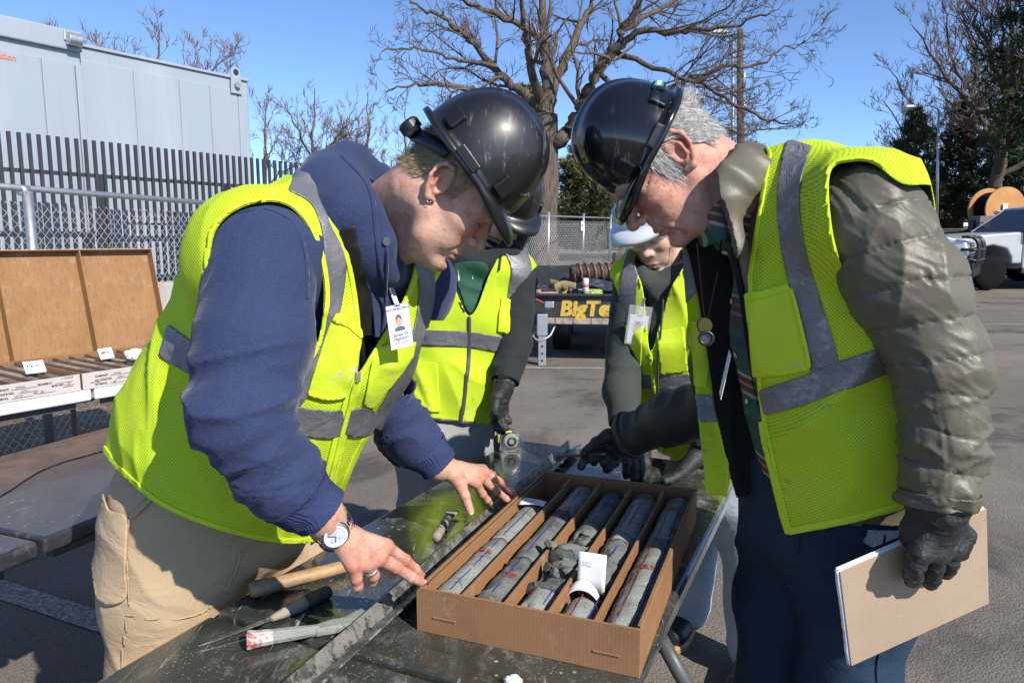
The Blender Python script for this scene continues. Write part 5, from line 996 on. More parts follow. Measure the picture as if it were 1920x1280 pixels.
m = M('neon_solid_worn', (.59, .74, .035), .68, spec=.25); m.mix(m.ramp(m.noise(26, 5, .75), .60, .66), (.50, .50, .42), .8); m.bump(m.noise(24, 4), .4, .008); MAT['neon_worn'] = m.m
m = M('silver_tape', (.155, .158, .172), .46, .25, .5); m.mix(m.ramp(m.noise(24, 5, .7), .45, .7), (.24, .235, .235), .7); m.bump(m.noise(20, 5, .65, dist=.6), .55, .010); MAT['tape'] = m.m
m = M('silver_tape_worn', (.21, .208, .212), .46, .25, .5); m.mix(m.ramp(m.noise(22, 5, .75, dist=.4), .52, .62), (.34, .325, .30), .8); m.mix(m.ramp(m.noise(12, 4), .6, .7), (.28, .21, .15), .4); m.bump(m.noise(24, 5, .65, dist=.8), .8, .012); MAT['tape_worn'] = m.m
MAT['tape_dark'] = M('grey_binding', (.06, .06, .066), .6).m
m = mat_cloth('tan_twill', (.47, .345, .215), (.40, .29, .175), .85, 900, .35, .2); m.bump(m.noise(9, 4, .55, dist=.7, stretch=(1, 1, 1.6)), .45, .02); MAT['tan'] = m.m
m = mat_cloth('dark_denim', (.014, .030, .056), (.028, .054, .095), .9, 1200, .6, .3); m.bump(m.noise(8, 4, .55, dist=.7), .45, .02); MAT['denim'] = m.m
m = mat_cloth('pale_denim', (.30, .36, .42), (.42, .46, .48), .9, 1200, .45, .3); m.mix(m.ramp(m.noise(5, 4), .5, .75), (.48, .46, .40), .6); m.bump(m.noise(9, 4, .55, dist=.7), .5, .02); MAT['pale_denim'] = m.m
m = mat_cloth('grey_denim', (.26, .26, .255), (.34, .34, .33), .9, 1200, .45, .3); m.bump(m.noise(9, 4, .55, dist=.7), .5, .02); MAT['grey_denim'] = m.m
m = M('olive_nylon', (.112, .099, .068), .45, .0, .40); m.mix(m.ramp(m.noise(9, 5, .65), .4, .7), (.142, .126, .090), .7); m.bump(m.noise(120, 4, .65, dist=.3), .30, .0022); m.bump(m.noise(500, 2), .2, .0006); MAT['olive'] = m.m
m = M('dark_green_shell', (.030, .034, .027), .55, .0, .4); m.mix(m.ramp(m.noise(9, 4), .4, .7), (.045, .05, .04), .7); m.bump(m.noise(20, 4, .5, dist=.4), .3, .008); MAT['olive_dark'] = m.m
MAT['black_pile'] = mat_cloth('black_pile', (.010, .010, .010), (.022, .021, .020), .95, 600, .7, .6).m
m = mat_cloth('black_hoodie', (.022, .025, .026), (.036, .04, .04), .95, 900, .6, .35, .1); m.bump(m.noise(14, 4, dist=.6), .4, .012); MAT['dark_hoodie'] = m.m
m = mat_cloth('green_grey_hoodie', (.042, .052, .046), (.065, .075, .068), .95, 900, .6, .35, .1); m.bump(m.noise(14, 4, dist=.6), .4, .012); MAT['green_hoodie'] = m.m
m = M('rubber_glove', (.024, .025, .025), .52, 0., .4); m.mix(m.ramp(m.noise(34, 5, .75), .56, .66), (.14, .14, .135), .55); m.mix(m.ramp(m.voro(160), .06, .14, 1, 0), (.35, .34, .32), .5); m.bump(m.noise(95, 4, .6, dist=1.2), .65, .004); MAT['glove'] = m.m
m = M('grey_glove', (.24, .24, .235), .6); m.mix(m.ramp(m.noise(60, 4, .7), .45, .6), (.06, .06, .06), .7); MAT['glove_grey'] = m.m
def mat_hat(name, c, scuff, rough):
    m = M(name, c, rough, spec=.55); m.mix(m.ramp(m.voro(42), .02, .055, 1, 0), scuff, .6)
    sc = m.math('MULTIPLY', m.ramp(m.noise(30, 5, .8, stretch=(3, .5, .5), rot=(.4, .3, R(40))), .57, .66), m.ramp(m.noise(8, 3), .45, .6)); m.mix(sc, scuff, .7)
    m.rough(m.noise(14, 4, .7), rough * .6, rough * 1.7); m.bump(m.noise(5, 2), .05, .01)
    m.b.inputs['Coat Weight'].default_value = .25; m.b.inputs['Coat Roughness'].default_value = .12; return m.m
MAT['hat_black'] = mat_hat('black_hat_shell', (.011, .011, .012), (.20, .20, .20), .33); MAT['hat_gloss'] = mat_hat('glossy_black_hat_shell', (.008, .009, .012), (.2, .2, .18), .12)
MAT['hat_white'] = mat_hat('white_hat_shell', (.62, .66, .70), (.4, .4, .4), .3)
MAT['band'] = M('dark_band', (.012, .016, .028), .45).m
def mat_hair(name, a, b):
    m = M(name, a, .42, spec=.5); m.mix(m.ramp(m.noise(120, 3, .6, stretch=(1, 1, 1)), .40, .62), b, .85); return m.m
MAT['hair_blond'] = mat_hair('dark_blond_hair', (.22, .155, .085), (.34, .25, .15)); MAT['hair_grey'] = mat_hair('silver_hair', (.36, .345, .325), (.62, .61, .59)); MAT['hair_black'] = mat_hair('black_hair', (.012, .010, .009), (.03, .024, .02))

# ================================================================== people: builders
def side_of(s): return np.array([1, s, 1.])
def head_sdf(f, O, Mx, sc=1., old=0., chin=1., nose=1., soft=0):
    """a head in its own axes (forward, left, up), origin between the ear holes"""
    T = lambda p: np.asarray(O) + Mx @ (np.asarray(p, float) * sc)
    r = lambda *a: np.array(a) * sc
    f.ell(T((-.002, 0, .048)), r(.096, .077, .086), Mx); f.ell(T((.046, 0, -.018)), r(.054, .060, .086), Mx, k=.03 * sc)
    f.ell(T((.062, 0, .045)), r(.040, .055, .048), Mx, k=.03 * sc)
    for s in (-1, 1):
        f.cone(T((.002, s * .052, -.050)), T((.030, s * .042, -.085)), .017 * sc, .016 * sc, k=.03 * sc); f.cone(T((.030, s * .042, -.085)), T((.082, s * .012, -.106)), .016 * sc, .014 * sc, k=.025 * sc)
        f.ell(T((.064, s * .044, -.018)), r(.026, .020, .018), Mx, k=.022 * sc); f.ell(T((.060, s * .036, -.058)), r(.028, .018, .026), Mx, k=.02 * sc)
    f.ell(T((.088, 0, -.104)), r(.017, .021, .016) * chin, Mx, k=.018 * sc); f.ell(T((.074, 0, -.058)), r(.030, .033, .034), Mx, k=.02 * sc)
    for s in (-1, 1):                                     # sockets, brows, lids
        f.ell(T((.104, s * .031, .008)), r(.014, .017, .011), Mx, k=.012 * sc, op='-')
        f.chain([T((.080, s * .052, .022)), T((.096, s * .034, .029)), T((.099, s * .012, .024))], [.009 * sc, .0105 * sc, .008 * sc], k=.012 * sc)
        f.ell(T((.083, s * .031, .008)), r(.0135, .0135, .0125), Mx, k=.004 * sc)
        f.ell(T((.0845, s * .031, .0125)), r(.0140, .0150, .0085), Mx, k=.004 * sc)          # upper lid, lowered
        f.cone(T((.0985, s * .020, .003)), T((.0925, s * .043, .004)), .0011 * sc, .0009 * sc, k=.0015 * sc, op='-')
        if not soft: f.chain([T((.092, s * .018, -.004)), T((.088, s * .034, -.008)), T((.078, s * .047, -.004))], [.0045 * sc] * 3, k=.008 * sc)
        if not soft: f.cone(T((.106, s * .018, -.036)), T((.088, s * .034, -.068)), .0022 * sc, .0018 * sc, k=.008 * sc, op='-') # nose to mouth fold
    n = nose
    f.chain([T((.097, 0, .020)), T((.108 * n ** .5, 0, .000)), T((.120 * n, 0, -.024))], [.0085 * sc, .0095 * sc, .0115 * sc], k=.012 * sc); f.ell(T((.1215 * n, 0, -.027)), r(.012, .0125, .0105), Mx, k=.006 * sc)
    for s in (-1, 1):
        f.ell(T((.108 * n, s * .0145, -.031)), r(.0105, .0065, .0085), Mx, k=.005 * sc); f.ell(T((.113 * n, s * .0075, -.0405)), r(.0046, .0028, .0036), Mx, k=.002 * sc, op='-')
    f.ell(T((.1000, 0, -.0665)), r(.0105, .0225, .0062), Mx, k=.007 * sc); f.ell(T((.0975, 0, -.0790)), r(.0110, .0195, .0072), Mx, k=.006 * sc); f.ell(T((.108, 0, -.0722)), r(.013, .0225, .0013), Mx, k=.0025 * sc, op='-')
    f.ell(T((.103, 0, -.091)), r(.010, .022, .005), Mx, k=.010 * sc, op='-')
    for s in (-1, 1):                                     # ears
        E = lambda a, b, o=0.: T((a * 1.08 - .006 - .16 * b, s * (.0735 + o + (-a) * .30), b * 1.12 + .004))
        f.ell(E(-.004, .004, -.001), r(.020, .0062, .033), Mx, k=.006 * sc)
        f.chain([E(.012, .004, .002), E(.011, .022, .004), E(.003, .033, .006), E(-.010, .032, .007), E(-.020, .018, .007), E(-.021, .0, .006), E(-.014, -.018, .004), E(-.005, -.028, .002), E(.006, -.026, 0)], [.0034, .0038, .0040, .0042, .0042, .0040, .0042, .0062, .0048] if sc is None else [x * sc for x in (.0034, .0038, .0040, .0042, .0042, .0040, .0042, .0064, .0046)], k=.003 * sc)
        f.chain([E(.000, .024, .004), E(-.009, .010, .006), E(-.008, -.008, .005), E(-.001, -.016, .004)], [x * sc for x in (.0024, .0036, .0036, .003)], k=.004 * sc)
        f.ell(E(.002, -.002, .0065), r(.0085, .0060, .0125), Mx, k=.004 * sc, op='-'); f.cone(E(-.005, .023, .0075), E(-.015, .006, .0085), .0032 * sc, .003 * sc, k=.003 * sc, op='-')
        f.ell(E(.010, -.004, .003), r(.005, .004, .006), Mx, k=.003 * sc)
    if old:                                               # folds of an older face
        for s in (-1, 1):
            if old < .9:
                for q in (0, 1, 2): f.cone(T((.072, s * .054, .006 - .006 * q)), T((.054, s * .064, .014 - .013 * q)), .0010 * sc, .0007 * sc, k=.003 * sc, op='-')
                continue
            f.chain([T((.098, s * .026, -.050)), T((.086, s * .040, -.078)), T((.070, s * .042, -.098))], [.0026 * sc] * 3, k=.009 * sc, kk=.009 * sc)
            f.ell(T((.056, s * .040, -.096)), r(.020, .014, .018), Mx, k=.014 * sc); f.ell(T((.080, s * .034, -.006)), r(.014, .013, .007), Mx, k=.008 * sc)
            for q in (0, 1, 2): f.cone(T((.070, s * .056, .006 - .007 * q)), T((.050, s * .066, .016 - .016 * q)), .0012 * sc, .0008 * sc, k=.004 * sc, op='-')
            f.chain([T((.052, s * .062, -.026)), T((.060, s * .054, -.05)), T((.058, s * .050, -.074))], [.0012 * sc] * 3, k=.006 * sc)
        if old > .9: f.ell(T((.040, 0, -.112)), r(.034, .030, .014), Mx, k=.02 * sc)
def head_red(V, O, Mx, sc):
    q = ((V - O) @ Mx) / sc; e = lambda c, r: np.clip(1 - np.sqrt((((q - c) / r) ** 2).sum(1)), 0, 1)
    red = e((.122, 0, -.028), (.03, .022, .022)) * .7 + np.maximum(e((.103, 0, -.067), (.016, .028, .009)), e((.100, 0, -.079), (.016, .024, .010))) * 1.3
    for s in (-1, 1): red = red + e((.072, s * .045, -.024), (.035, .03, .03)) * .55 + e((-.012, s * .085, .004), (.03, .016, .04)) * .75
    return np.clip(red, 0, 1)
def lashes(p, O, Mh, sc, mat):
    for s in (-1, 1):
        pts = np.array([O + Mh @ (np.array(c) * sc) for c in ((.0975, s * .0185, .0015), (.0985, s * .026, .0012), (.0970, s * .035, .0018), (.0915, s * .044, .0030))]); q = spline(pts, 4); V, F = tube(q, np.linspace(.0007, .0011, len(q)) * sc, 5); obj('eyelashes', V, F, MAT['lash'], p)
MAT['lash'] = M('dark_lash', (.05, .03, .022), .6).m
def hand_sdf(f, wrist, fore, wr, fingers, thumb, pal=.013, knuck=True, k=.006):
    """wrist point, point up the forearm, wrist radii, finger chains [knuckle ... tip] with radii, thumb chain from the heel of the palm"""
    f.cone(fore, wrist, wr * 1.08, wr, k=k)
    mid = np.mean([c[0][0] for c in fingers], 0)
    for pts, rs in fingers:
        f.cone(wrist, pts[0], wr * .62, max(rs[0] * 1.12, pal), k=.010)
    for (p, r), (p2, r2) in zip(fingers[:-1], fingers[1:]): f.cone(p[0], p2[0], r[0] * .98, r2[0] * .98, k=.008)
    q = np.asarray(wrist) * .5 + mid * .5; f.cone(wrist * .6 + mid * .4, mid * .75 + np.asarray(wrist) * .25, wr * .75, pal * 1.15, k=.012)
    for pts, rs in fingers:
        g = Field(f.lo, f.lo + f.v * (f.n - 1), f.v) if False else None
        f.chain(pts, rs, k=.0045, kk=.002)
        if knuck:
            for p, r in list(zip(pts, rs))[1:-1]: f.ell(p, (r * 1.07,) * 3, k=.003)
    pts, rs = thumb; f.cone(wrist, pts[0], wr * .7, rs[0], k=.012); f.chain(pts, rs, k=.009, kk=.003)
    if knuck:
        for p, r in list(zip(pts, rs))[1:-1]: f.ell(p, (r * 1.06,) * 3, k=.003)
def hand_field(pts, vox): pts = np.asarray(pts); return Field(pts.min(0) - .035, pts.max(0) + .035, vox)
def join(parts):
    V, F, A, off = [], [], [], 0
    for v, f, a in parts:
        V.append(v); F.append(f + off); A.append(a if a is not None else np.zeros(len(v))); off += len(v)
    return np.vstack(V), np.vstack(F), np.concatenate(A)
def person(V, F, red, mat, base, label, name='person'):
    o = bpy.data.objects.new(name, mesh_data(name, V - np.asarray(base), F, mat)); COL.objects.link(o); o.location = tuple(base)
    a = o.data.attributes.new('red', 'FLOAT', 'POINT'); a.data.foreach_set('value', np.asarray(red, np.float32)); return tag(o, label, 'person')
def fold(V, N, axis, amp, f_hi, f_lo, seed, sharp=1.):
    """cloth folds: ridged noise, tight along axis and long across it"""
    a = nrm(axis); b = nrm(np.cross(a, (.3, .5, .8))); c = np.cross(a, b)
    q = np.stack([V @ a * f_hi, V @ b * f_lo, V @ c * f_lo], 1); w = fbm(q * .5 + 9, seed + 5, 2)[:, None] * .6
    n = vnoise(q + w, seed); return V + N * (amp * (1 - 2 * np.abs(n) ** sharp))[:, None]
def along(V, pts):                       # length along a polyline and distance from it
    pts = np.asarray(pts, float); best = np.full(len(V), 1e9); S = np.zeros(len(V)); acc = 0.
    for a, b in zip(pts[:-1], pts[1:]):
        e = b - a; L = np.linalg.norm(e); t = ((V - a) @ e) / (L * L); tc = np.clip(t, 0, 1); d = np.linalg.norm(V - a - tc[:, None] * e, axis=1)
        m = d < best; best[m] = d[m]; S[m] = acc + tc[m] * L; acc += L
    return S, best
class Cloth:
    """a garment surface (from a field) that pieces are cut from"""
    def __init__(s, field, iso=0., it=2, folds=(), deform=None):
        s.V, F = field.mesh(iso); s.V = relax(s.V, F, it); s.F = np.vstack([F[:, [0, 1, 2]], F[:, [0, 2, 3]]]); s.N = vnormals(s.V, s.F)
        for fo in folds: s.V = fold(s.V, s.N, *fo)
        if deform: s.V = deform(s.V, s.N)
        s.N = vnormals(s.V, s.F); s.upd()
    def upd(s):
        s.px, s.py = pix(s.V); w = np.array([0, 0, CAM_Z]) - s.V; s.face = (s.N * w).sum(1) / np.linalg.norm(w, axis=1)
    def piece(s, name, mat, parent, inside=None, cut=(), off=0., thick=.0015, val=None, front=None, smooth=True, disp=None):
        """inside: pixel polygon to keep; cut: pixel polygons (or (poly, front)) to remove; val: extra field to keep < 0"""
        v = np.full(len(s.V), -1e3)
        if inside is not None: v = np.maximum(v, polysd(inside, s.px, s.py))
        for c in cut:
            d = -polysd(c[0] if isinstance(c, tuple) else c, s.px, s.py)
            if isinstance(c, tuple): d = np.minimum(d, (s.face * c[1] + .05) * 250)
            v = np.maximum(v, d)
        if val is not None: v = np.maximum(v, val)
        if front is not None: v = np.maximum(v, -(s.face * front + .02) * 250)
        X = s.V + s.N * off
        if disp is not None: X = X + s.N * disp[:, None]
        V, F = clip(X, s.F, v)
        if len(F) == 0: print('EMPTY PIECE', name); return None
        lab = np.arange(len(V))                          # connected patches become objects of their own
        while True:
            m = lab[F].min(1); new = lab.copy(); np.minimum.at(new, F.ravel(), np.repeat(m, 3)); new = new[new]
            if (new == lab).all(): break
            lab = new
        ids, cnt = np.unique(lab[F[:, 0]], return_counts=True); o = None
        for i in ids[np.argsort(-cnt)][:4]:
            Fi = F[lab[F[:, 0]] == i]
            if len(Fi) < max(12, .05 * cnt.max()): continue
            u, inv = np.unique(Fi, return_inverse=True); oo = obj(name, V[u], inv.reshape(-1, 3), MAT[mat] if isinstance(mat, str) else mat, parent, smooth)
            if thick: solid(oo, thick, 0)
            o = o or oo
        return o
def poly(*p): return sclosed(np.array(p, float), 5)
def pline(pts, w):                       # a ribbon polygon around a pixel polyline, half width w
    p = spline(np.array(pts, float), 6); t = np.gradient(p, axis=0); t /= np.linalg.norm(t, axis=1)[:, None] + 1e-9; n = np.stack([-t[:, 1], t[:, 0]], 1); w = np.interp(np.linspace(0, 1, len(p)), np.linspace(0, 1, len(np.atleast_1d(w))), np.atleast_1d(w))[:, None]
    return np.vstack([p + n * w, (p - n * w)[::-1]])

def hard_hat(O, Mx, mat, label, sc=1., cutkeys=True, logo=None):
    """V-shaped-crest cap: shell with brim and peak, keys, slot, headband with ratchet; axes forward, left, up; origin centre of the brim plane"""
    t = thing('hard_hat', O, label, 'hard hat'); T = lambda q: np.asarray(O) + (np.asarray(q, float) * sc) @ Mx.T
    n, m = 96, 30; ph = np.arange(n) * 2 * np.pi / n; V = []
    a0, b0, h = .113, .099, .141
    for i in range(m):
        th = i / (m - 1) * np.pi / 2; c, s = math.cos(th) ** .82, math.sin(th) ** .92
        x, y = a0 * np.cos(ph) * c, b0 * np.sin(ph) * c; z = h * s * np.ones(n)
        crest = np.exp(-(y / .017) ** 4) * .0065 * (s ** .5) * (1 - .3 * (x > .09)) + np.exp(-((np.abs(y) - .052) / .012) ** 2) * .0028 * s * (np.abs(x) < .10)
        V.append(np.stack([x * (1 + crest / .14), y, z + crest * (.3 + .7 * s)], 1))
    V = np.vstack(V[::-1])               # from the top down
    rim = []
    fr = np.clip(np.cos(ph), 0, 1); peak = np.clip((np.cos(ph) - .35) / .65, 0, 1); peak = peak * peak * (3 - 2 * peak)
    for q, dz in ((.3, -.001), (.7, -.003), (1., -.006), (1.03, -.016)):
        e = (.010 + .003 * np.clip(-np.cos(ph), 0, 1) + .036 * peak) * q
        x, y = (a0 + e) * np.cos(ph) * np.ones(n), (b0 + np.minimum(e, .016)) * np.sin(ph); rim.append(np.stack([x, y, dz - peak * .014 * q * q + .010 * np.clip(-np.cos(ph) - .6, 0, 1) * q], 1))
    V = np.vstack([V] + rim); k = m + len(rim)
    F = np.array([[i * n + j, (i + 1) * n + j, (i + 1) * n + (j + 1) % n, i * n + (j + 1) % n] for i in range(k - 1) for j in range(n)])
    o = obj('shell', T(V), F, mat, t); solid(o, .0032 * sc, -1)
    # keys near the brim, front and rear on both sides; side slot
    for s in (-1, 1):
        for x, w in ((.070, .016), (-.068, .015)):
            y = s * b0 * math.sqrt(max(0, 1 - (x / a0) ** 2)) * .985; nx, ny = x / a0 ** 2, y / b0 ** 2; nv = nrm([nx, ny, .12]); tv = nrm([-ny, nx, 0]); uv = np.cross(nv, tv)
            mb = MB(); mb.box(T([x, y, .024]), np.array([w, .017, .0075]) * sc, Mx @ np.stack([tv, uv, nv], 1)); mb.build('key_block', mat, t, bev=.004 * sc, seg=3)
        mb = MB(); mb.box(T([0, s * (b0 + .0075), .0015]), np.array([.024, .0055, .009]) * sc, Mx); mb.build('slot_rim', mat, t, bev=.002)
        mb = MB(); mb.box(T([0, s * (b0 + .0085), .0035]), np.array([.0205, .0055, .0062]) * sc, Mx); mb.build('accessory_slot', MAT['black_plastic'], t, bev=.001)
    # headband and ratchet
    g = np.linspace(R(108), R(252), 40); P3 = np.stack([.098 * np.cos(g), .081 * np.sin(g), -.012 - .036 * np.clip(-np.cos(g), 0, 1) ** 1.3], 1); W = .0125
    V = np.vstack([T(P3 + [0, 0, W]), T(P3 - [0, 0, W])]); F = np.array([[i, i + 1, 40 + i + 1, 40 + i] for i in range(39)]); o = obj('headband', V, F, MAT['band'], t); solid(o, .003, 1)
    mb = MB(); mb.box(T([-.103, 0, -.048]), np.array([.006, .030, .0145]) * sc, Mx); hb = mb.build('ratchet', MAT['black_plastic'], t, bev=.004)
    a, b = T([-.106, 0, -.048]), T([-.128, 0, -.048]); mb = MB(); mb.lathe([(.008, 0), (.0185, .002), (.0185, .016), (.015, .020), (.001, .020)], a, b - a, 24); mb.build('ratchet_knob', MAT['black_plastic'], t)
    return t, T
def strands(name, roots, normals, flow, L, mat, parent, r0, w=.0006, seg=5, droop=None, jit=.25, lift=.3):
    """many thin flat hairs as one mesh"""
    n = len(roots); D = flow + normals * lift + r0.normal(size=(n, 3)) * jit; D /= np.linalg.norm(D, axis=1)[:, None]; L = L * r0.uniform(.6, 1.2, n)
    pts = [roots]; p = roots.copy()
    for s in range(seg):
        D = D + (droop if droop is not None else 0) - normals * lift * .45 + r0.normal(size=(n, 3)) * jit * .18; D /= np.linalg.norm(D, axis=1)[:, None]; p = p + D * (L / seg)[:, None]; pts.append(p)
    pts = np.stack(pts, 1); view = nrm([0, -1, .1]); sd = np.cross(D, normals + r0.normal(size=(n, 3)) * .6); sd /= np.linalg.norm(sd, axis=1)[:, None] + 1e-9
    ww = w * np.linspace(1, .25, seg + 1)[None, :, None]; A, B = pts + sd[:, None] * ww, pts - sd[:, None] * ww
    V = np.stack([A, B], 2).reshape(-1, 3); i = np.arange(n)[:, None] * (seg + 1) * 2 + np.arange(seg)[None] * 2; F = np.stack([i, i + 1, i + 3, i + 2], -1).reshape(-1, 4)
    return obj(name, V, F, mat, parent)
def surf(c, px, py, lift=0.):            # the garment point seen at a pixel
    d = (c.px - px) ** 2 + (c.py - py) ** 2 + np.where(c.face > .05, 0, 1e6); near = np.argsort(d)[:12]
    dep = c.V[near, 1]; i = near[np.argmin(dep + d[near] * .002)]; r = ray(px, py); p = P(px, py, c.V[i, 1]); return p + c.N[i] * lift, c.N[i]
def cord(name, c, pts, r, mat, parent, lift=.003, n=6):
    q = spline(np.array(pts, float), 4); X = np.array([surf(c, *p, lift)[0] for p in q]); 
    for _ in range(3): X[1:-1] = (X[:-2] + X[1:-1] * 2 + X[2:]) / 4
    V, F = tube(X, r, n); return obj(name, V, F, MAT[mat] if isinstance(mat, str) else mat, parent)
def boots(parent, feet, fwd, mat='black_plastic', sole=None):
    for ft in feet:
        f = Field(np.array(ft) - [.22, .22, .03], np.array(ft) + [.22, .22, .22], .008); d = nrm([*fwd[:2], 0]); s = np.array([-d[1], d[0], 0]); b = np.array(ft, float)
        f.econe(b + [0, 0, .16], b + [0, 0, .07], (.05, .055), (.048, .058), s, k=.02); f.econe(b - d * .03 + [0, 0, .055], b + d * .15 + [0, 0, .048], (.046, .05), (.047, .036), s, k=.03)
        V, F = f.mesh(); V[:, 2] = np.maximum(V[:, 2], b[2] + .012); o = obj('boot', V, F, MAT[mat], parent)
        q = sclosed([(-.085, -.035), (-.085, .035), (.02, .042), (.13, .05), (.2, .02), (.2, -.02), (.13, -.05), (.02, -.042)], 4); mb = MB(); mb.prism(q, b + [0, 0, .001], d, s, (0, 0, .028)); mb.build('sole', MAT[sole or mat], o if False else parent, bev=.006)
# shared badge builder
def id_badge(o, ex, ey, label, w=.054, h=.086, name_lines=(), sleeve=False, clip=None):
    ex, ey = nrm(ex), nrm(ey); n = np.cross(ex, ey); Mx = np.stack([ex, ey, n], 1); o = np.asarray(o, float); t = thing('id_badge', o, label, 'badge')
    B = lambda c, hs, nm, mat, b=0.: (lambda mb: (mb.box(o + Mx @ np.asarray(c, float), hs, Mx), mb.build(nm, mat, t, bev=b))[1])(MB())
    B((0, -h / 2, 0), (w / 2, h / 2, .0006), 'card', MAT['paper'], .0004)
    pm = M('photo_print', (.52, .50, .49), .4).m; B((-.001, -h * .40, .0008), (w * .24, h * .20, .0002), 'portrait', pm)
    def disc(c, rx, ry, nm, mat, z): 
        a = np.arange(20) * 2 * np.pi / 20; V = o + np.stack([c[0] + rx * np.cos(a), c[1] + ry * np.sin(a), np.full(20, z)], 1) @ Mx.T; obj(nm, V, [tuple(range(20))], mat, t, False)
    disc((-.001, -h * .38 + .003, 0), w * .135, h * .115, 'portrait_hair', M('print_brown', (.14, .10, .07), .5).m, .00115); disc((-.001, -h * .39, 0), w * .115, h * .10, 'portrait_face', M('print_skin', (.55, .33, .26), .5).m, .0013)
    V = o + np.array([(-w * .24, -h * .60, .0012), (w * .22, -h * .60, .0012), (w * .20, -h * .53, .0012), (w * .05, -h * .50, .0012), (-w * .08, -h * .50, .0012), (-w * .22, -h * .53, .0012)]) @ Mx.T; obj('portrait_shirt', V, [tuple(range(6))], M('print_shirt', (.10, .12, .18), .5).m, t, False)
    for s, x, y, sz, mt, kw in name_lines: lettering(s, sz, o + Mx @ np.array([x * w, -y * h, .0008]), ex, ey, MAT[mt], t, center=(x == 0), lift=.0003, **kw)
    B((0, -h * .025, .0009), (w * .13, .0012, .0002), 'slot', MAT['ink'])
    if sleeve:
        mm = M('clear_sleeve', (.8, .85, .85), .15); mm.b.inputs['Alpha'].default_value = .22; B((0, -h / 2 + .012, .0022), (w / 2 + .006, h / 2 + .016, .0003), 'clear_sleeve', mm.m)
    if clip is not None:
        c = np.asarray(clip, float); mb = MB(); mb.bar(o + ey * .001, o * .45 + c * .55, .010, .0012, n); mb.build('vinyl_strap', M('vinyl', (.55, .56, .57), .25).m, t); mb = MB(); mb.bar(o * .5 + c * .5, c, .009, .004, n); mb.build('clip', MAT['chrome'], t, bev=.001)
    return t
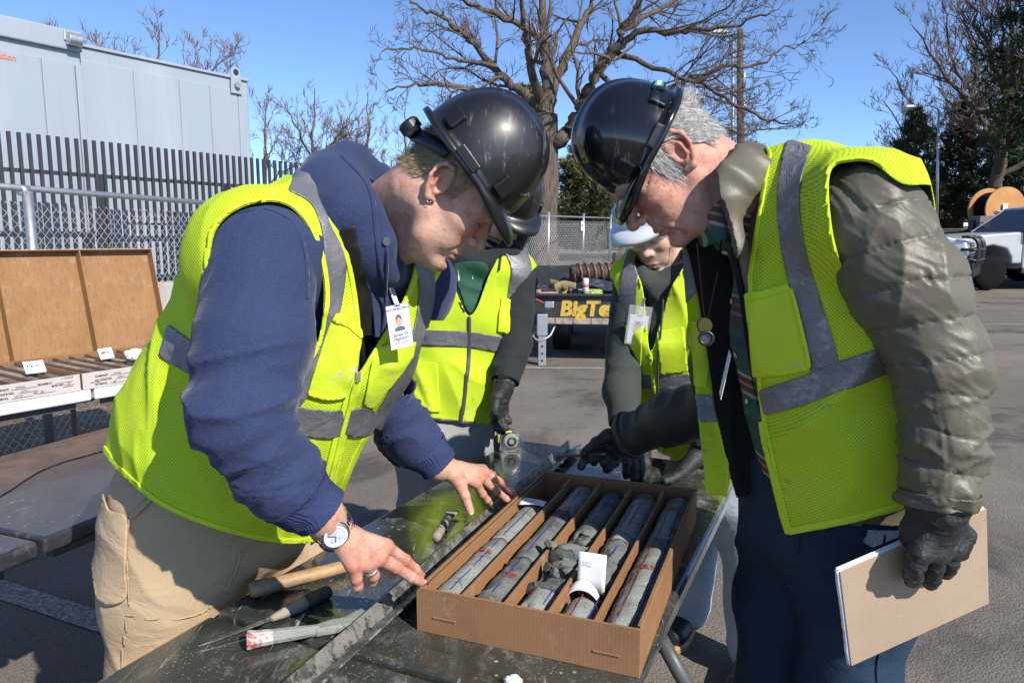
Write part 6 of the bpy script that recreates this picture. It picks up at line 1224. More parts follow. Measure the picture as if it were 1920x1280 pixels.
# ================================================================== bending worker at the left
def make_a():
    u = nrm([.5, .866, 0]); fw = nrm([.9, -.42, 0]); YY = np.array([0, 1., 0])
    # ---------------- hoodie: torso, both sleeves, hood
    sh, el, cu = P(490, 480, 1.165), P(452, 782, 1.04), P(602, 962, 1.09)
    mid = P(478, 640, 1.095); fa = P(515, 885, 1.06)
    shf, elf, cuf = P(770, 535, 1.53), P(712, 742, 1.60), P(824, 874, 1.62)
    f = Field((-.86, .86, .72), (-.06, 1.86, 1.72), .0058)
    f.econe(P(410, 940, 1.45), P(470, 800, 1.42), (.185, .165), (.185, .165), u); f.econe(P(470, 800, 1.42), P(575, 610, 1.39), (.185, .165), (.20, .165), u, k=.05)
    f.econe(P(575, 610, 1.39), P(630, 490, 1.38), (.20, .165), (.175, .13), u, k=.05); f.econe(P(630, 490, 1.38), P(668, 430, 1.37), (.15, .12), (.10, .09), u, k=.04)
    f.cone(P(640, 490, 1.36), sh, .10, .083, k=.05); f.cone(P(660, 500, 1.42), shf, .10, .085, k=.05)
    f2 = Field(np.min([sh, mid, el, fa, cu], 0) - [.11, .11, .09], np.max([sh, mid, el, fa, cu], 0) + [.11, .13, .11], .0040); f2.chain([sh, mid, el], [.085, .084, .065], k=.03, kk=.02); f2.chain([el, fa, cu], [.063, .055, .041], k=.035, kk=.02)
    f.chain([shf, elf, P(765, 812, 1.62), cuf], [.085, .066, .058, .041], k=.03, kk=.02)
    f.chain([P(722, 505, 1.285), P(690, 468, 1.265), P(652, 408, 1.25), P(618, 352, 1.30), P(648, 322, 1.40), P(715, 346, 1.475)], [.026, .046, .054, .052, .044, .034], k=.025, kk=.02)
    f.chain([P(722, 505, 1.285), P(752, 512, 1.37), P(775, 492, 1.46), P(745, 430, 1.50), P(715, 346, 1.475)], [.026, .028, .03, .034, .034], k=.02, kk=.012)
    f.cone(P(606, 318, 1.33), P(650, 300, 1.36), .030, .026, k=.03); f.cone(P(650, 300, 1.36), P(706, 326, 1.42), .026, .022, k=.02)
    ax1, ax2, ax3 = nrm(el - sh), nrm(cu - el), nrm(cuf - elf)
    arm_n, arm_f = [sh, mid, el, fa, cu], [shf, elf, cuf]
    L1 = np.linalg.norm(mid - sh) + np.linalg.norm(el - mid); Lc = np.linalg.norm(fa - el) + np.linalg.norm(cu - fa); TL = nrm(np.cross(ax1, (0, 1, .2)))
    def deform(V, N):
        S2, d2 = along(V, arm_f); n2 = (np.clip(1 - (d2 - .07) / .03, 0, 1) * np.clip((S2 - .1) / .1, 0, 1))[:, None]; D = (fold(V, N, ax3, .007, 26, 6, 6, .7) - V) * n2
        D += ((fold(V, N, (.4, .2, 1), .0045, 12, 7, 8, .8) - V) + (fold(V, N, (1, .2, -.3), .0030, 22, 8, 9, .7) - V)) * (1 - n2); return V + D
    def deform_sleeve(V, N):                               # soft thick folds, gathered at the elbow and above the cuff
        S, d = along(V, arm_n); up = np.clip((S - .10) / .16, 0, 1)[:, None]; lo = np.clip((S - L1 + .09) / .12, 0, 1)[:, None]; eb = np.exp(-((S - L1 + .005) / .085) ** 2)[:, None]; cf = np.exp(-((S - (L1 + Lc - .075)) / .045) ** 2)[:, None]
        A = (fold(V, N, TL * .9 + ax1 * .5, .0042, 13, 4.5, 3, .8) - V) + (fold(V, N, ax1 + TL * .5, .0026, 26, 8, 13, .7) - V)
        B = (fold(V, N, ax2 + nrm(np.cross(ax2, (0, 1, 0))) * .5, .0050, 24, 6, 4, .7) - V) + (fold(V, N, ax2 - nrm(np.cross(ax2, (0, 1, 0))) * .6, .0026, 40, 10, 14, .7) - V)
        E = (fold(V, N, nrm(ax1 + ax2), .0085, 30, 7, 15, .7) - V); G = N * (.007 * np.exp(-((S - (L1 + Lc - .072)) / .022) ** 2))[:, None] + (fold(V, N, ax2, .0030, 50, 14, 16, .7) - V)
        return V + A * up * (1 - lo) + B * lo * .8 + E * eb + G * cf + (fold(V, N, TL + ax1 * .3, .0012, 48, 20, 17, .8) - V)
    ho = Cloth(f, it=2, deform=deform); slv = Cloth(f2, it=2, deform=deform_sleeve)
    # ---------------- body: head, neck, hands and a plain figure under the clothes
    O = P(826, 352, 1.195) + YY * .074; Mh = frame((.70, .0, -.714), (.714, 0, .70)); SCH = .885
    hf = Field(O - .21, O + .20, .0023); head_sdf(hf, O, Mh, SCH, old=.5)
    hf.cone(O + Mh @ np.array([-.038, 0, -.035]), P(698, 420, 1.37), .050, .058, k=.035); hf.cone(O + Mh @ np.array([.035, 0, -.095]), P(722, 455, 1.36), .028, .050, k=.03)
    HV, HF = hf.mesh(); HV = relax(HV, HF, 1, .4); red = head_red(HV, O, Mh, SCH)
    w = P(628, 996, 1.105)
    fing = [([P(724, 1024, 1.15), P(760, 1049, 1.178), P(778, 1066, 1.195), P(789, 1078, 1.208)], [.0105, .0092, .0083, .0070]),
            ([P(708, 1046, 1.135), P(742, 1063, 1.165), P(770, 1081, 1.187), P(789, 1091, 1.203)], [.0110, .0098, .0088, .0076]),
            ([P(688, 1056, 1.12), P(700, 1078, 1.135), P(697, 1088, 1.150), P(690, 1092, 1.163)], [.0105, .0098, .0088, .0075]),
            ([P(661, 1058, 1.10), P(668, 1084, 1.105), P(670, 1097, 1.112), P(673, 1103, 1.122)], [.0102, .0092, .0085, .0075])]
    th = ([P(690, 1018, 1.165), P(716, 1056, 1.195), P(735, 1080, 1.21)], [.014, .0105, .008])
    pts = [w] + [p for c in fing for p in c[0]]; h1 = hand_field(pts, .0017); hand_sdf(h1, w, cu, .0285, fing, th, .0125)
    for k in range(3):                                    # tendons over the back of the hand
        a = fing[k][0][0]; h1.cone(w * .35 + a * .65 + [0, -.010, .012], a + [0, -.004, .006], .004, .005, k=.010)
    V1, F1 = h1.mesh()
    w2 = P(838, 878, 1.625)
    fing2 = [([P(893, 905, 1.625), P(905, 926, 1.635), P(914, 937, 1.645), P(919, 943, 1.652)], [.0105, .0090, .0080, .0068]),
             ([P(900, 894, 1.645), P(931, 920, 1.675), P(948, 934, 1.692), P(959, 943, 1.702)], [.0105, .0090, .0080, .0068]),
             ([P(908, 886, 1.665), P(941, 903, 1.69), P(958, 918, 1.702), P(970, 931, 1.71)], [.0100, .0086, .0078, .0066]),
             ([P(905, 880, 1.685), P(930, 892, 1.71), P(944, 905, 1.72), P(955, 920, 1.73)], [.0095, .0080, .0072, .0062])]
    th2 = ([P(862, 905, 1.600), P(872, 930, 1.592), P(882, 958, 1.585)], [.0150, .0112, .0092])
    pts = [w2] + [p for c in fing2 for p in c[0]] + th2[0]; h2 = hand_field(pts, .0019); hand_sdf(h2, w2, cuf, .0275, fing2, th2, .0125)
    for k in range(3): a = fing2[k][0][0]; h2.cone(w2 * .4 + a * .6 + [0, -.004, .012], a + [0, 0, .006], .004, .0045, k=.010)
    V2, F2 = h2.mesh()
    b = Field((-.86, .9, .02), (-.1, 1.86, 1.6), .012)
    kn, kf = np.array([-.655, 1.375, .10]), np.array([-.53, 1.66, .10]); hn, hfp = P(350, 930, 1.40), P(470, 930, 1.60)
    b.econe(P(440, 900, 1.46), P(630, 490, 1.38), (.13, .10), (.12, .09), u).cone(P(630, 490, 1.38), P(694, 424, 1.37), .08, .06, k=.04).chain([P(640, 480, 1.36), sh, el, cu, w], [.07, .06, .045, .032, .027], k=.02).chain([P(660, 500, 1.42), shf, elf, cuf, w2], [.06, .055, .042, .03, .026], k=.02)
    b.chain([hn, kn], [.09, .045], k=.03).chain([hfp, kf], [.09, .045], k=.03); bV, bF = b.mesh()
    fr1 = np.clip(1.2 - np.min([np.linalg.norm(V1 - p, axis=1) / .02 for c in fing for p in c[0][:2] + [c[0][-1]]], axis=0), 0, .6); fr2 = np.clip(1.2 - np.min([np.linalg.norm(V2 - p, axis=1) / .02 for c in fing2 for p in c[0][:2] + [c[0][-1]]], axis=0), 0, .6)
    V, F, A = join([(HV, HF, red), (V1, F1, fr1 + .12), (V2, F2, fr2 + .12), (bV, bF, None)])
    base = np.array([-.60, 1.52, 0.]); p = person(V, F, A, MAT['skin_pale'], base, 'person in navy hoodie, neon vest and tan trousers bending in from the left')
    lashes(p, O, Mh, SCH, 'hair_blond')
    # nails
    nm = M('finger_nail', (.66, .42, .35), .3, spec=.5).m
    for (tip, prev, up, r) in ((fing[1][0][-1], fing[1][0][-2], (0, -.45, .9), .0072), (fing[0][0][-1], fing[0][0][-2], (0.1, -.1, .95), .0066), (th2[0][-1], th2[0][-2], (-.1, -.55, .8), .0085)):
        d = nrm(tip - prev); n = nrm(np.asarray(up) - d * (np.asarray(up) @ d)); s = np.cross(d, n); a = np.arange(16) * 2 * np.pi / 16
        g = [tip + d * (.001 + .0062 * math.sin(q) * (1.1)) + s * .0052 * math.cos(q) * (r / .0075) + n * (r * (1.0 - .28 * math.cos(q) ** 2) + .0002) for q in a]; g.append(tip + d * .001 + n * (r * 1.04 + .0004))
        obj('finger_nail', np.array(g), [(i, (i + 1) % 16, 16) for i in range(16)], nm, p)
    # ---------------- hair
    q = ((HV - O) @ Mh) / SCH; N = vnormals(HV, HF)
    g = np.interp(q[:, 0], [-.2, -.05, -.028, -.012, .004, .012, .030, .040, .06], [-.018, -.022, .012, .038, .036, .004, .002, .06, .09])
    noise = vnoise(HV * 160, 3) * .003; val = np.maximum(g - q[:, 2] + noise, np.abs(q[:, 1]) - .079); T3 = np.vstack([HF[:, [0, 1, 2]], HF[:, [0, 2, 3]]])
    CV, CF = clip(HV + N * .0022, T3, np.maximum(val, q[:, 2] - .12)); obj('hair_cap', CV, CF, MAT['hair_blond'], p)
    r0 = np.random.default_rng(2); ok = np.where((val < 0) & (q[:, 2] < .10))[0]; ids = r0.choice(ok, 6500); fl = Mh @ np.array([-.75, 0, -.55]); ff = np.tile(fl, (len(ids), 1)); ff[q[ids, 0] > .0] = Mh @ np.array([-.35, 0, -.9])
    strands('hair', HV[ids] + N[ids] * .001, N[ids], ff, .014, MAT['hair_blond'], p, r0, w=.00038, seg=3, jit=.18, lift=.22)
    eb = np.where((np.abs(q[:, 0] - .097) < .012) & (np.abs(q[:, 2] - .031) < .006) & (np.abs(q[:, 1]) > .012) & (np.abs(q[:, 1]) < .05))[0]; ids = r0.choice(eb, 350)
    strands('eyebrow', HV[ids], N[ids], np.sign(q[ids, 1])[:, None] * Mh[:, 1][None] - .3 * Mh[:, 0], .008, MAT['hair_blond'], p, r0, w=.0004, seg=2, jit=.2, lift=.3)
    es = O + Mh @ (np.array([.0, -.079, -.030]) * SCH); mb = MB(); mb.tube([es + .0042 * np.array([math.cos(a), 0, math.sin(a)]) for a in np.linspace(0, 5.6, 12)], .0006, 5); mb.build('ear_ring', MAT['chrome'], p, True)
    # ---------------- clothes
    S, d = along(slv.V, [el, fa, cu]); Sf, _ = along(slv.V, arm_n); send = np.where(Sf > L1, S - Lc + .0015, -1e3); S2, d2 = along(ho.V, [elf, cuf]); Lf = np.linalg.norm(cuf - elf); ends = np.where(d2 < .075, S2 - Lf + .0015, -1e3); c2 = np.where(d2 < .075, Lf - .055 - S2, 1e3)
    ho.piece('hoodie', 'navy', p, val=np.maximum(ends, np.where(d2 > .08, (ho.py - np.interp(ho.px, [150, 225, 300, 400, 500, 575, 640, 700, 800], [820, 860, 925, 965, 990, 990, 900, 790, 600])) * .001, -1e3)), thick=.003)
    slv.piece('sleeve', 'navy', p, val=send, thick=.002); slv.piece('cuff', 'navy_rib', p, val=np.maximum(np.where(Sf > L1, Lc - .060 - S, 1e3), send), off=.0015, thick=.004); ho.piece('cuff', 'navy_rib', p, val=np.maximum(c2, ends), off=.0015, thick=.004)
    slv.piece('shoulder_seam', 'navy', p, inside=pline([(440, 400), (500, 392), (550, 420), (572, 480), (575, 560)], 2.6), off=.0018, thick=.002, front=1)
    ho.piece('hood_seam', 'navy', p, inside=pline([(640, 292), (690, 350), (703, 430), (712, 500), (722, 530)], 3.5), off=.0025, thick=.003)
    ho.piece('webbing_strap', 'black_plastic', p, inside=pline([(652, 425), (664, 480), (676, 540), (684, 620), (688, 720)], 13), off=.006, thick=.003)
    cord('drawstring', ho, [(722, 462), (722, 520), (716, 600), (706, 680), (700, 720)], .0033, 'navy', p, .006)
    a, n = surf(ho, 722, 452, .002); mb = MB(); mb.lathe([(.004, 0), (.0075, 0), (.0075, .003), (.004, .003)], a, n, 16); mb.build('eyelet', MAT['chrome'], p)
    # vest
    v = Field((-.95, .95, .70), (-.08, 1.86, 1.66), .0062)
    v.econe(P(395, 985, 1.44), P(455, 815, 1.42), (.222, .222), (.215, .208), u); v.econe(P(455, 815, 1.42), P(522, 700, 1.40), (.215, .208), (.216, .205), u, k=.05); v.econe(P(522, 700, 1.40), P(573, 600, 1.38), (.216, .205), (.214, .198), u, k=.05)
    v.econe(P(573, 600, 1.38), P(622, 500, 1.37), (.214, .198), (.185, .155), u, k=.05); v.econe(P(622, 500, 1.37), P(655, 425, 1.36), (.165, .135), (.12, .10), u, k=.05)
    v.cone(P(620, 480, 1.34), P(480, 480, 1.195), .112, .106, k=.05); v.cone(P(650, 500, 1.42), P(775, 520, 1.53), .11, .098, k=.05)
    ve = Cloth(v, it=3, folds=[((.3, .2, 1), .007, 7, 5, 31, .9), ((1, -.4, .35), .010, 8, 3.2, 33, .7), ((1, -.2, .1), .004, 17, 6, 35, .8)])
    hem = [(150, 790), (190, 838), (222, 880), (300, 945), (400, 988), (500, 1013), (575, 1016), (602, 1000), (640, 925), (672, 850), (705, 795), (745, 740), (785, 660), (800, 560), (830, 500)]
    keep = poly(*hem, (860, 400), (780, 330), (640, 335), (560, 330), (440, 330), (330, 420), (320, 560), (220, 680), (150, 780))
    vopen = poly((620, 400), (650, 470), (668, 560), (674, 640), (668, 702), (690, 672), (722, 620), (757, 560), (776, 500), (770, 430), (720, 360), (650, 350))
    hole = poly((395, 470), (412, 420), (455, 388), (510, 378), (552, 394), (585, 440), (604, 510), (606, 580), (585, 660), (520, 700), (440, 680), (392, 580))
    cuts = [(vopen, 1), (hole, 1)]
    fs = np.linalg.norm(ve.V - P(772, 530, 1.55), axis=1); farhole = np.minimum((.085 - fs) * 1000, (.1 - ve.face) * 250); top = polysd([(600, 392), (650, 335), (800, 300), (860, 450), (790, 480), (740, 420)], ve.px, ve.py)
    val = np.maximum(farhole, np.minimum(-top, -ve.face * 250))
    val = np.maximum(val, np.minimum(60 - np.hypot(ve.px - 705, ve.py - 330), (ve.V[:, 1] - 1.26) * 1000))
    vest = ve.piece('vest', 'neon_mesh', p, inside=keep, cut=cuts, val=val, off=.0, thick=.0018)
    ve.piece('hem_binding', 'neon', p, inside=keep, val=np.maximum(val, linesd(sclosed(hem, 6)[: -30] if False else spline(hem, 6), ve.px, ve.py) - 9), cut=cuts, off=.0022, thick=.0022)
    ve.piece('armhole_binding', 'neon', p, inside=keep, val=np.maximum(val, np.maximum(np.abs(polysd(hole, ve.px, ve.py)) - 8, -(ve.face + .05) * 250)), cut=[(hole, 1)], off=.0025, thick=.003)
    ve.piece('neck_binding', 'neon', p, inside=keep, val=np.maximum(val, np.maximum(np.abs(polysd(vopen, ve.px, ve.py)) - 8, -(ve.face + .05) * 250)), cut=cuts, off=.0025, thick=.003)
    ve.piece('reflective_tape', 'tape', p, inside=pline([(548, 338), (598, 366), (622, 420), (627, 490), (616, 570), (594, 650), (566, 715), (545, 752)], [22, 24, 22, 21, 22, 23, 22, 20]), cut=cuts, val=val, off=.0030, thick=.0014)
    ve.piece('reflective_tape', 'tape', p, inside=poly((498, 744), (560, 760), (620, 768), (640, 768), (634, 814), (590, 818), (545, 806), (505, 800), (490, 770)), cut=cuts, off=.0042, thick=.0014)
    ve.piece('reflective_tape', 'tape', p, inside=poly((652, 768), (700, 768), (692, 812), (645, 812)), cut=cuts, off=.0042, thick=.0014)
    ve.piece('reflective_tape', 'tape', p, inside=[(318, 608), (385, 656), (385, 716), (300, 668), (308, 640)], cut=cuts, off=.0035, thick=.0014)
    ve.piece('reflective_tape', 'tape', p, inside=pline([(786, 480), (798, 540), (788, 610), (766, 680), (735, 745), (700, 800)], [15, 15, 13, 13, 13, 12]), val=val, off=.0036, thick=.0014)
    for pk, nm in ((((622, 594), (648, 608), (678, 633), (664, 690), (650, 738), (614, 744), (576, 736), (590, 690), (606, 640)), 'pocket'), (((700, 655), (735, 642), (776, 640), (770, 668), (748, 700), (714, 742), (696, 765), (680, 755), (688, 710)), 'pocket')):
        ve.piece(nm, 'neon_worn', p, inside=pk, cut=cuts, off=.005, thick=.002, front=1)
    ve.piece('pocket_trim', 'neon', p, inside=pline([(622, 593), (648, 607), (677, 632)], 7), cut=cuts, off=.008, thick=.002, front=1); ve.piece('pocket_trim', 'neon', p, inside=pline([(577, 735), (614, 743), (648, 737)], 4), off=.0075, thick=.002, front=1)
    zl = [(668, 700), (656, 745), (640, 800), (625, 860), (610, 925)]
    ve.piece('zipper_tape', 'neon', p, inside=pline(zl, 12), off=.0035, thick=.0022, front=1); ve.piece('zipper', 'neon_worn', p, inside=pline(zl, 3.6), off=.0065, thick=.003, front=1)
    a, n = surf(ve, 666, 704, .008); mb = MB(); mb.box(a, (.004, .003, .009), frame(n, (0, 0, 1))[:, [1, 0, 2]]); mb.build('zipper_pull', MAT['galv'], p, bev=.001)
    # trousers
    t = Field((-.93, 1.05, .04), (-.25, 1.92, 1.12), .0075)
    t.econe(P(430, 860, 1.48), P(405, 960, 1.47), (.19, .165), (.205, .165), u); t.chain([hn, P(322, 1090, 1.385), P(322, 1240, 1.37), kn], [.128, .120, .108, .085], k=.06, kk=.05); t.chain([hfp, P(540, 1060, 1.63), kf], [.13, .118, .085], k=.06, kk=.05)
    tr = Cloth(t, it=3, folds=[((.35, .1, 1), .0040, 9, 4.5, 41, .8), ((1, .2, .7), .0035, 15, 6, 43, .7)])
    tr.piece('trousers', 'tan', p, thick=0); 
    tr.piece('side_seam', 'tan', p, inside=pline([(243, 970), (240, 1060), (240, 1150), (228, 1250)], 2.6), off=.0022, thick=.002, front=1); tr.piece('knee_seam', 'tan', p, inside=pline([(236, 1152), (300, 1160), (370, 1150), (428, 1112)], 2.2), off=.0018, thick=.0015, front=1)
    tr.piece('hip_pocket', 'tan', p, inside=poly((194, 915), (212, 955), (243, 970), (241, 1060), (240, 1120), (190, 1120), (180, 1000)), off=.0075, thick=.003, front=1); tr.piece('pocket_welt', 'tan', p, inside=pline([(246, 970), (268, 950), (292, 925)], 5), off=.0045, thick=.003, front=1)
    tr.piece('thigh_pocket', 'tan', p, inside=pline([(452, 1030), (440, 1070), (420, 1110)], 3), off=.002, thick=.002, front=1)
    boots(p, [[kn[0] - .0, kn[1], 0], [kf[0], kf[1], 0]], fw)
    # ---------------- things carried
    hat, T = hard_hat(P(882, 309, 1.265), frame((.585, .02, -.81), (.81, 0, .585)), MAT['hat_black'], 'scuffed black hard hat on the head of the bending left worker', .94)
    c = T([.100, -.030, .046]); n = nrm(Mh @ np.array([.75, -.5, .35])); lettering('MSA', .014, c - .016 * nrm(np.cross((0, 0, 1), n)), nrm(np.cross((0, 0, 1), n)), nrm(np.cross(n, np.cross((0, 0, 1), n))), MAT['tape'], hat, lift=.004, bold=.0006)
    wc = P(619, 983, 1.105); wax = nrm(P(640, 1008, 1.112) - P(604, 960, 1.09)); nn = nrm(np.array([0, 0, CAM_Z]) - wc); nn = nrm(nn - wax * (nn @ wax)); nn = nrm(nn + .10 * np.cross(wax, nn)); ss = np.cross(wax, nn); Mw = np.stack([wax, ss, nn], 1)
    wa = thing('wristwatch', wc, 'silver wristwatch with white dial on the wrist of the bending worker', 'watch'); fc = wc + nn * .0305
    mb = MB(); mb.lathe([(.018, -.004), (.0225, -.003), (.0232, .002), (.0215, .0052), (.0185, .0055)], fc, nn, 40); mb.build('case', MAT['chrome'], wa, True)
    mb = MB(); mb.lathe([(.001, .0049), (.0184, .0049), (.0184, .0056)], fc, nn, 40); mb.build('dial', M('white_dial', (.55, .60, .68), .3).m, wa)
    mb = MB(); mb.lathe([(.0150, .0058), (.0186, .0058), (.0186, .0066), (.0150, .0066)], fc, nn, 40, False); mb.build('bezel_ring', M('dial_ring', (.72, .73, .75), .3).m, wa)
    for k, (x, y, r) in enumerate(((-.007, -.003, .0046), (.005, -.006, .0046), (.003, .007, .0046))):
        mb = MB(); mb.lathe([(.001, .0059), (r, .0059), (r, .0064)], fc + Mw @ np.array([x, y, 0]), nn, 20); mb.build('sub_dial', M('sub_dial', (.62, .65, .70), .3).m, wa); mb = MB(); mb.lathe([(r * .55, .0065), (r * .66, .0067)], fc + Mw @ np.array([x, y, 0]), nn, 20, False); mb.build('sub_dial_ring', MAT['blue_ink'], wa)
    for ang, L in ((.6, .010), (2.3, .013)): mb = MB(); d = Mw @ np.array([math.cos(ang), math.sin(ang), 0]); mb.bar(fc + nn * .0068, fc + nn * .0068 + d * L, .0012, .0004, nn); mb.build('hand', MAT['ink'], wa)
    lk = MB(); mb = MB()
    for k in range(13):
        a = R(38 + (360 - 76) * k / 12); c = wc + .0325 * (math.cos(a) * nn + math.sin(a) * ss) - .003 * nn; tg = -math.sin(a) * nn + math.cos(a) * ss; rr = math.cos(a) * nn + math.sin(a) * ss
        mb = MB(); mb.box(c, (.0095 - .002 * (k % 2), .0068, .0018), np.stack([wax, tg, rr], 1)); mb.build('bracelet_link', MAT['chrome'], wa, bev=.0008)
    for k, (off, col, r) in enumerate(((.018, 'purple', .0019), (.0225, 'blk', .0023), (.027, 'blk', .0021), (.031, 'blk', .0019))):
        cc = wc + wax * off; mt = M('purple_band', (.20, .03, .25), .5).m if col == 'purple' else MAT['black_plastic']; mb = MB(); a = np.linspace(0, 2 * np.pi, 33); mb.tube([cc + (.0305 - .0008 * k) * (math.cos(q) * nn + math.sin(q) * ss) + wax * .003 * math.sin(q + k) for q in a], r, 8); o = mb.build('wristband', mt, None, True); tag(o, ['purple band around the wrist next to the silver watch', 'thick black rubber band on the wrist, next to the purple one', 'middle black rubber band on the watch wrist', 'black rubber band nearest the bare hand'][k], 'wristband', 'rubber bands on the watch wrist')
    rc = fing[2][0][0] * .42 + fing[2][0][1] * .58; rx = nrm(fing[2][0][1] - fing[2][0][0]); e1 = nrm(np.cross(rx, (0, 0, 1))); e2 = np.cross(rx, e1); mb = MB(); a = np.linspace(0, 2 * np.pi, 25); V = []
    prof = [(.0110, -.0028), (.0118, -.0024), (.0119, .0024), (.0110, .0028)]; mb.lathe(prof, rc, rx, 24); o = mb.build('finger_ring', MAT['galv'], None, True); tag(o, 'plain grey metal ring on the curled finger of the pointing hand', 'ring')
    ey = nrm([-.10, -.06, .99]); ex = nrm([.70, .71, .06]); ex = nrm(ex - ey * (ex @ ey)); o3 = P(744, 571, 1.22); k = .86
    id_badge(o3, ex, ey, 'white photo badge clipped on the navy hoodie of the bending worker', .054 * k, .086 * k, [('NATURE&SCIENCE', 0, .12, .0060, 'blue_ink', dict(bold=.0001)), ('James W.', 0, .72, .0085, 'ink', dict(shear=.2, bold=.0001)), ('Hagadorn', 0, .81, .0085, 'ink', dict(shear=.2, bold=.0001)), ('Earth Sciences', 0, .89, .0056, 'blue_ink', {})], clip=P(733, 540, 1.235))
    return p
make_a()
# ================================================================== standing man at the right
m = M('green_plaid', (.040, .110, .092), .85, spec=.2)
sz = m.N.new('ShaderNodeSeparateXYZ'); m.L.new(m.tc.outputs['Object'], sz.inputs[0])
def bandm(out, per, lo, hi, ph=0.): 
    f = m.math('FRACT', m.math('ADD', m.math('DIVIDE', out, per), ph)); return m.math('MULTIPLY', m.ramp(f, lo - .012, lo), m.ramp(f, hi, hi + .012, 1, 0))
zz = m.math('ADD', sz.outputs[2], m.math('MULTIPLY', sz.outputs[0], .28)); xx = m.math('ADD', sz.outputs[0], m.math('MULTIPLY', sz.outputs[2], .30))
m.mix(bandm(zz, .145, .55, .72), (.13, .045, .055), .85); m.mix(bandm(zz, .145, .73, .755), (.50, .48, .42), .8); m.mix(bandm(zz, .145, .50, .53), (.42, .36, .28), .8); m.mix(bandm(zz, .145, .10, .22), (.03, .05, .075), .6); m.mix(bandm(zz, .145, .62, .645), (.34, .28, .12), .8)
m.mix(bandm(xx, .11, .55, .75), (.10, .035, .06), .6); m.mix(bandm(xx, .11, .30, .33), (.45, .42, .38), .6); m.bump(m.noise(300, 3), .2, .001); m.bump(m.noise(10, 4, dist=.6), .4, .012); MAT['plaid'] = m.m
def make_b():
    u = nrm([.3, -.95, 0]); fw = nrm([-.95, -.3, 0]); YY = np.array([0, 1., 0])
    sh, mid, el, fa, cu = P(1622, 412, 1.17), P(1700, 540, 1.13), P(1764, 690, 1.10), P(1766, 805, 1.08), P(1758, 945, 1.07)
    shf, elf, fm, cuf = P(1372, 450, 1.55), P(1352, 762, 1.68), P(1262, 782, 1.78), P(1176, 818, 1.875)
    def torso(g, d, hem=True):
        if hem: g.econe(P(1592, 975, 1.36), P(1570, 780, 1.36), (.195 + d, .180 + d), (.20 + d, .185 + d), u)
        else: g.econe(P(1580, 900, 1.36), P(1570, 780, 1.36), (.18 + d, .165 + d), (.195 + d, .18 + d), u)
        g.econe(P(1570, 780, 1.36), P(1540, 600, 1.36), (.20 + d, .185 + d), (.205 + d, .180 + d), u, k=.05); g.econe(P(1540, 600, 1.36), P(1505, 440, 1.36), (.205 + d, .180 + d), (.175 + d, .135 + d), u, k=.05)
        g.econe(P(1505, 440, 1.36), P(1470, 360, 1.365), (.16 + d, .125 + d), (.115 + d, .085 + d), u, k=.05)
        g.cone(P(1500, 440, 1.36), P(1615, 408, 1.19), .11 + d, .098 + d, k=.05); g.cone(P(1490, 440, 1.4), P(1385, 440, 1.53), .10 + d, .09 + d, k=.05)
    # body
    O = P(1270, 297, 1.287) + YY * .080; Mh = frame((-.648, -.05, -.76), (-.76, 0, .65)); SCH = 1.0
    hf = Field(O - .21, O + .20, .0023); head_sdf(hf, O, Mh, SCH, old=1., nose=1.03)
    hf.cone(O + Mh @ np.array([-.040, 0, -.035]), P(1400, 372, 1.37), .060, .070, k=.035); hf.cone(O + Mh @ np.array([.030, 0, -.095]), P(1368, 400, 1.36), .032, .052, k=.03); hf.cone(O + Mh @ np.array([.052, .028, -.105]), P(1345, 415, 1.32), .012, .02, k=.03)
    HV, HF = hf.mesh(); HV = relax(HV, HF, 1, .4); red = head_red(HV, O, Mh, SCH); N = vnormals(HV, HF)
    q = ((HV - O) @ Mh) / SCH; msk = np.clip((q[:, 0] - .02) / .05, 0, 1); HV = HV + N * ((fbm(np.stack([HV @ Mh[:, 0] * 60, HV @ Mh[:, 1] * 60, HV @ Mh[:, 2] * 130], 1), 5) * .0007 * msk))[:, None]; red = np.clip(red * 1.1 + .12 * (fbm(HV * 22, 4) > .1), 0, 1)
    b = Field((.0, .9, .02), (1.05, 2.1, 1.62), .012); hn, hfp = P(1600, 955, 1.32), P(1485, 955, 1.49); kn, kf = np.array([.665, 1.30, .10]), np.array([.60, 1.52, .10])
    b.econe(P(1560, 930, 1.38), P(1500, 450, 1.37), (.12, .10), (.12, .09), u).cone(P(1500, 450, 1.37), P(1400, 372, 1.37), .08, .06, k=.04).chain([P(1500, 450, 1.36), sh, mid, el, fa, cu], [.07, .06, .05, .045, .036, .03], k=.02).chain([P(1490, 450, 1.4), shf, elf, cuf], [.06, .055, .042, .03], k=.02).chain([hn, kn], [.085, .045], k=.03).chain([hfp, kf], [.085, .045], k=.03); bV, bF = b.mesh()
    V, F, A = join([(HV, HF, red), (bV, bF, None)]); base = np.array([.63, 1.40, 0.]); p = person(V, F, A, MAT['skin_ruddy'], base, 'person with silver hair, quilted olive jacket and neon vest standing at the right')
    lashes(p, O, Mh, SCH, 'hair_grey')
    # hair: silver, combed back over the ear
    T3 = np.vstack([HF[:, [0, 1, 2]], HF[:, [0, 2, 3]]]); r0 = np.random.default_rng(4)
    g = np.interp(q[:, 0], [-.2, -.06, -.035, -.018, .000, .010, .014, .034, .046, .07], [-.020, -.020, -.006, .022, .040, .036, -.014, -.012, .036, .075]) + vnoise(HV * 120, 2) * .004
    val = np.maximum(np.maximum(g - q[:, 2], np.abs(q[:, 1]) - .082), q[:, 2] - .125); CV, CF = clip(HV + N * .004, T3, val); obj('hair_cap', CV, CF, MAT['hair_grey'], p)
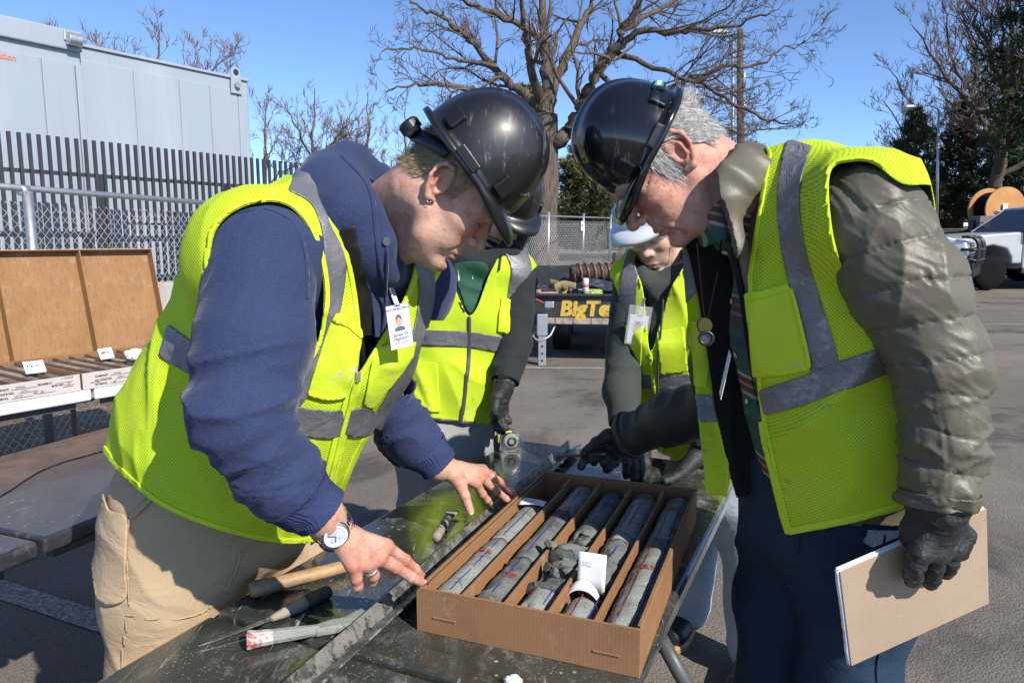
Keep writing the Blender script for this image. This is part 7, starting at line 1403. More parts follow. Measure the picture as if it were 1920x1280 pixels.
    ok = np.where((val < 0) & (q[:, 2] < .075))[0]; ids = r0.choice(ok, 9000); ff = np.tile(Mh @ np.array([-.9, 0, -.45]), (len(ids), 1)); side = (q[ids, 0] > .012); ff[side] = Mh @ np.array([-.10, 0, -1.]); back = q[ids, 0] < -.05; ff[back] = Mh @ np.array([-.45, 0, -.9])
    strands('hair', HV[ids] + N[ids] * .002, N[ids], ff, .030, MAT['hair_grey'], p, r0, w=.00042, seg=4, jit=.15, lift=.28)
    ids = r0.choice(np.where((q[:, 0] < -.075) & (q[:, 2] > .03) & (q[:, 2] < .062))[0], 500); strands('hair_tuft', HV[ids], N[ids], np.tile(Mh @ np.array([-1., 0, .1]), (len(ids), 1)), .036, MAT['hair_grey'], p, r0, w=.0005, seg=4, jit=.3, lift=.4)
    eb = np.where((np.abs(q[:, 0] - .098) < .012) & (np.abs(q[:, 2] - .031) < .008) & (np.abs(q[:, 1]) > .012) & (np.abs(q[:, 1]) < .05))[0]; ids = r0.choice(eb, 380); strands('eyebrow', HV[ids], N[ids], np.sign(q[ids, 1])[:, None] * Mh[:, 1][None] - .3 * Mh[:, 2], .013, MAT['hair_grey'], p, r0, w=.0004, seg=3, jit=.3, lift=.5)
    # shirt
    f = Field((.15, .95, .75), (1.05, 1.85, 1.66), .0068); torso(f, -.035, False); f.cone(P(1372, 432, 1.34), P(1405, 392, 1.37), .040, .072, k=.03)
    st = Cloth(f, it=3, folds=[((.5, .2, 1), .005, 9, 5, 51, .9)]); st.piece('shirt', 'plaid', p, val=np.where(st.px > 1640, 1e3, -1e3), thick=.002)
    st.piece('button_placket', 'plaid', p, inside=pline([(1352, 440), (1372, 540), (1388, 640), (1404, 740), (1430, 820)], 14), off=.003, thick=.002)
    for x, y in ((1361, 468), (1378, 565), (1385, 663), (1406, 752)):
        a, n = surf(st, x, y, .006); mb = MB(); mb.lathe([(.001, 0), (.0052, 0), (.0058, .0012), (.0042, .0022), (.001, .0016)], a, n, 18); mb.build('shirt_button', M('shirt_button', (.60, .58, .52), .35).m, p, True)
    f = Field(P(1335, 430, 1.3) - .12, P(1335, 430, 1.3) + .12, .004); f.econe(P(1318, 440, 1.34), P(1352, 420, 1.28), (.024, .010), (.030, .010), (0, 0, 1), k=.01).econe(P(1352, 420, 1.28), P(1378, 385, 1.28), (.030, .010), (.024, .010), (0, 0, 1), k=.02).econe(P(1350, 425, 1.275), P(1352, 455, 1.27), (.020, .006), (.008, .005), (1, 0, 0), k=.012)
    Vc, Fc = f.mesh(); obj('shirt_collar', Vc, Fc, MAT['plaid'], p)
    # quilted jacket
    f = Field((.12, .88, .78), (1.05, 2.02, 1.68), .0060); torso(f, -.015, True)
    f.chain([shf, elf, fm, cuf], [.085, .068, .060, .050], k=.03, kk=.02)
    na = nrm(O - P(1400, 372, 1.37)); ring = [P(1356, 378, 1.262), P(1386, 330, 1.262), P(1416, 296, 1.30), P(1428, 288, 1.37), P(1420, 292, 1.44), P(1390, 325, 1.48)]
    for a_, b_ in zip(ring[:-1], ring[1:]): f.econe(a_, b_, (.040, .011), (.040, .011), na, k=.014)
    f.econe(ring[0], P(1378, 470, 1.245), (.012, .022), (.012, .022), (0, 1, 0), k=.02)
    arm, armf = [sh, mid, el, fa, cu], [shf, elf, fm, cuf]; La = sum(np.linalg.norm(b_ - a_) for a_, b_ in zip(arm[:-1], arm[1:])); Lf = sum(np.linalg.norm(b_ - a_) for a_, b_ in zip(armf[:-1], armf[1:])); a1, a2 = nrm(el - sh), nrm(cu - el)
    TL = np.cross(a1, (0, 1, .2)); TL = nrm(TL)
    def slen(V, S): return S - .30 * ((V - sh) @ np.array([.6, -.2, .6]))
    def deform(V, N):
        S2, d2 = along(V, armf); n2 = np.clip(1 - (d2 - .07) / .03, 0, 1)[:, None]; D = (fold(V, N, nrm(cuf - elf), .008, 22, 7, 65, .8) - V) * n2 + N * (n2[:, 0] * .004 * np.exp(-((S2 - Lf + .012) / .012) ** 2))[:, None]
        return V + D + (fold(V, N, (.2, .1, 1), .004, 14, 8, 66, .8) - V) * (1 - n2)
    def deform_sleeve(V, N):                               # thin quilted shell: flat channels, tight stitch lines, sharp small creases
        S, d = along(V, arm); per = .064; ph = (slen(V, S) / per + .05 * vnoise(V * 9, 4)) % 1.0; k = np.abs(ph - np.round(ph)); near = np.exp(-(k / .16) ** 2)
        puff = (np.clip(k / .5, 0, 1) ** .45 - .8) * .0042; seam = -.0022 * np.exp(-(k / .022) ** 2); lo = np.clip((S - .24) / .14, 0, 1)[:, None]
        A = (fold(V, N, TL, .0020, 60, 10, 61, .6) - V) * near[:, None] + (fold(V, N, TL + a1 * .5, .0034, 20, 6, 62, .6) - V) + (fold(V, N, TL - a1 * .6, .0011, 90, 24, 60, .6) - V)
        B = (fold(V, N, a2 + np.array([.35, 0, .1]), .0062, 30, 8, 63, .5) - V) + (fold(V, N, a2 - np.array([.55, 0, 0]), .0034, 46, 12, 64, .5) - V) + (fold(V, N, TL + a2 * .3, .0014, 80, 22, 67, .6) - V)
        return V + N * (puff + seam)[:, None] + A * (1 - lo * .7) + B * lo
    jk = Cloth(f, it=2, deform=deform); S2, d2 = along(jk.V, armf)
    f = Field(np.min(arm, 0) - [.11, .11, .06], np.max(arm, 0) + [.11, .14, .11], .0036); f.chain([sh, mid, el], [.087, .080, .065], k=.035, kk=.02); f.chain([el, fa, cu], [.064, .059, .051], k=.03, kk=.02)
    slv = Cloth(f, it=2, deform=deform_sleeve); S, d = along(slv.V, arm); sl_end = S - La + .0015; slv.piece('jacket_sleeve', 'olive', p, val=sl_end, thick=.002)
    slv.piece('cuff', 'olive', p, val=np.maximum(La - .024 - S, sl_end), off=.003, thick=.005)
    for k in range(1, 9): slv.piece('quilt_seam', 'olive_dark', p, val=np.maximum(np.where(S > .02, np.abs(slen(slv.V, S) + .064 * .05 * vnoise(slv.V * 9, 4) - .064 * k) - .0010, 1e3), sl_end), off=.0012, thick=0)
    ends = np.where(d2 < .08, S2 - Lf + .0015, -1e3); tors = d2 > .09
    fr = [(1200, 100), (1330, 250), (1345, 330), (1352, 372), (1366, 420), (1378, 480), (1396, 570), (1416, 670), (1432, 745), (1452, 830), (1470, 930), (1478, 990), (1200, 990)]
    jac = ends * 1000; jac = np.maximum(jac, np.where(tors, -polysd(fr, jk.px, jk.py), -1e3)); jac = np.maximum(jac, np.where(tors & (jk.py > 985), 1e3, -1e3)); neck = np.linalg.norm(np.cross(jk.V - P(1400, 372, 1.37), nrm(O - P(1400, 372, 1.37))), axis=1)
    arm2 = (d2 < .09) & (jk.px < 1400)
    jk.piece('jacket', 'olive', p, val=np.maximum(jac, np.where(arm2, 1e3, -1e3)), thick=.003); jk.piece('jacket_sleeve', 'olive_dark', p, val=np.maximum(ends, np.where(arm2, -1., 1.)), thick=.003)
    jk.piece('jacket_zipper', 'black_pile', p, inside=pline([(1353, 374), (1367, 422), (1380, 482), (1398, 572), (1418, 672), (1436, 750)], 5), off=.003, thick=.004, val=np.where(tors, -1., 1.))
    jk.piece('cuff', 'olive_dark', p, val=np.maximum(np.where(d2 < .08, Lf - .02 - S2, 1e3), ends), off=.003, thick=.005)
    # vest
    v = Field((.15, .85, .72), (1.08, 1.86, 1.68), .0062); torso(v, .0); v.cone(P(1505, 430, 1.34), P(1598, 406, 1.20), .112, .094, k=.04)
    ve = Cloth(v, it=3, folds=[((.2, .1, 1), .006, 6, 5, 71, .9), ((-.8, .2, .6), .011, 8, 3.4, 73, .7), ((-.9, .1, .3), .004, 17, 6, 75, .8)])
    front = [(1100, 100), (1425, 262), (1441, 290), (1424, 390), (1405, 520), (1412, 640), (1430, 780), (1455, 900), (1482, 1003), (1100, 1003)]
    hole = poly((1556, 325), (1596, 303), (1640, 308), (1692, 345), (1760, 350), (1900, 400), (1900, 700), (1790, 690), (1735, 672), (1690, 645), (1640, 595), (1592, 532), (1562, 440))
    fs = np.linalg.norm(ve.V - P(1378, 446, 1.55), axis=1); val = np.maximum(np.minimum((.09 - fs) * 1000, (.1 - ve.face) * 250), np.where(ve.py < 282, 1., -1.) * 0 - 1e3)
    nk = np.linalg.norm(np.cross(ve.V - P(1400, 372, 1.37), nrm(O - P(1400, 372, 1.37))), axis=1); val = np.maximum(val, np.minimum((.088 - nk) * 1000, (ve.V[:, 2] - 1.42) * 5000))
    hemline = ve.py - np.interp(ve.px, [1400, 1482, 1600, 1700, 1790, 1860], [1005, 1002, 978, 952, 915, 865]); val = np.maximum(val, hemline)
    ve.piece('vest', 'neon_mesh', p, cut=[front, (hole, 1)], val=val, thick=.0018)
    ve.piece('hem_binding', 'neon', p, cut=[front, (hole, 1)], val=np.maximum(val, -hemline - 14), off=.002, thick=.002)
    ve.piece('front_binding', 'neon', p, cut=[front], val=np.maximum(val, polysd(front, ve.px, ve.py) - 1e4 if False else np.maximum(np.abs(polysd(front, ve.px, ve.py)) - 7, -(ve.face + .05) * 250)), off=.0025, thick=.003)
    ve.piece('armhole_binding', 'neon', p, cut=[front, (hole, 1)], val=np.maximum(val, np.maximum(np.abs(polysd(hole, ve.px, ve.py)) - 6, -(ve.face + .05) * 250)), off=.0028, thick=.0035)
    ve.piece('reflective_tape', 'tape_worn', p, inside=pline([(1500, 270), (1488, 310), (1480, 370), (1488, 460), (1513, 560), (1540, 650), (1552, 715)], [24, 23, 21, 22, 24, 26, 27]), cut=[(hole, 1)], val=val, off=.003, thick=.0014)
    ve.piece('reflective_tape', 'tape_worn', p, inside=[(1425, 730), (1500, 706), (1575, 676), (1640, 655), (1710, 628), (1722, 672), (1602, 722), (1510, 760), (1436, 778)], cut=[front, (hole, 1)], val=val, off=.0042, thick=.0014)
    ve.piece('pocket', 'neon_worn', p, inside=[(1402, 560), (1484, 537), (1508, 630), (1520, 690), (1470, 700), (1416, 704)], val=val, off=.006, thick=.003, front=1); ve.piece('pocket_trim', 'neon', p, inside=pline([(1404, 560), (1484, 538)], 7), val=val, off=.0085, thick=.003, front=1); ve.piece('pocket_trim', 'neon', p, inside=pline([(1486, 540), (1508, 628), (1520, 690)], 4), val=val, off=.0085, thick=.003, front=1)
    zp = [(1430, 790), (1440, 850), (1455, 905), (1470, 965), (1481, 1000)]; ve.piece('zipper', 'neon_worn', p, inside=pline(zp, 4), off=.004, thick=.004, front=1)
    # the far front panel and the black lining hanging open
    f = Field(P(1300, 420, 1.55) - [.12, .2, .55], P(1300, 420, 1.55) + [.25, .15, .12], .005)
    f.econe(P(1300, 470, 1.545), P(1322, 700, 1.50), (.10, .016), (.10, .016), (1, -.25, 0)); f.econe(P(1322, 700, 1.50), P(1348, 985, 1.43), (.10, .016), (.085, .014), (1, -.25, 0), k=.02)
    pn = Cloth(f, it=2, folds=[((1, .2, 0), .005, 16, 3, 81, .9)])
    kp = [(1278, 455), (1300, 455), (1314, 560), (1330, 660), (1340, 745), (1352, 815), (1366, 868), (1362, 920), (1340, 988), (1330, 985), (1322, 900), (1311, 800), (1301, 700), (1290, 600), (1282, 500)]
    pn.piece('front_panel', 'neon_mesh', p, inside=kp, thick=.002, front=1); pn.piece('panel_tape', 'tape_worn', p, inside=[(1279, 460), (1302, 470), (1310, 540), (1286, 570)], off=.003, thick=.0014, front=1); pn.piece('panel_tape', 'tape_worn', p, inside=[(1303, 738), (1338, 742), (1344, 790), (1312, 792)], off=.003, thick=.0014, front=1); pn.piece('panel_pocket', 'neon_worn', p, inside=[(1296, 600), (1318, 604), (1330, 680), (1322, 726), (1302, 722)], off=.005, thick=.002, front=1); pn.piece('zipper', 'neon', p, inside=pline([(1342, 790), (1354, 830), (1364, 872), (1360, 922), (1342, 985)], 3.2), off=.003, thick=.004, front=1)
    f = Field(P(1345, 420, 1.5) - [.15, .2, .55], P(1345, 420, 1.5) + [.25, .15, .15], .005)
    f.econe(P(1330, 430, 1.50), P(1362, 700, 1.47), (.09, .014), (.09, .014), (1, -.25, 0)); f.econe(P(1362, 700, 1.47), P(1392, 960, 1.43), (.09, .014), (.07, .014), (1, -.25, 0), k=.02)
    ln = Cloth(f, it=2, folds=[((1, .2, 0), .006, 15, 3, 83, .9)]); ln.piece('jacket_lining', 'black_pile', p, inside=[(1272, 430), (1345, 425), (1380, 560), (1420, 700), (1440, 830), (1420, 890), (1389, 958), (1372, 900), (1358, 840), (1340, 760), (1326, 660), (1310, 560), (1292, 480)], thick=.004, front=1)
    # jeans
    t = Field((.28, .95, .04), (1.05, 1.90, 1.12), .0078); t.econe(P(1565, 880, 1.39), P(1555, 960, 1.39), (.175, .145), (.185, .150), u); t.chain([hn, P(1600, 1120, 1.31), kn], [.118, .098, .080], k=.05, kk=.04); t.chain([hfp, P(1470, 1120, 1.49), kf], [.112, .094, .080], k=.05, kk=.04)
    je = Cloth(t, it=3, folds=[((.35, .1, 1), .007, 9, 4.5, 91, .7), ((1, .1, .6), .005, 14, 5, 92, .6)]); je.piece('jeans', 'denim', p, thick=0); je.piece('fly_seam', 'denim', p, inside=pline([(1508, 960), (1500, 1010), (1492, 1040)], 2.5), off=.002, thick=.002, front=1); je.piece('side_seam', 'denim', p, inside=pline([(1660, 960), (1655, 1100), (1640, 1300)], 2.2), off=.002, thick=.002, front=1)
    boots(p, [[kn[0], kn[1], 0], [kf[0], kf[1], 0]], fw)
    # gloves
    w = P(1757, 958, 1.075)
    fing = [([P(1724, 1034, 1.059), P(1716, 1058, 1.062), P(1712, 1078, 1.080), P(1711, 1087, 1.093)], [.0155, .0148, .0140, .0125]), ([P(1756, 1036, 1.069), P(1750, 1062, 1.075), P(1746, 1082, 1.093), P(1744, 1092, 1.108)], [.0155, .0148, .0138, .0122]),
            ([P(1786, 1028, 1.083), P(1780, 1052, 1.087), P(1775, 1066, 1.100), P(1773, 1073, 1.112)], [.0150, .0140, .0130, .0115]), ([P(1808, 1004, 1.095), P(1804, 1024, 1.097), P(1799, 1036, 1.103), P(1797, 1040, 1.111)], [.0140, .0128, .0118, .0105])]
    th = ([P(1712, 992, 1.085), P(1700, 1030, 1.135), P(1704, 1065, 1.155)], [.0175, .0145, .0120]); g1 = hand_field([w] + [x for c in fing for x in c[0]] + th[0], .0019); hand_sdf(g1, w, cu, .043, fing, th, .0165)
    gl = Cloth(g1, it=1, folds=[((.1, 0, 1), .0010, 90, 34, 95, .8)]); gl.piece('glove', 'glove', p, thick=0)
    w2 = P(1168, 822, 1.885)
    fing = [([P(1128, 834, 1.90), P(1107, 848, 1.885), P(1096, 862, 1.872), P(1089, 874, 1.866)], [.0145, .0130, .0122, .0108]), ([P(1138, 840, 1.89), P(1120, 850, 1.862), P(1113, 860, 1.855), P(1113, 866, 1.862)], [.0145, .0132, .0125, .0115]), ([P(1150, 846, 1.885), P(1138, 856, 1.858), P(1133, 864, 1.852), P(1133, 869, 1.860)], [.0140, .0128, .0122, .0112]), ([P(1164, 850, 1.88), P(1152, 866, 1.862), P(1143, 875, 1.858), P(1137, 880, 1.862)], [.0135, .0125, .0118, .0105])]
    th = ([P(1140, 816, 1.862), P(1116, 830, 1.852), P(1095, 849, 1.850)], [.0165, .0135, .0115]); g2 = hand_field([w2] + [x for c in fing for x in c[0]] + th[0], .0024); hand_sdf(g2, w2, cuf, .040, fing, th, .016); gl = Cloth(g2, it=1, folds=[((.5, 0, 1), .0010, 80, 30, 97, .8)]); gl.piece('glove', 'glove', p, thick=0)
    # ---------------- things carried
    hat, T = hard_hat(P(1209, 273, 1.365), frame((-.446, -.03, -.895), (-.895, 0, .446)), MAT['hat_gloss'], 'glossy black hard hat on the silver haired man at the right', .92)
    mb = MB(); hm = frame((-.446, -.03, -.895), (-.895, 0, .446)); lb = T([-.095, .053, .032]); ln_ = nrm(hm @ np.array([-.75, .55, .35])); ly = nrm(hm[:, 2] - ln_ * (ln_ @ hm[:, 2])); lx = np.cross(ly, ln_); mb.box(lb, (.016, .012, .007), np.stack([lx, ly, ln_], 1)); mb.build('logo_block', MAT['black_plastic'], hat, bev=.004)
    mb = MB(); mb.box(lb + ln_ * .0072, (.0125, .0080, .0006), np.stack([lx, ly, ln_], 1)); mb.build('logo_plate', M('logo_green', (.03, .25, .16), .4).m, hat, bev=.0005); lettering('MSA', .0115, lb - lx * .0108 - ly * .004 + ln_ * .0082, lx, ly, MAT['paper'], hat, lift=.0004, bold=.0004)
    lettering('MSA', .018, T([.106, .030, .050]) , -hm[:, 1] * .8 + hm[:, 0] * .35, hm[:, 2], MAT['tape_dark'], hat, lift=.004, bold=.0006)
    A_, B_, D_ = P(1573, 1072, 1.080), P(1848, 953, 1.130), P(1597, 1247, 1.130); C_ = B_ + D_ - A_; nx, ny = nrm(B_ - A_ + C_ - D_), nrm(A_ - D_ + B_ - C_); ny = nrm(ny - nx * (nx @ ny)); nz = np.cross(nx, ny); c0 = (A_ + B_ + C_ + D_) / 4; hw, hh = .5 * np.linalg.norm(B_ - A_), .5 * np.linalg.norm(A_ - D_); Mn = np.stack([nx, ny, nz], 1)
    nb = thing('notebook', c0, 'kraft brown notebook held by a black glove against dark jeans', 'notebook'); m2 = mat_card('kraft_cover', (.44, .33, .23), (.40, .29, .20)); mb = MB(); mb.box(c0, (hw, hh, .0009), Mn); mb.build('cover', m2.m, nb, bev=.0007); mb = MB(); mb.box(c0 - nz * .0105, (hw, hh, .0009), Mn); mb.build('cover', m2.m, nb, bev=.0007)
    for k in range(7): mb = MB(); mb.box(c0 - nz * (.0018 + .0012 * k) + ny * (.0016 * ((k * 3) % 4) / 2) - nx * .0005 * (k % 3), (hw - .001, hh - .0005, .00045), Mn); mb.build('page', MAT['paper'], nb)
    mb = MB(); V = [c0 - nx * (hw + .0005 + .0012 * float(vnoise(np.array([[k * .7, 1, 2]]), 3)[0])) + ny * (hh * (1 - 2 * k / 24)) - nz * .005 for k in range(25)]; mb.tube(V, .0042, 6); mb.build('torn_spine', MAT['paper'], nb, True)
    pe = thing('pencil', P(1092, 853, 1.852), 'red brown pencil pinched in a black glove over the carton', 'pencil'); a, c = P(1041, 856, 1.84), P(1128, 851, 1.85); mb = MB(); mb.tube([a, c], .0036, 6); mb.build('barrel', M('pencil_red', (.16, .05, .03), .45).m, pe); mb = MB(); mb.lathe([(.0036, 0), (.0012, .020)], c, c - a, 8); mb.build('sharpened_tip', MAT['wood'], pe, True); mb = MB(); mb.lathe([(.0012, .020), (.0002, .024)], c, c - a, 8); mb.build('lead', MAT['ink'], pe, True)
    lo = P(1322, 606, 1.245); lp = thing('hand_lens', lo, 'brass and black hand lens hanging on a thin dark lanyard', 'hand lens')
    for nm, pts in (('lanyard', [(1306, 455), (1312, 520), (1318, 580), (1322, 598)]), ('lanyard', [(1352, 450), (1345, 510), (1334, 560), (1326, 598)])): 
        mb = MB(); mb.tube(spline([P(x, y, 1.262 - .017 * k / 3) for k, (x, y) in enumerate(pts)], 5), .0018, 6); mb.build(nm, M('brown_cord', (.014, .009, .007), 1., 0., 0.).m, lp, True)
    vw = nrm(np.array([0, 0, CAM_Z]) - lo); mb = MB(); mb.lathe([(.001, -.004), (.0125, -.004), (.0135, 0), (.0125, .004), (.001, .004)], P(1321, 610, 1.243), vw + [.3, 0, 0], 24); mb.build('swivel_cover', M('brass_yellow', (.055, .050, .016), .6, 0., .1).m, lp); mb = MB(); mb.lathe([(.0085, -.007), (.0135, -.007), (.0135, .007), (.0085, .007), (.0085, -.005), (.001, -.005)], P(1324, 634, 1.238), vw + [.1, 0, 0], 24); mb.build('lens_barrel', MAT['black_plastic'], lp, True); mb = MB(); mb.lathe([(.001, .002), (.0086, .002), (.0086, .003)], P(1324, 634, 1.238), vw + [.1, 0, 0], 24); mb.build('lens', M('lens_glass', (.05, .05, .03), .05).m, lp)
    id_badge(P(1369, 660, 1.29), nrm([.22, .97, .05]), nrm([.18, 0, .98]), 'clear edge of a name badge hanging against the plaid shirt', .05, .082)
    return p
make_b()
# ================================================================== two helpers beyond the table
def helper(cfg):
    g = cfg; u = g['u']; p0 = None; O, Mh = g['O'], g['Mh']; hf = Field(O - .20, O + .19, .0036); head_sdf(hf, O, Mh, g.get('sc', .97), nose=g.get('nose', 1.), soft=1); hf.cone(O + Mh @ np.array([-.036, 0, -.035]), g['neck'], .052, .058, k=.03); hf.cone(O + Mh @ np.array([.03, 0, -.09]), g['neck'], .03, .05, k=.03)
    HV, HF = hf.mesh(); HV = relax(HV, HF, 1, .4); red = head_red(HV, O, Mh, .97) * .8
    b = Field(np.array(g['lo']) + .02, np.array(g['hi']), .014); b.econe(g['tor'][0][0], g['tor'][-1][0], (.12, .09), (.10, .08), u).cone(g['tor'][-1][0], g['neck'], .08, .055, k=.04)
    for ch in g['arms']: b.chain([x for x, _ in ch], [r * .6 for _, r in ch], k=.02)
    for ch in g['legs']: b.chain([x for x, _ in ch], [r * .6 for _, r in ch], k=.02)
    bV, bF = b.mesh(); V, F, A = join([(HV, HF, red), (bV, bF, None)]); p = person(V, F, A, MAT[g['skin']], g['base'], g['label'])
    f = Field(g['lo'], g['hi'], .0085)
    for (a, ra), (c, rc) in zip(g['tor'][:-1], g['tor'][1:]): f.econe(a, c, (ra[0] - .02, ra[1] - .02), (rc[0] - .02, rc[1] - .02), u, k=.05)
    for ch in g['arms']: f.chain([x for x, _ in ch], [r for _, r in ch], k=.035, kk=.02)
    f.chain([x for x, _ in g['hood']], [r for _, r in g['hood']], k=.025, kk=.015)
    ho = Cloth(f, it=2, folds=[((.2, .2, 1), .006, 14, 7, g['seed'], .9)])
    cutv = np.full(len(ho.V), -1e3); away = np.full(len(ho.V), 9.); hx, hy = zip(*g['hem'])
    for ch in g['arms']:
        pts = [x for x, _ in ch]; S, d = along(ho.V, pts); L = sum(np.linalg.norm(q - w) for w, q in zip(pts[:-1], pts[1:])); cutv = np.maximum(cutv, np.where(d < ch[-1][1] + .02, S - L + .002, -1e3)); away = np.minimum(away, d)
    cutv = np.maximum(cutv, np.minimum((ho.py - np.interp(ho.px, hx, hy) + 9) * .001, away - .072)); ho.piece('hoodie', g['hoodie'], p, val=cutv, thick=.003)
    v = Field(g['lo'], g['hi'], .0085)
    for (a, ra), (c, rc) in zip(g['tor'][:-1], g['tor'][1:]): v.econe(a, c, ra, rc, u, k=.05)
    for a, r in g['caps']: v.cone(g['tor'][-2][0], a, .10, r, k=.05)
    ve = Cloth(v, it=3, folds=[((.2, .2, 1), .004, 8, 5, g['seed'] + 1, .9), ((1, .3, .3), .011, 10, 3.5, g['seed'] + 2, .7)]); val = np.full(len(ve.V), -1e3)
    for a, r in g['holes']: val = np.maximum(val, (r - np.linalg.norm(ve.V - a, axis=1)) * 800)
    val = np.maximum(val, (.095 - np.linalg.norm(ve.V - g['neck'], axis=1)) * 800)
    hx, hy = zip(*g['hem']); hl = ve.py - np.interp(ve.px, hx, hy); val = np.maximum(val, hl); cut = [(g['vopen'], 1)]
    ve.piece('vest', 'neon_mesh', p, cut=cut, val=val, thick=.002); ve.piece('hem_binding', g['bind'], p, cut=cut, val=np.maximum(val, -hl - 5), off=.003, thick=.003)
    ve.piece('front_binding', g['bind'], p, cut=cut, val=np.maximum(val, np.maximum(np.abs(polysd(g['vopen'], ve.px, ve.py)) - 3.2, -(ve.face + .05) * 250)), off=.003, thick=.003)
    ve.piece('zipper', g['bind'], p, inside=pline(g['zip'], 3.2), val=val, off=.004, thick=.003, front=1)
    for tp in g['tapes']: ve.piece('reflective_tape', 'tape', p, inside=tp, cut=cut, val=val, off=.004, thick=.002, front=1)
    for tp in g['pockets']: ve.piece('pocket', 'neon', p, inside=tp, cut=cut, val=val, off=.007, thick=.003, front=1)
    t = Field(g['lo'], g['hi'], .010); t.econe(*g['hip'])
    for ch in g['legs']: t.chain([x for x, _ in ch], [r for _, r in ch], k=.05, kk=.04)
    tr = Cloth(t, it=2, folds=[((.2, .2, 1), .008, 9, 5, g['seed'] + 3, .9)]); tr.piece('jeans', g['pants'], p, thick=0)
    boots(p, [[*ch[-1][0][:2], 0.] for ch in g['legs']], g['fw'], 'black_plastic', g.get('sole'))
    return p, ho, ve, HV, HF
def glove(p, w, fore, wr, base, d, curl, mat='glove', sd=None, L=.085, r=.0115):
    """a relaxed gloved hand: fingers from a knuckle line"""
    d = nrm(d); s = nrm(sd); n = np.cross(s, d); fing = []
    for k in range(4):
        kn = w + d * (.085 - .006 * abs(k - 1.2)) + s * (.030 - .020 * k); ln = L * (.92, 1., .94, .76)[k]; c = curl * (1 + .1 * k)
        d1 = nrm(d + n * c * .6); d2 = nrm(d + n * c * 1.6); d3 = nrm(d + n * c * 2.6); a = kn + d1 * ln * .45; b_ = a + d2 * ln * .32; fing.append(([kn, a, b_, b_ + d3 * ln * .23], [r * 1.15, r * 1.05, r, r * .85]))
    th = ([w + d * .025 + s * .032, w + d * .060 + s * .048 + n * .010, w + d * .088 + s * .046 + n * .018], [r * 1.35, r * 1.15, r * .95]); h = hand_field([w] + [x for c in fing for x in c[0]] + th[0], .0028); hand_sdf(h, w, fore, wr, fing, th, .014)
    gl = Cloth(h, it=1, folds=[((.1, .2, 1), .001, 70, 30, 5, .9)]); gl.piece('glove', mat, p, thick=0)
MAT['tee_green'] = M('green_tee', (.012, .075, .040), .8).m; MAT['tee_white'] = M('tee_print', (.55, .58, .55), .8).m
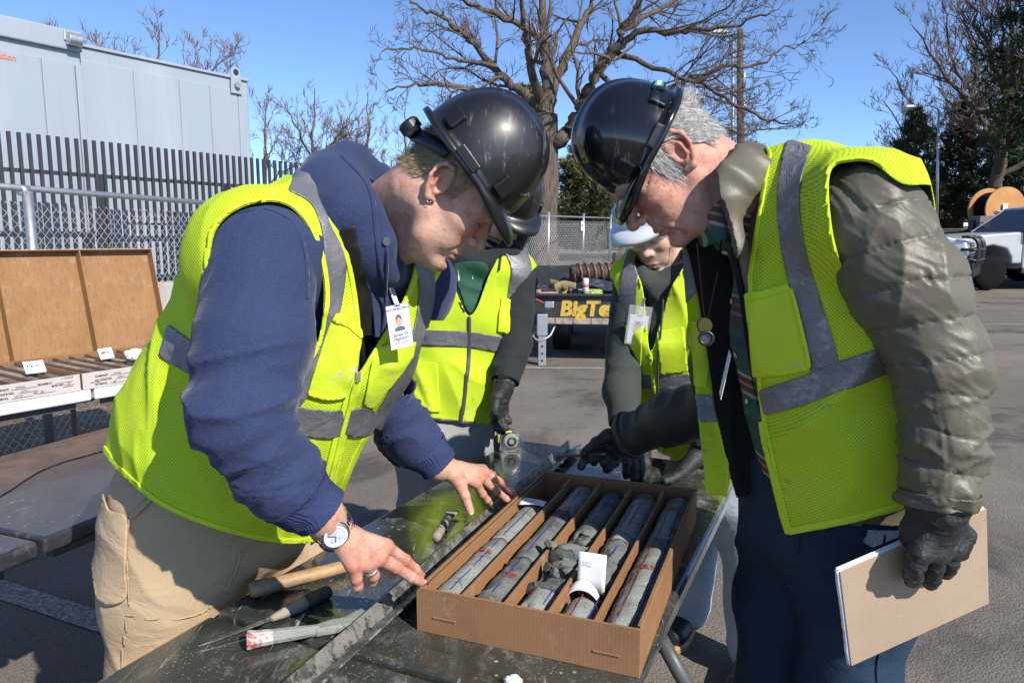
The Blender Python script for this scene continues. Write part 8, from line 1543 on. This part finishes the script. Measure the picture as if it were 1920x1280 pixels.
def make_c():
    fw = nrm([.35, -.93, 0]); u = np.array([.93, .35, 0]); O = P(936, 402, 2.42); Mh = frame((.42, -.58, -.62), (.25, -.25, .9))
    arm1 = [(P(968, 528, 2.40), .066), (P(962, 640, 2.36), .056), (P(946, 716, 2.28), .046)]; arm2 = [(P(800, 535, 2.38), .068), (P(752, 680, 2.35), .058), (P(716, 775, 2.28), .046)]
    l1 = [(P(800, 830, 2.36), .115), (np.array([-.29, 2.38, .45]), .092), (np.array([-.30, 2.42, .09]), .078)]; l2 = [(P(882, 830, 2.44), .115), (np.array([-.13, 2.56, .45]), .092), (np.array([-.15, 2.62, .09]), .078)]
    cfg = dict(seed=201, u=u, fw=fw, O=O, Mh=Mh, neck=P(925, 470, 2.46), lo=(-.75, 2.0, .03), hi=(.35, 2.85, 1.62), skin='skin_light', base=np.array([-.22, 2.48, 0]), label='person in dark hoodie and green tee standing behind the left worker, face hidden',
               tor=[(P(832, 815, 2.42), (.180, .145)), (P(852, 700, 2.42), (.180, .14)), (P(880, 590, 2.42), (.195, .140)), (P(900, 510, 2.43), (.17, .12)), (P(915, 478, 2.45), (.10, .08))], arms=[arm1, arm2], legs=[l1, l2], hood=[(P(868, 478, 2.34), .028), (P(905, 500, 2.33), .03), (P(955, 470, 2.36), .034), (P(968, 440, 2.46), .04), (P(905, 445, 2.56), .045), (P(862, 462, 2.46), .036), (P(868, 478, 2.34), .028)],
               hoodie='dark_hoodie', caps=[(P(964, 515, 2.40), .082), (P(805, 520, 2.38), .085)], holes=[(P(990, 545, 2.40), .085), (P(780, 550, 2.36), .085)], hem=[(700, 775), (760, 782), (860, 792), (925, 797), (1000, 797)], vopen=poly((838, 470), (850, 530), (868, 575), (880, 592), (895, 575), (915, 520), (938, 462), (890, 440)), bind='tape_dark', zip=[(880, 592), (879, 660), (872, 730), (864, 790)],
               tapes=[[(782, 618), (880, 620), (960, 634), (958, 664), (880, 650), (782, 648)], pline([(962, 465), (976, 500), (972, 540), (958, 590)], [18, 19, 18, 16]), pline([(808, 470), (800, 520), (796, 580)], 16)],
               pockets=[[(765, 675), (822, 680), (825, 772), (760, 765)], [(790, 505), (820, 508), (818, 540), (790, 538)], [(938, 555), (975, 568), (962, 628), (932, 620)]], hip=(P(852, 790, 2.42), P(845, 830, 2.42), (.175, .13), (.18, .14), u), pants='grey_denim')
    p, ho, ve, HV, HF = helper(cfg)
    ho.piece('tee_shirt', 'tee_green', p, inside=poly((850, 500), (862, 545), (880, 588), (900, 548), (915, 500), (885, 490)), off=.004, thick=.002, front=1)
    for a in ([(858, 506), (861, 528)], [(889, 503), (886, 526)]): ho.piece('tee_print', 'tee_white', p, inside=pline(a, 1.6), off=.0065, thick=.001, front=1)
    cord('drawstring', ve, [(852, 500), (851, 540), (849, 562)], .003, 'black_plastic', p, .008); cord('drawstring', ve, [(940, 480), (938, 495), (936, 508)], .003, 'black_plastic', p, .008)
    q = ((HV - O) @ Mh) / .97; val = np.maximum(np.maximum(.03 - q[:, 0], q[:, 2] + .045), -q[:, 2] - .16); N = vnormals(HV, HF); CV, CF = clip(HV + N * .006, np.vstack([HF[:, [0, 1, 2]], HF[:, [0, 2, 3]]]), val); obj('beard', CV, CF, MAT['hair_black'], p)
    glove(p, P(944, 727, 2.275), arm1[-1][0], .034, None, nrm(P(934, 778, 2.27) - P(944, 727, 2.275)), .5, L=.062, sd=nrm(np.array([-.5, -.85, 0]))); glove(p, P(713, 785, 2.275), arm2[-1][0], .034, None, (.15, -.1, -1), .4, sd=(.7, -.7, 0))
    hard_hat(O + Mh @ np.array([.004, 0, .062]), frame((.40, -.62, -.52), (.25, -.3, .9)), MAT['hat_black'], 'dark hard hat of the helper, mostly hidden behind the scuffed one', 1.0)
make_c()
def make_d():
    fw = nrm([-.52, -.85, 0]); u = np.array([.85, -.52, 0]); O = P(1236, 432, 2.20); Mh = frame((-.56, -.70, -.46), (-.30, -.25, .92))
    arm1 = [(P(1188, 530, 2.22), .060), (P(1174, 650, 2.18), .053), (P(1164, 735, 2.10), .048), (P(1172, 792, 2.02), .042)]; arm2 = [(P(1312, 530, 2.14), .062), (P(1352, 680, 2.12), .055), (P(1322, 838, 2.08), .042)]
    l1 = [(P(1350, 930, 2.42), .112), (np.array([.66, 2.50, .45]), .088), (np.array([.645, 2.53, .09]), .082)]; l2 = [(P(1395, 950, 2.28), .112), (np.array([.775, 2.27, .45]), .088), (np.array([.80, 2.25, .09]), .080)]
    cfg = dict(seed=301, u=u, fw=fw, O=O, Mh=Mh, neck=P(1248, 512, 2.24), lo=(.05, 1.88, .03), hi=(1.15, 2.80, 1.62), skin='skin_light', base=np.array([.70, 2.38, 0]), label='person in white hard hat and clear glasses leaning over the far table end', sc=.93, nose=.95,
               tor=[(P(1330, 880, 2.28), (.18, .135)), (P(1285, 760, 2.24), (.17, .125)), (P(1250, 630, 2.21), (.162, .13)), (P(1244, 548, 2.21), (.138, .10)), (P(1244, 515, 2.24), (.08, .065))], arms=[arm1, arm2], legs=[l1, l2], hood=[(P(1204, 520, 2.16), .022), (P(1228, 548, 2.13), .022), (P(1262, 540, 2.13), .024), (P(1290, 508, 2.19), .030), (P(1275, 475, 2.31), .036), (P(1218, 488, 2.32), .030), (P(1204, 520, 2.16), .022)],
               hoodie='green_hoodie', caps=[(P(1190, 518, 2.22), .074), (P(1310, 515, 2.14), .078)], holes=[(P(1162, 548, 2.24), .076), (P(1338, 545, 2.12), .078)], hem=[(1150, 760), (1190, 775), (1215, 800), (1235, 845), (1270, 860), (1330, 866), (1420, 880)], vopen=poly((1190, 480), (1205, 540), (1212, 600), (1220, 660), (1240, 600), (1258, 540), (1290, 480), (1240, 460)), bind='neon', zip=[(1220, 660), (1226, 720), (1236, 790), (1246, 860)],
               tapes=[pline([(1192, 474), (1180, 530), (1177, 610), (1180, 650)], [14, 16, 15, 13]), [(1178, 697), (1222, 703), (1226, 728), (1186, 722)], [(1230, 703), (1300, 700), (1330, 700), (1330, 728), (1234, 730)], pline([(1290, 490), (1305, 560), (1302, 650)], 12)],
               pockets=[[(1170, 608), (1206, 612), (1204, 690), (1180, 690)], [(1232, 622), (1284, 612), (1290, 694), (1240, 700)]], hip=(P(1345, 880, 2.30), P(1372, 940, 2.33), (.165, .13), (.175, .145), u), pants='pale_denim', sole='wood')
    p, ho, ve, HV, HF = helper(cfg)
    T3 = np.vstack([HF[:, [0, 1, 2]], HF[:, [0, 2, 3]]]); N = vnormals(HV, HF); q = ((HV - O) @ Mh) / .93; gg = np.interp(q[:, 0], [-.1, -.03, .02, .045, .06], [-.06, -.05, -.02, .03, .07]); CV, CF = clip(HV + N * .005, T3, np.maximum(gg - q[:, 2], q[:, 2] - .12)); obj('hair', CV, CF, MAT['hair_black'], p)
    r0 = np.random.default_rng(8); ids = r0.choice(np.where((np.abs(q[:, 0] - .045) < .02) & (q[:, 1] > .04) & (q[:, 2] > .0) & (q[:, 2] < .05))[0], 40); strands('loose_hair', HV[ids], N[ids], np.tile(Mh @ np.array([.25, 0, -1.]), (len(ids), 1)), .09, MAT['hair_black'], p, r0, w=.0005, seg=6, jit=.12, lift=.1)
    eb = np.where((np.abs(q[:, 0] - .096) < .012) & (np.abs(q[:, 2] - .031) < .005) & (np.abs(q[:, 1]) > .012) & (np.abs(q[:, 1]) < .05))[0]; ids = r0.choice(eb, 200); strands('eyebrow', HV[ids], N[ids], np.sign(q[ids, 1])[:, None] * Mh[:, 1][None], .009, MAT['hair_black'], p, r0, w=.0006, seg=2, jit=.15, lift=.2)
    lashes(p, O, Mh, .93, 'hair_black')
    cord('drawstring', ve, [(1245, 560), (1240, 620), (1234, 680), (1236, 740)], .0032, 'green_hoodie', p, .010)
    glove(p, P(1312, 850, 2.075), arm2[-1][0], .034, None, nrm(P(1278, 884, 2.03) - P(1312, 850, 2.075)), .25, 'glove', sd=nrm(np.array([.35, .9, 0]))); glove(p, P(1176, 800, 2.0), arm1[-1][0], .034, None, (.2, -.5, -.8), .3, sd=(.8, .3, 0))
    hat, T = hard_hat(O + Mh @ np.array([.006, 0, .060]), frame((-.70, -.58, -.42), (-.25, -.25, .93)), MAT['hat_white'], 'white hard hat on the helper behind the silver haired man', 1.04)
    gs = thing('safety_glasses', O + Mh @ np.array([.10, 0, .01]), 'clear safety glasses on the helper with the white hard hat', 'glasses'); mm = M('clear_lens', (.9, .92, .92), .05); mm.b.inputs['Alpha'].default_value = .10
    for s in (-1, 1):
        pts = sclosed([(.004, .012), (.030, .016), (.052, .010), (.050, -.012), (.030, -.020), (.010, -.014)], 4); V = np.array([O + Mh @ (np.array([.112 - .35 * max(0, y - .02), s * y, .008 + z]) * .95) for y, z in pts]); o = obj('lens', V, [tuple(range(len(V)))], mm.m, gs, False); solid(o, .0015)
        mb = MB(); mb.tube([O + Mh @ (np.array(c) * .95) for c in ((.098, s * .054, .016), (.05, s * .078, .018), (-.01, s * .084, .016))], .002, 6); mb.build('temple', M('clear_frame', (.6, .62, .62), .2).m, gs, True)
    mb = MB(); mb.tube([O + Mh @ (np.array(c) * .95) for c in ((.106, -.052, .020), (.118, -.02, .026), (.119, .02, .026), (.106, .052, .020))], .0014, 6); mb.build('brow_bar', M('clear_frame', (.6, .62, .62), .2).m, gs, True)
    a, n = surf(ve, 1204, 590, .02); id_badge(a, nrm([.93, -.1, -.12]), nrm([.1, -.15, 1]), 'photo badge in a clear sleeve on the vest of the helper in white', .054, .086, [('Earth', 0, .76, .009, 'ink', {}), ('Sciences', 0, .86, .008, 'ink', {})], sleeve=True, clip=a + np.array([.012, 0, .05]))
make_d()
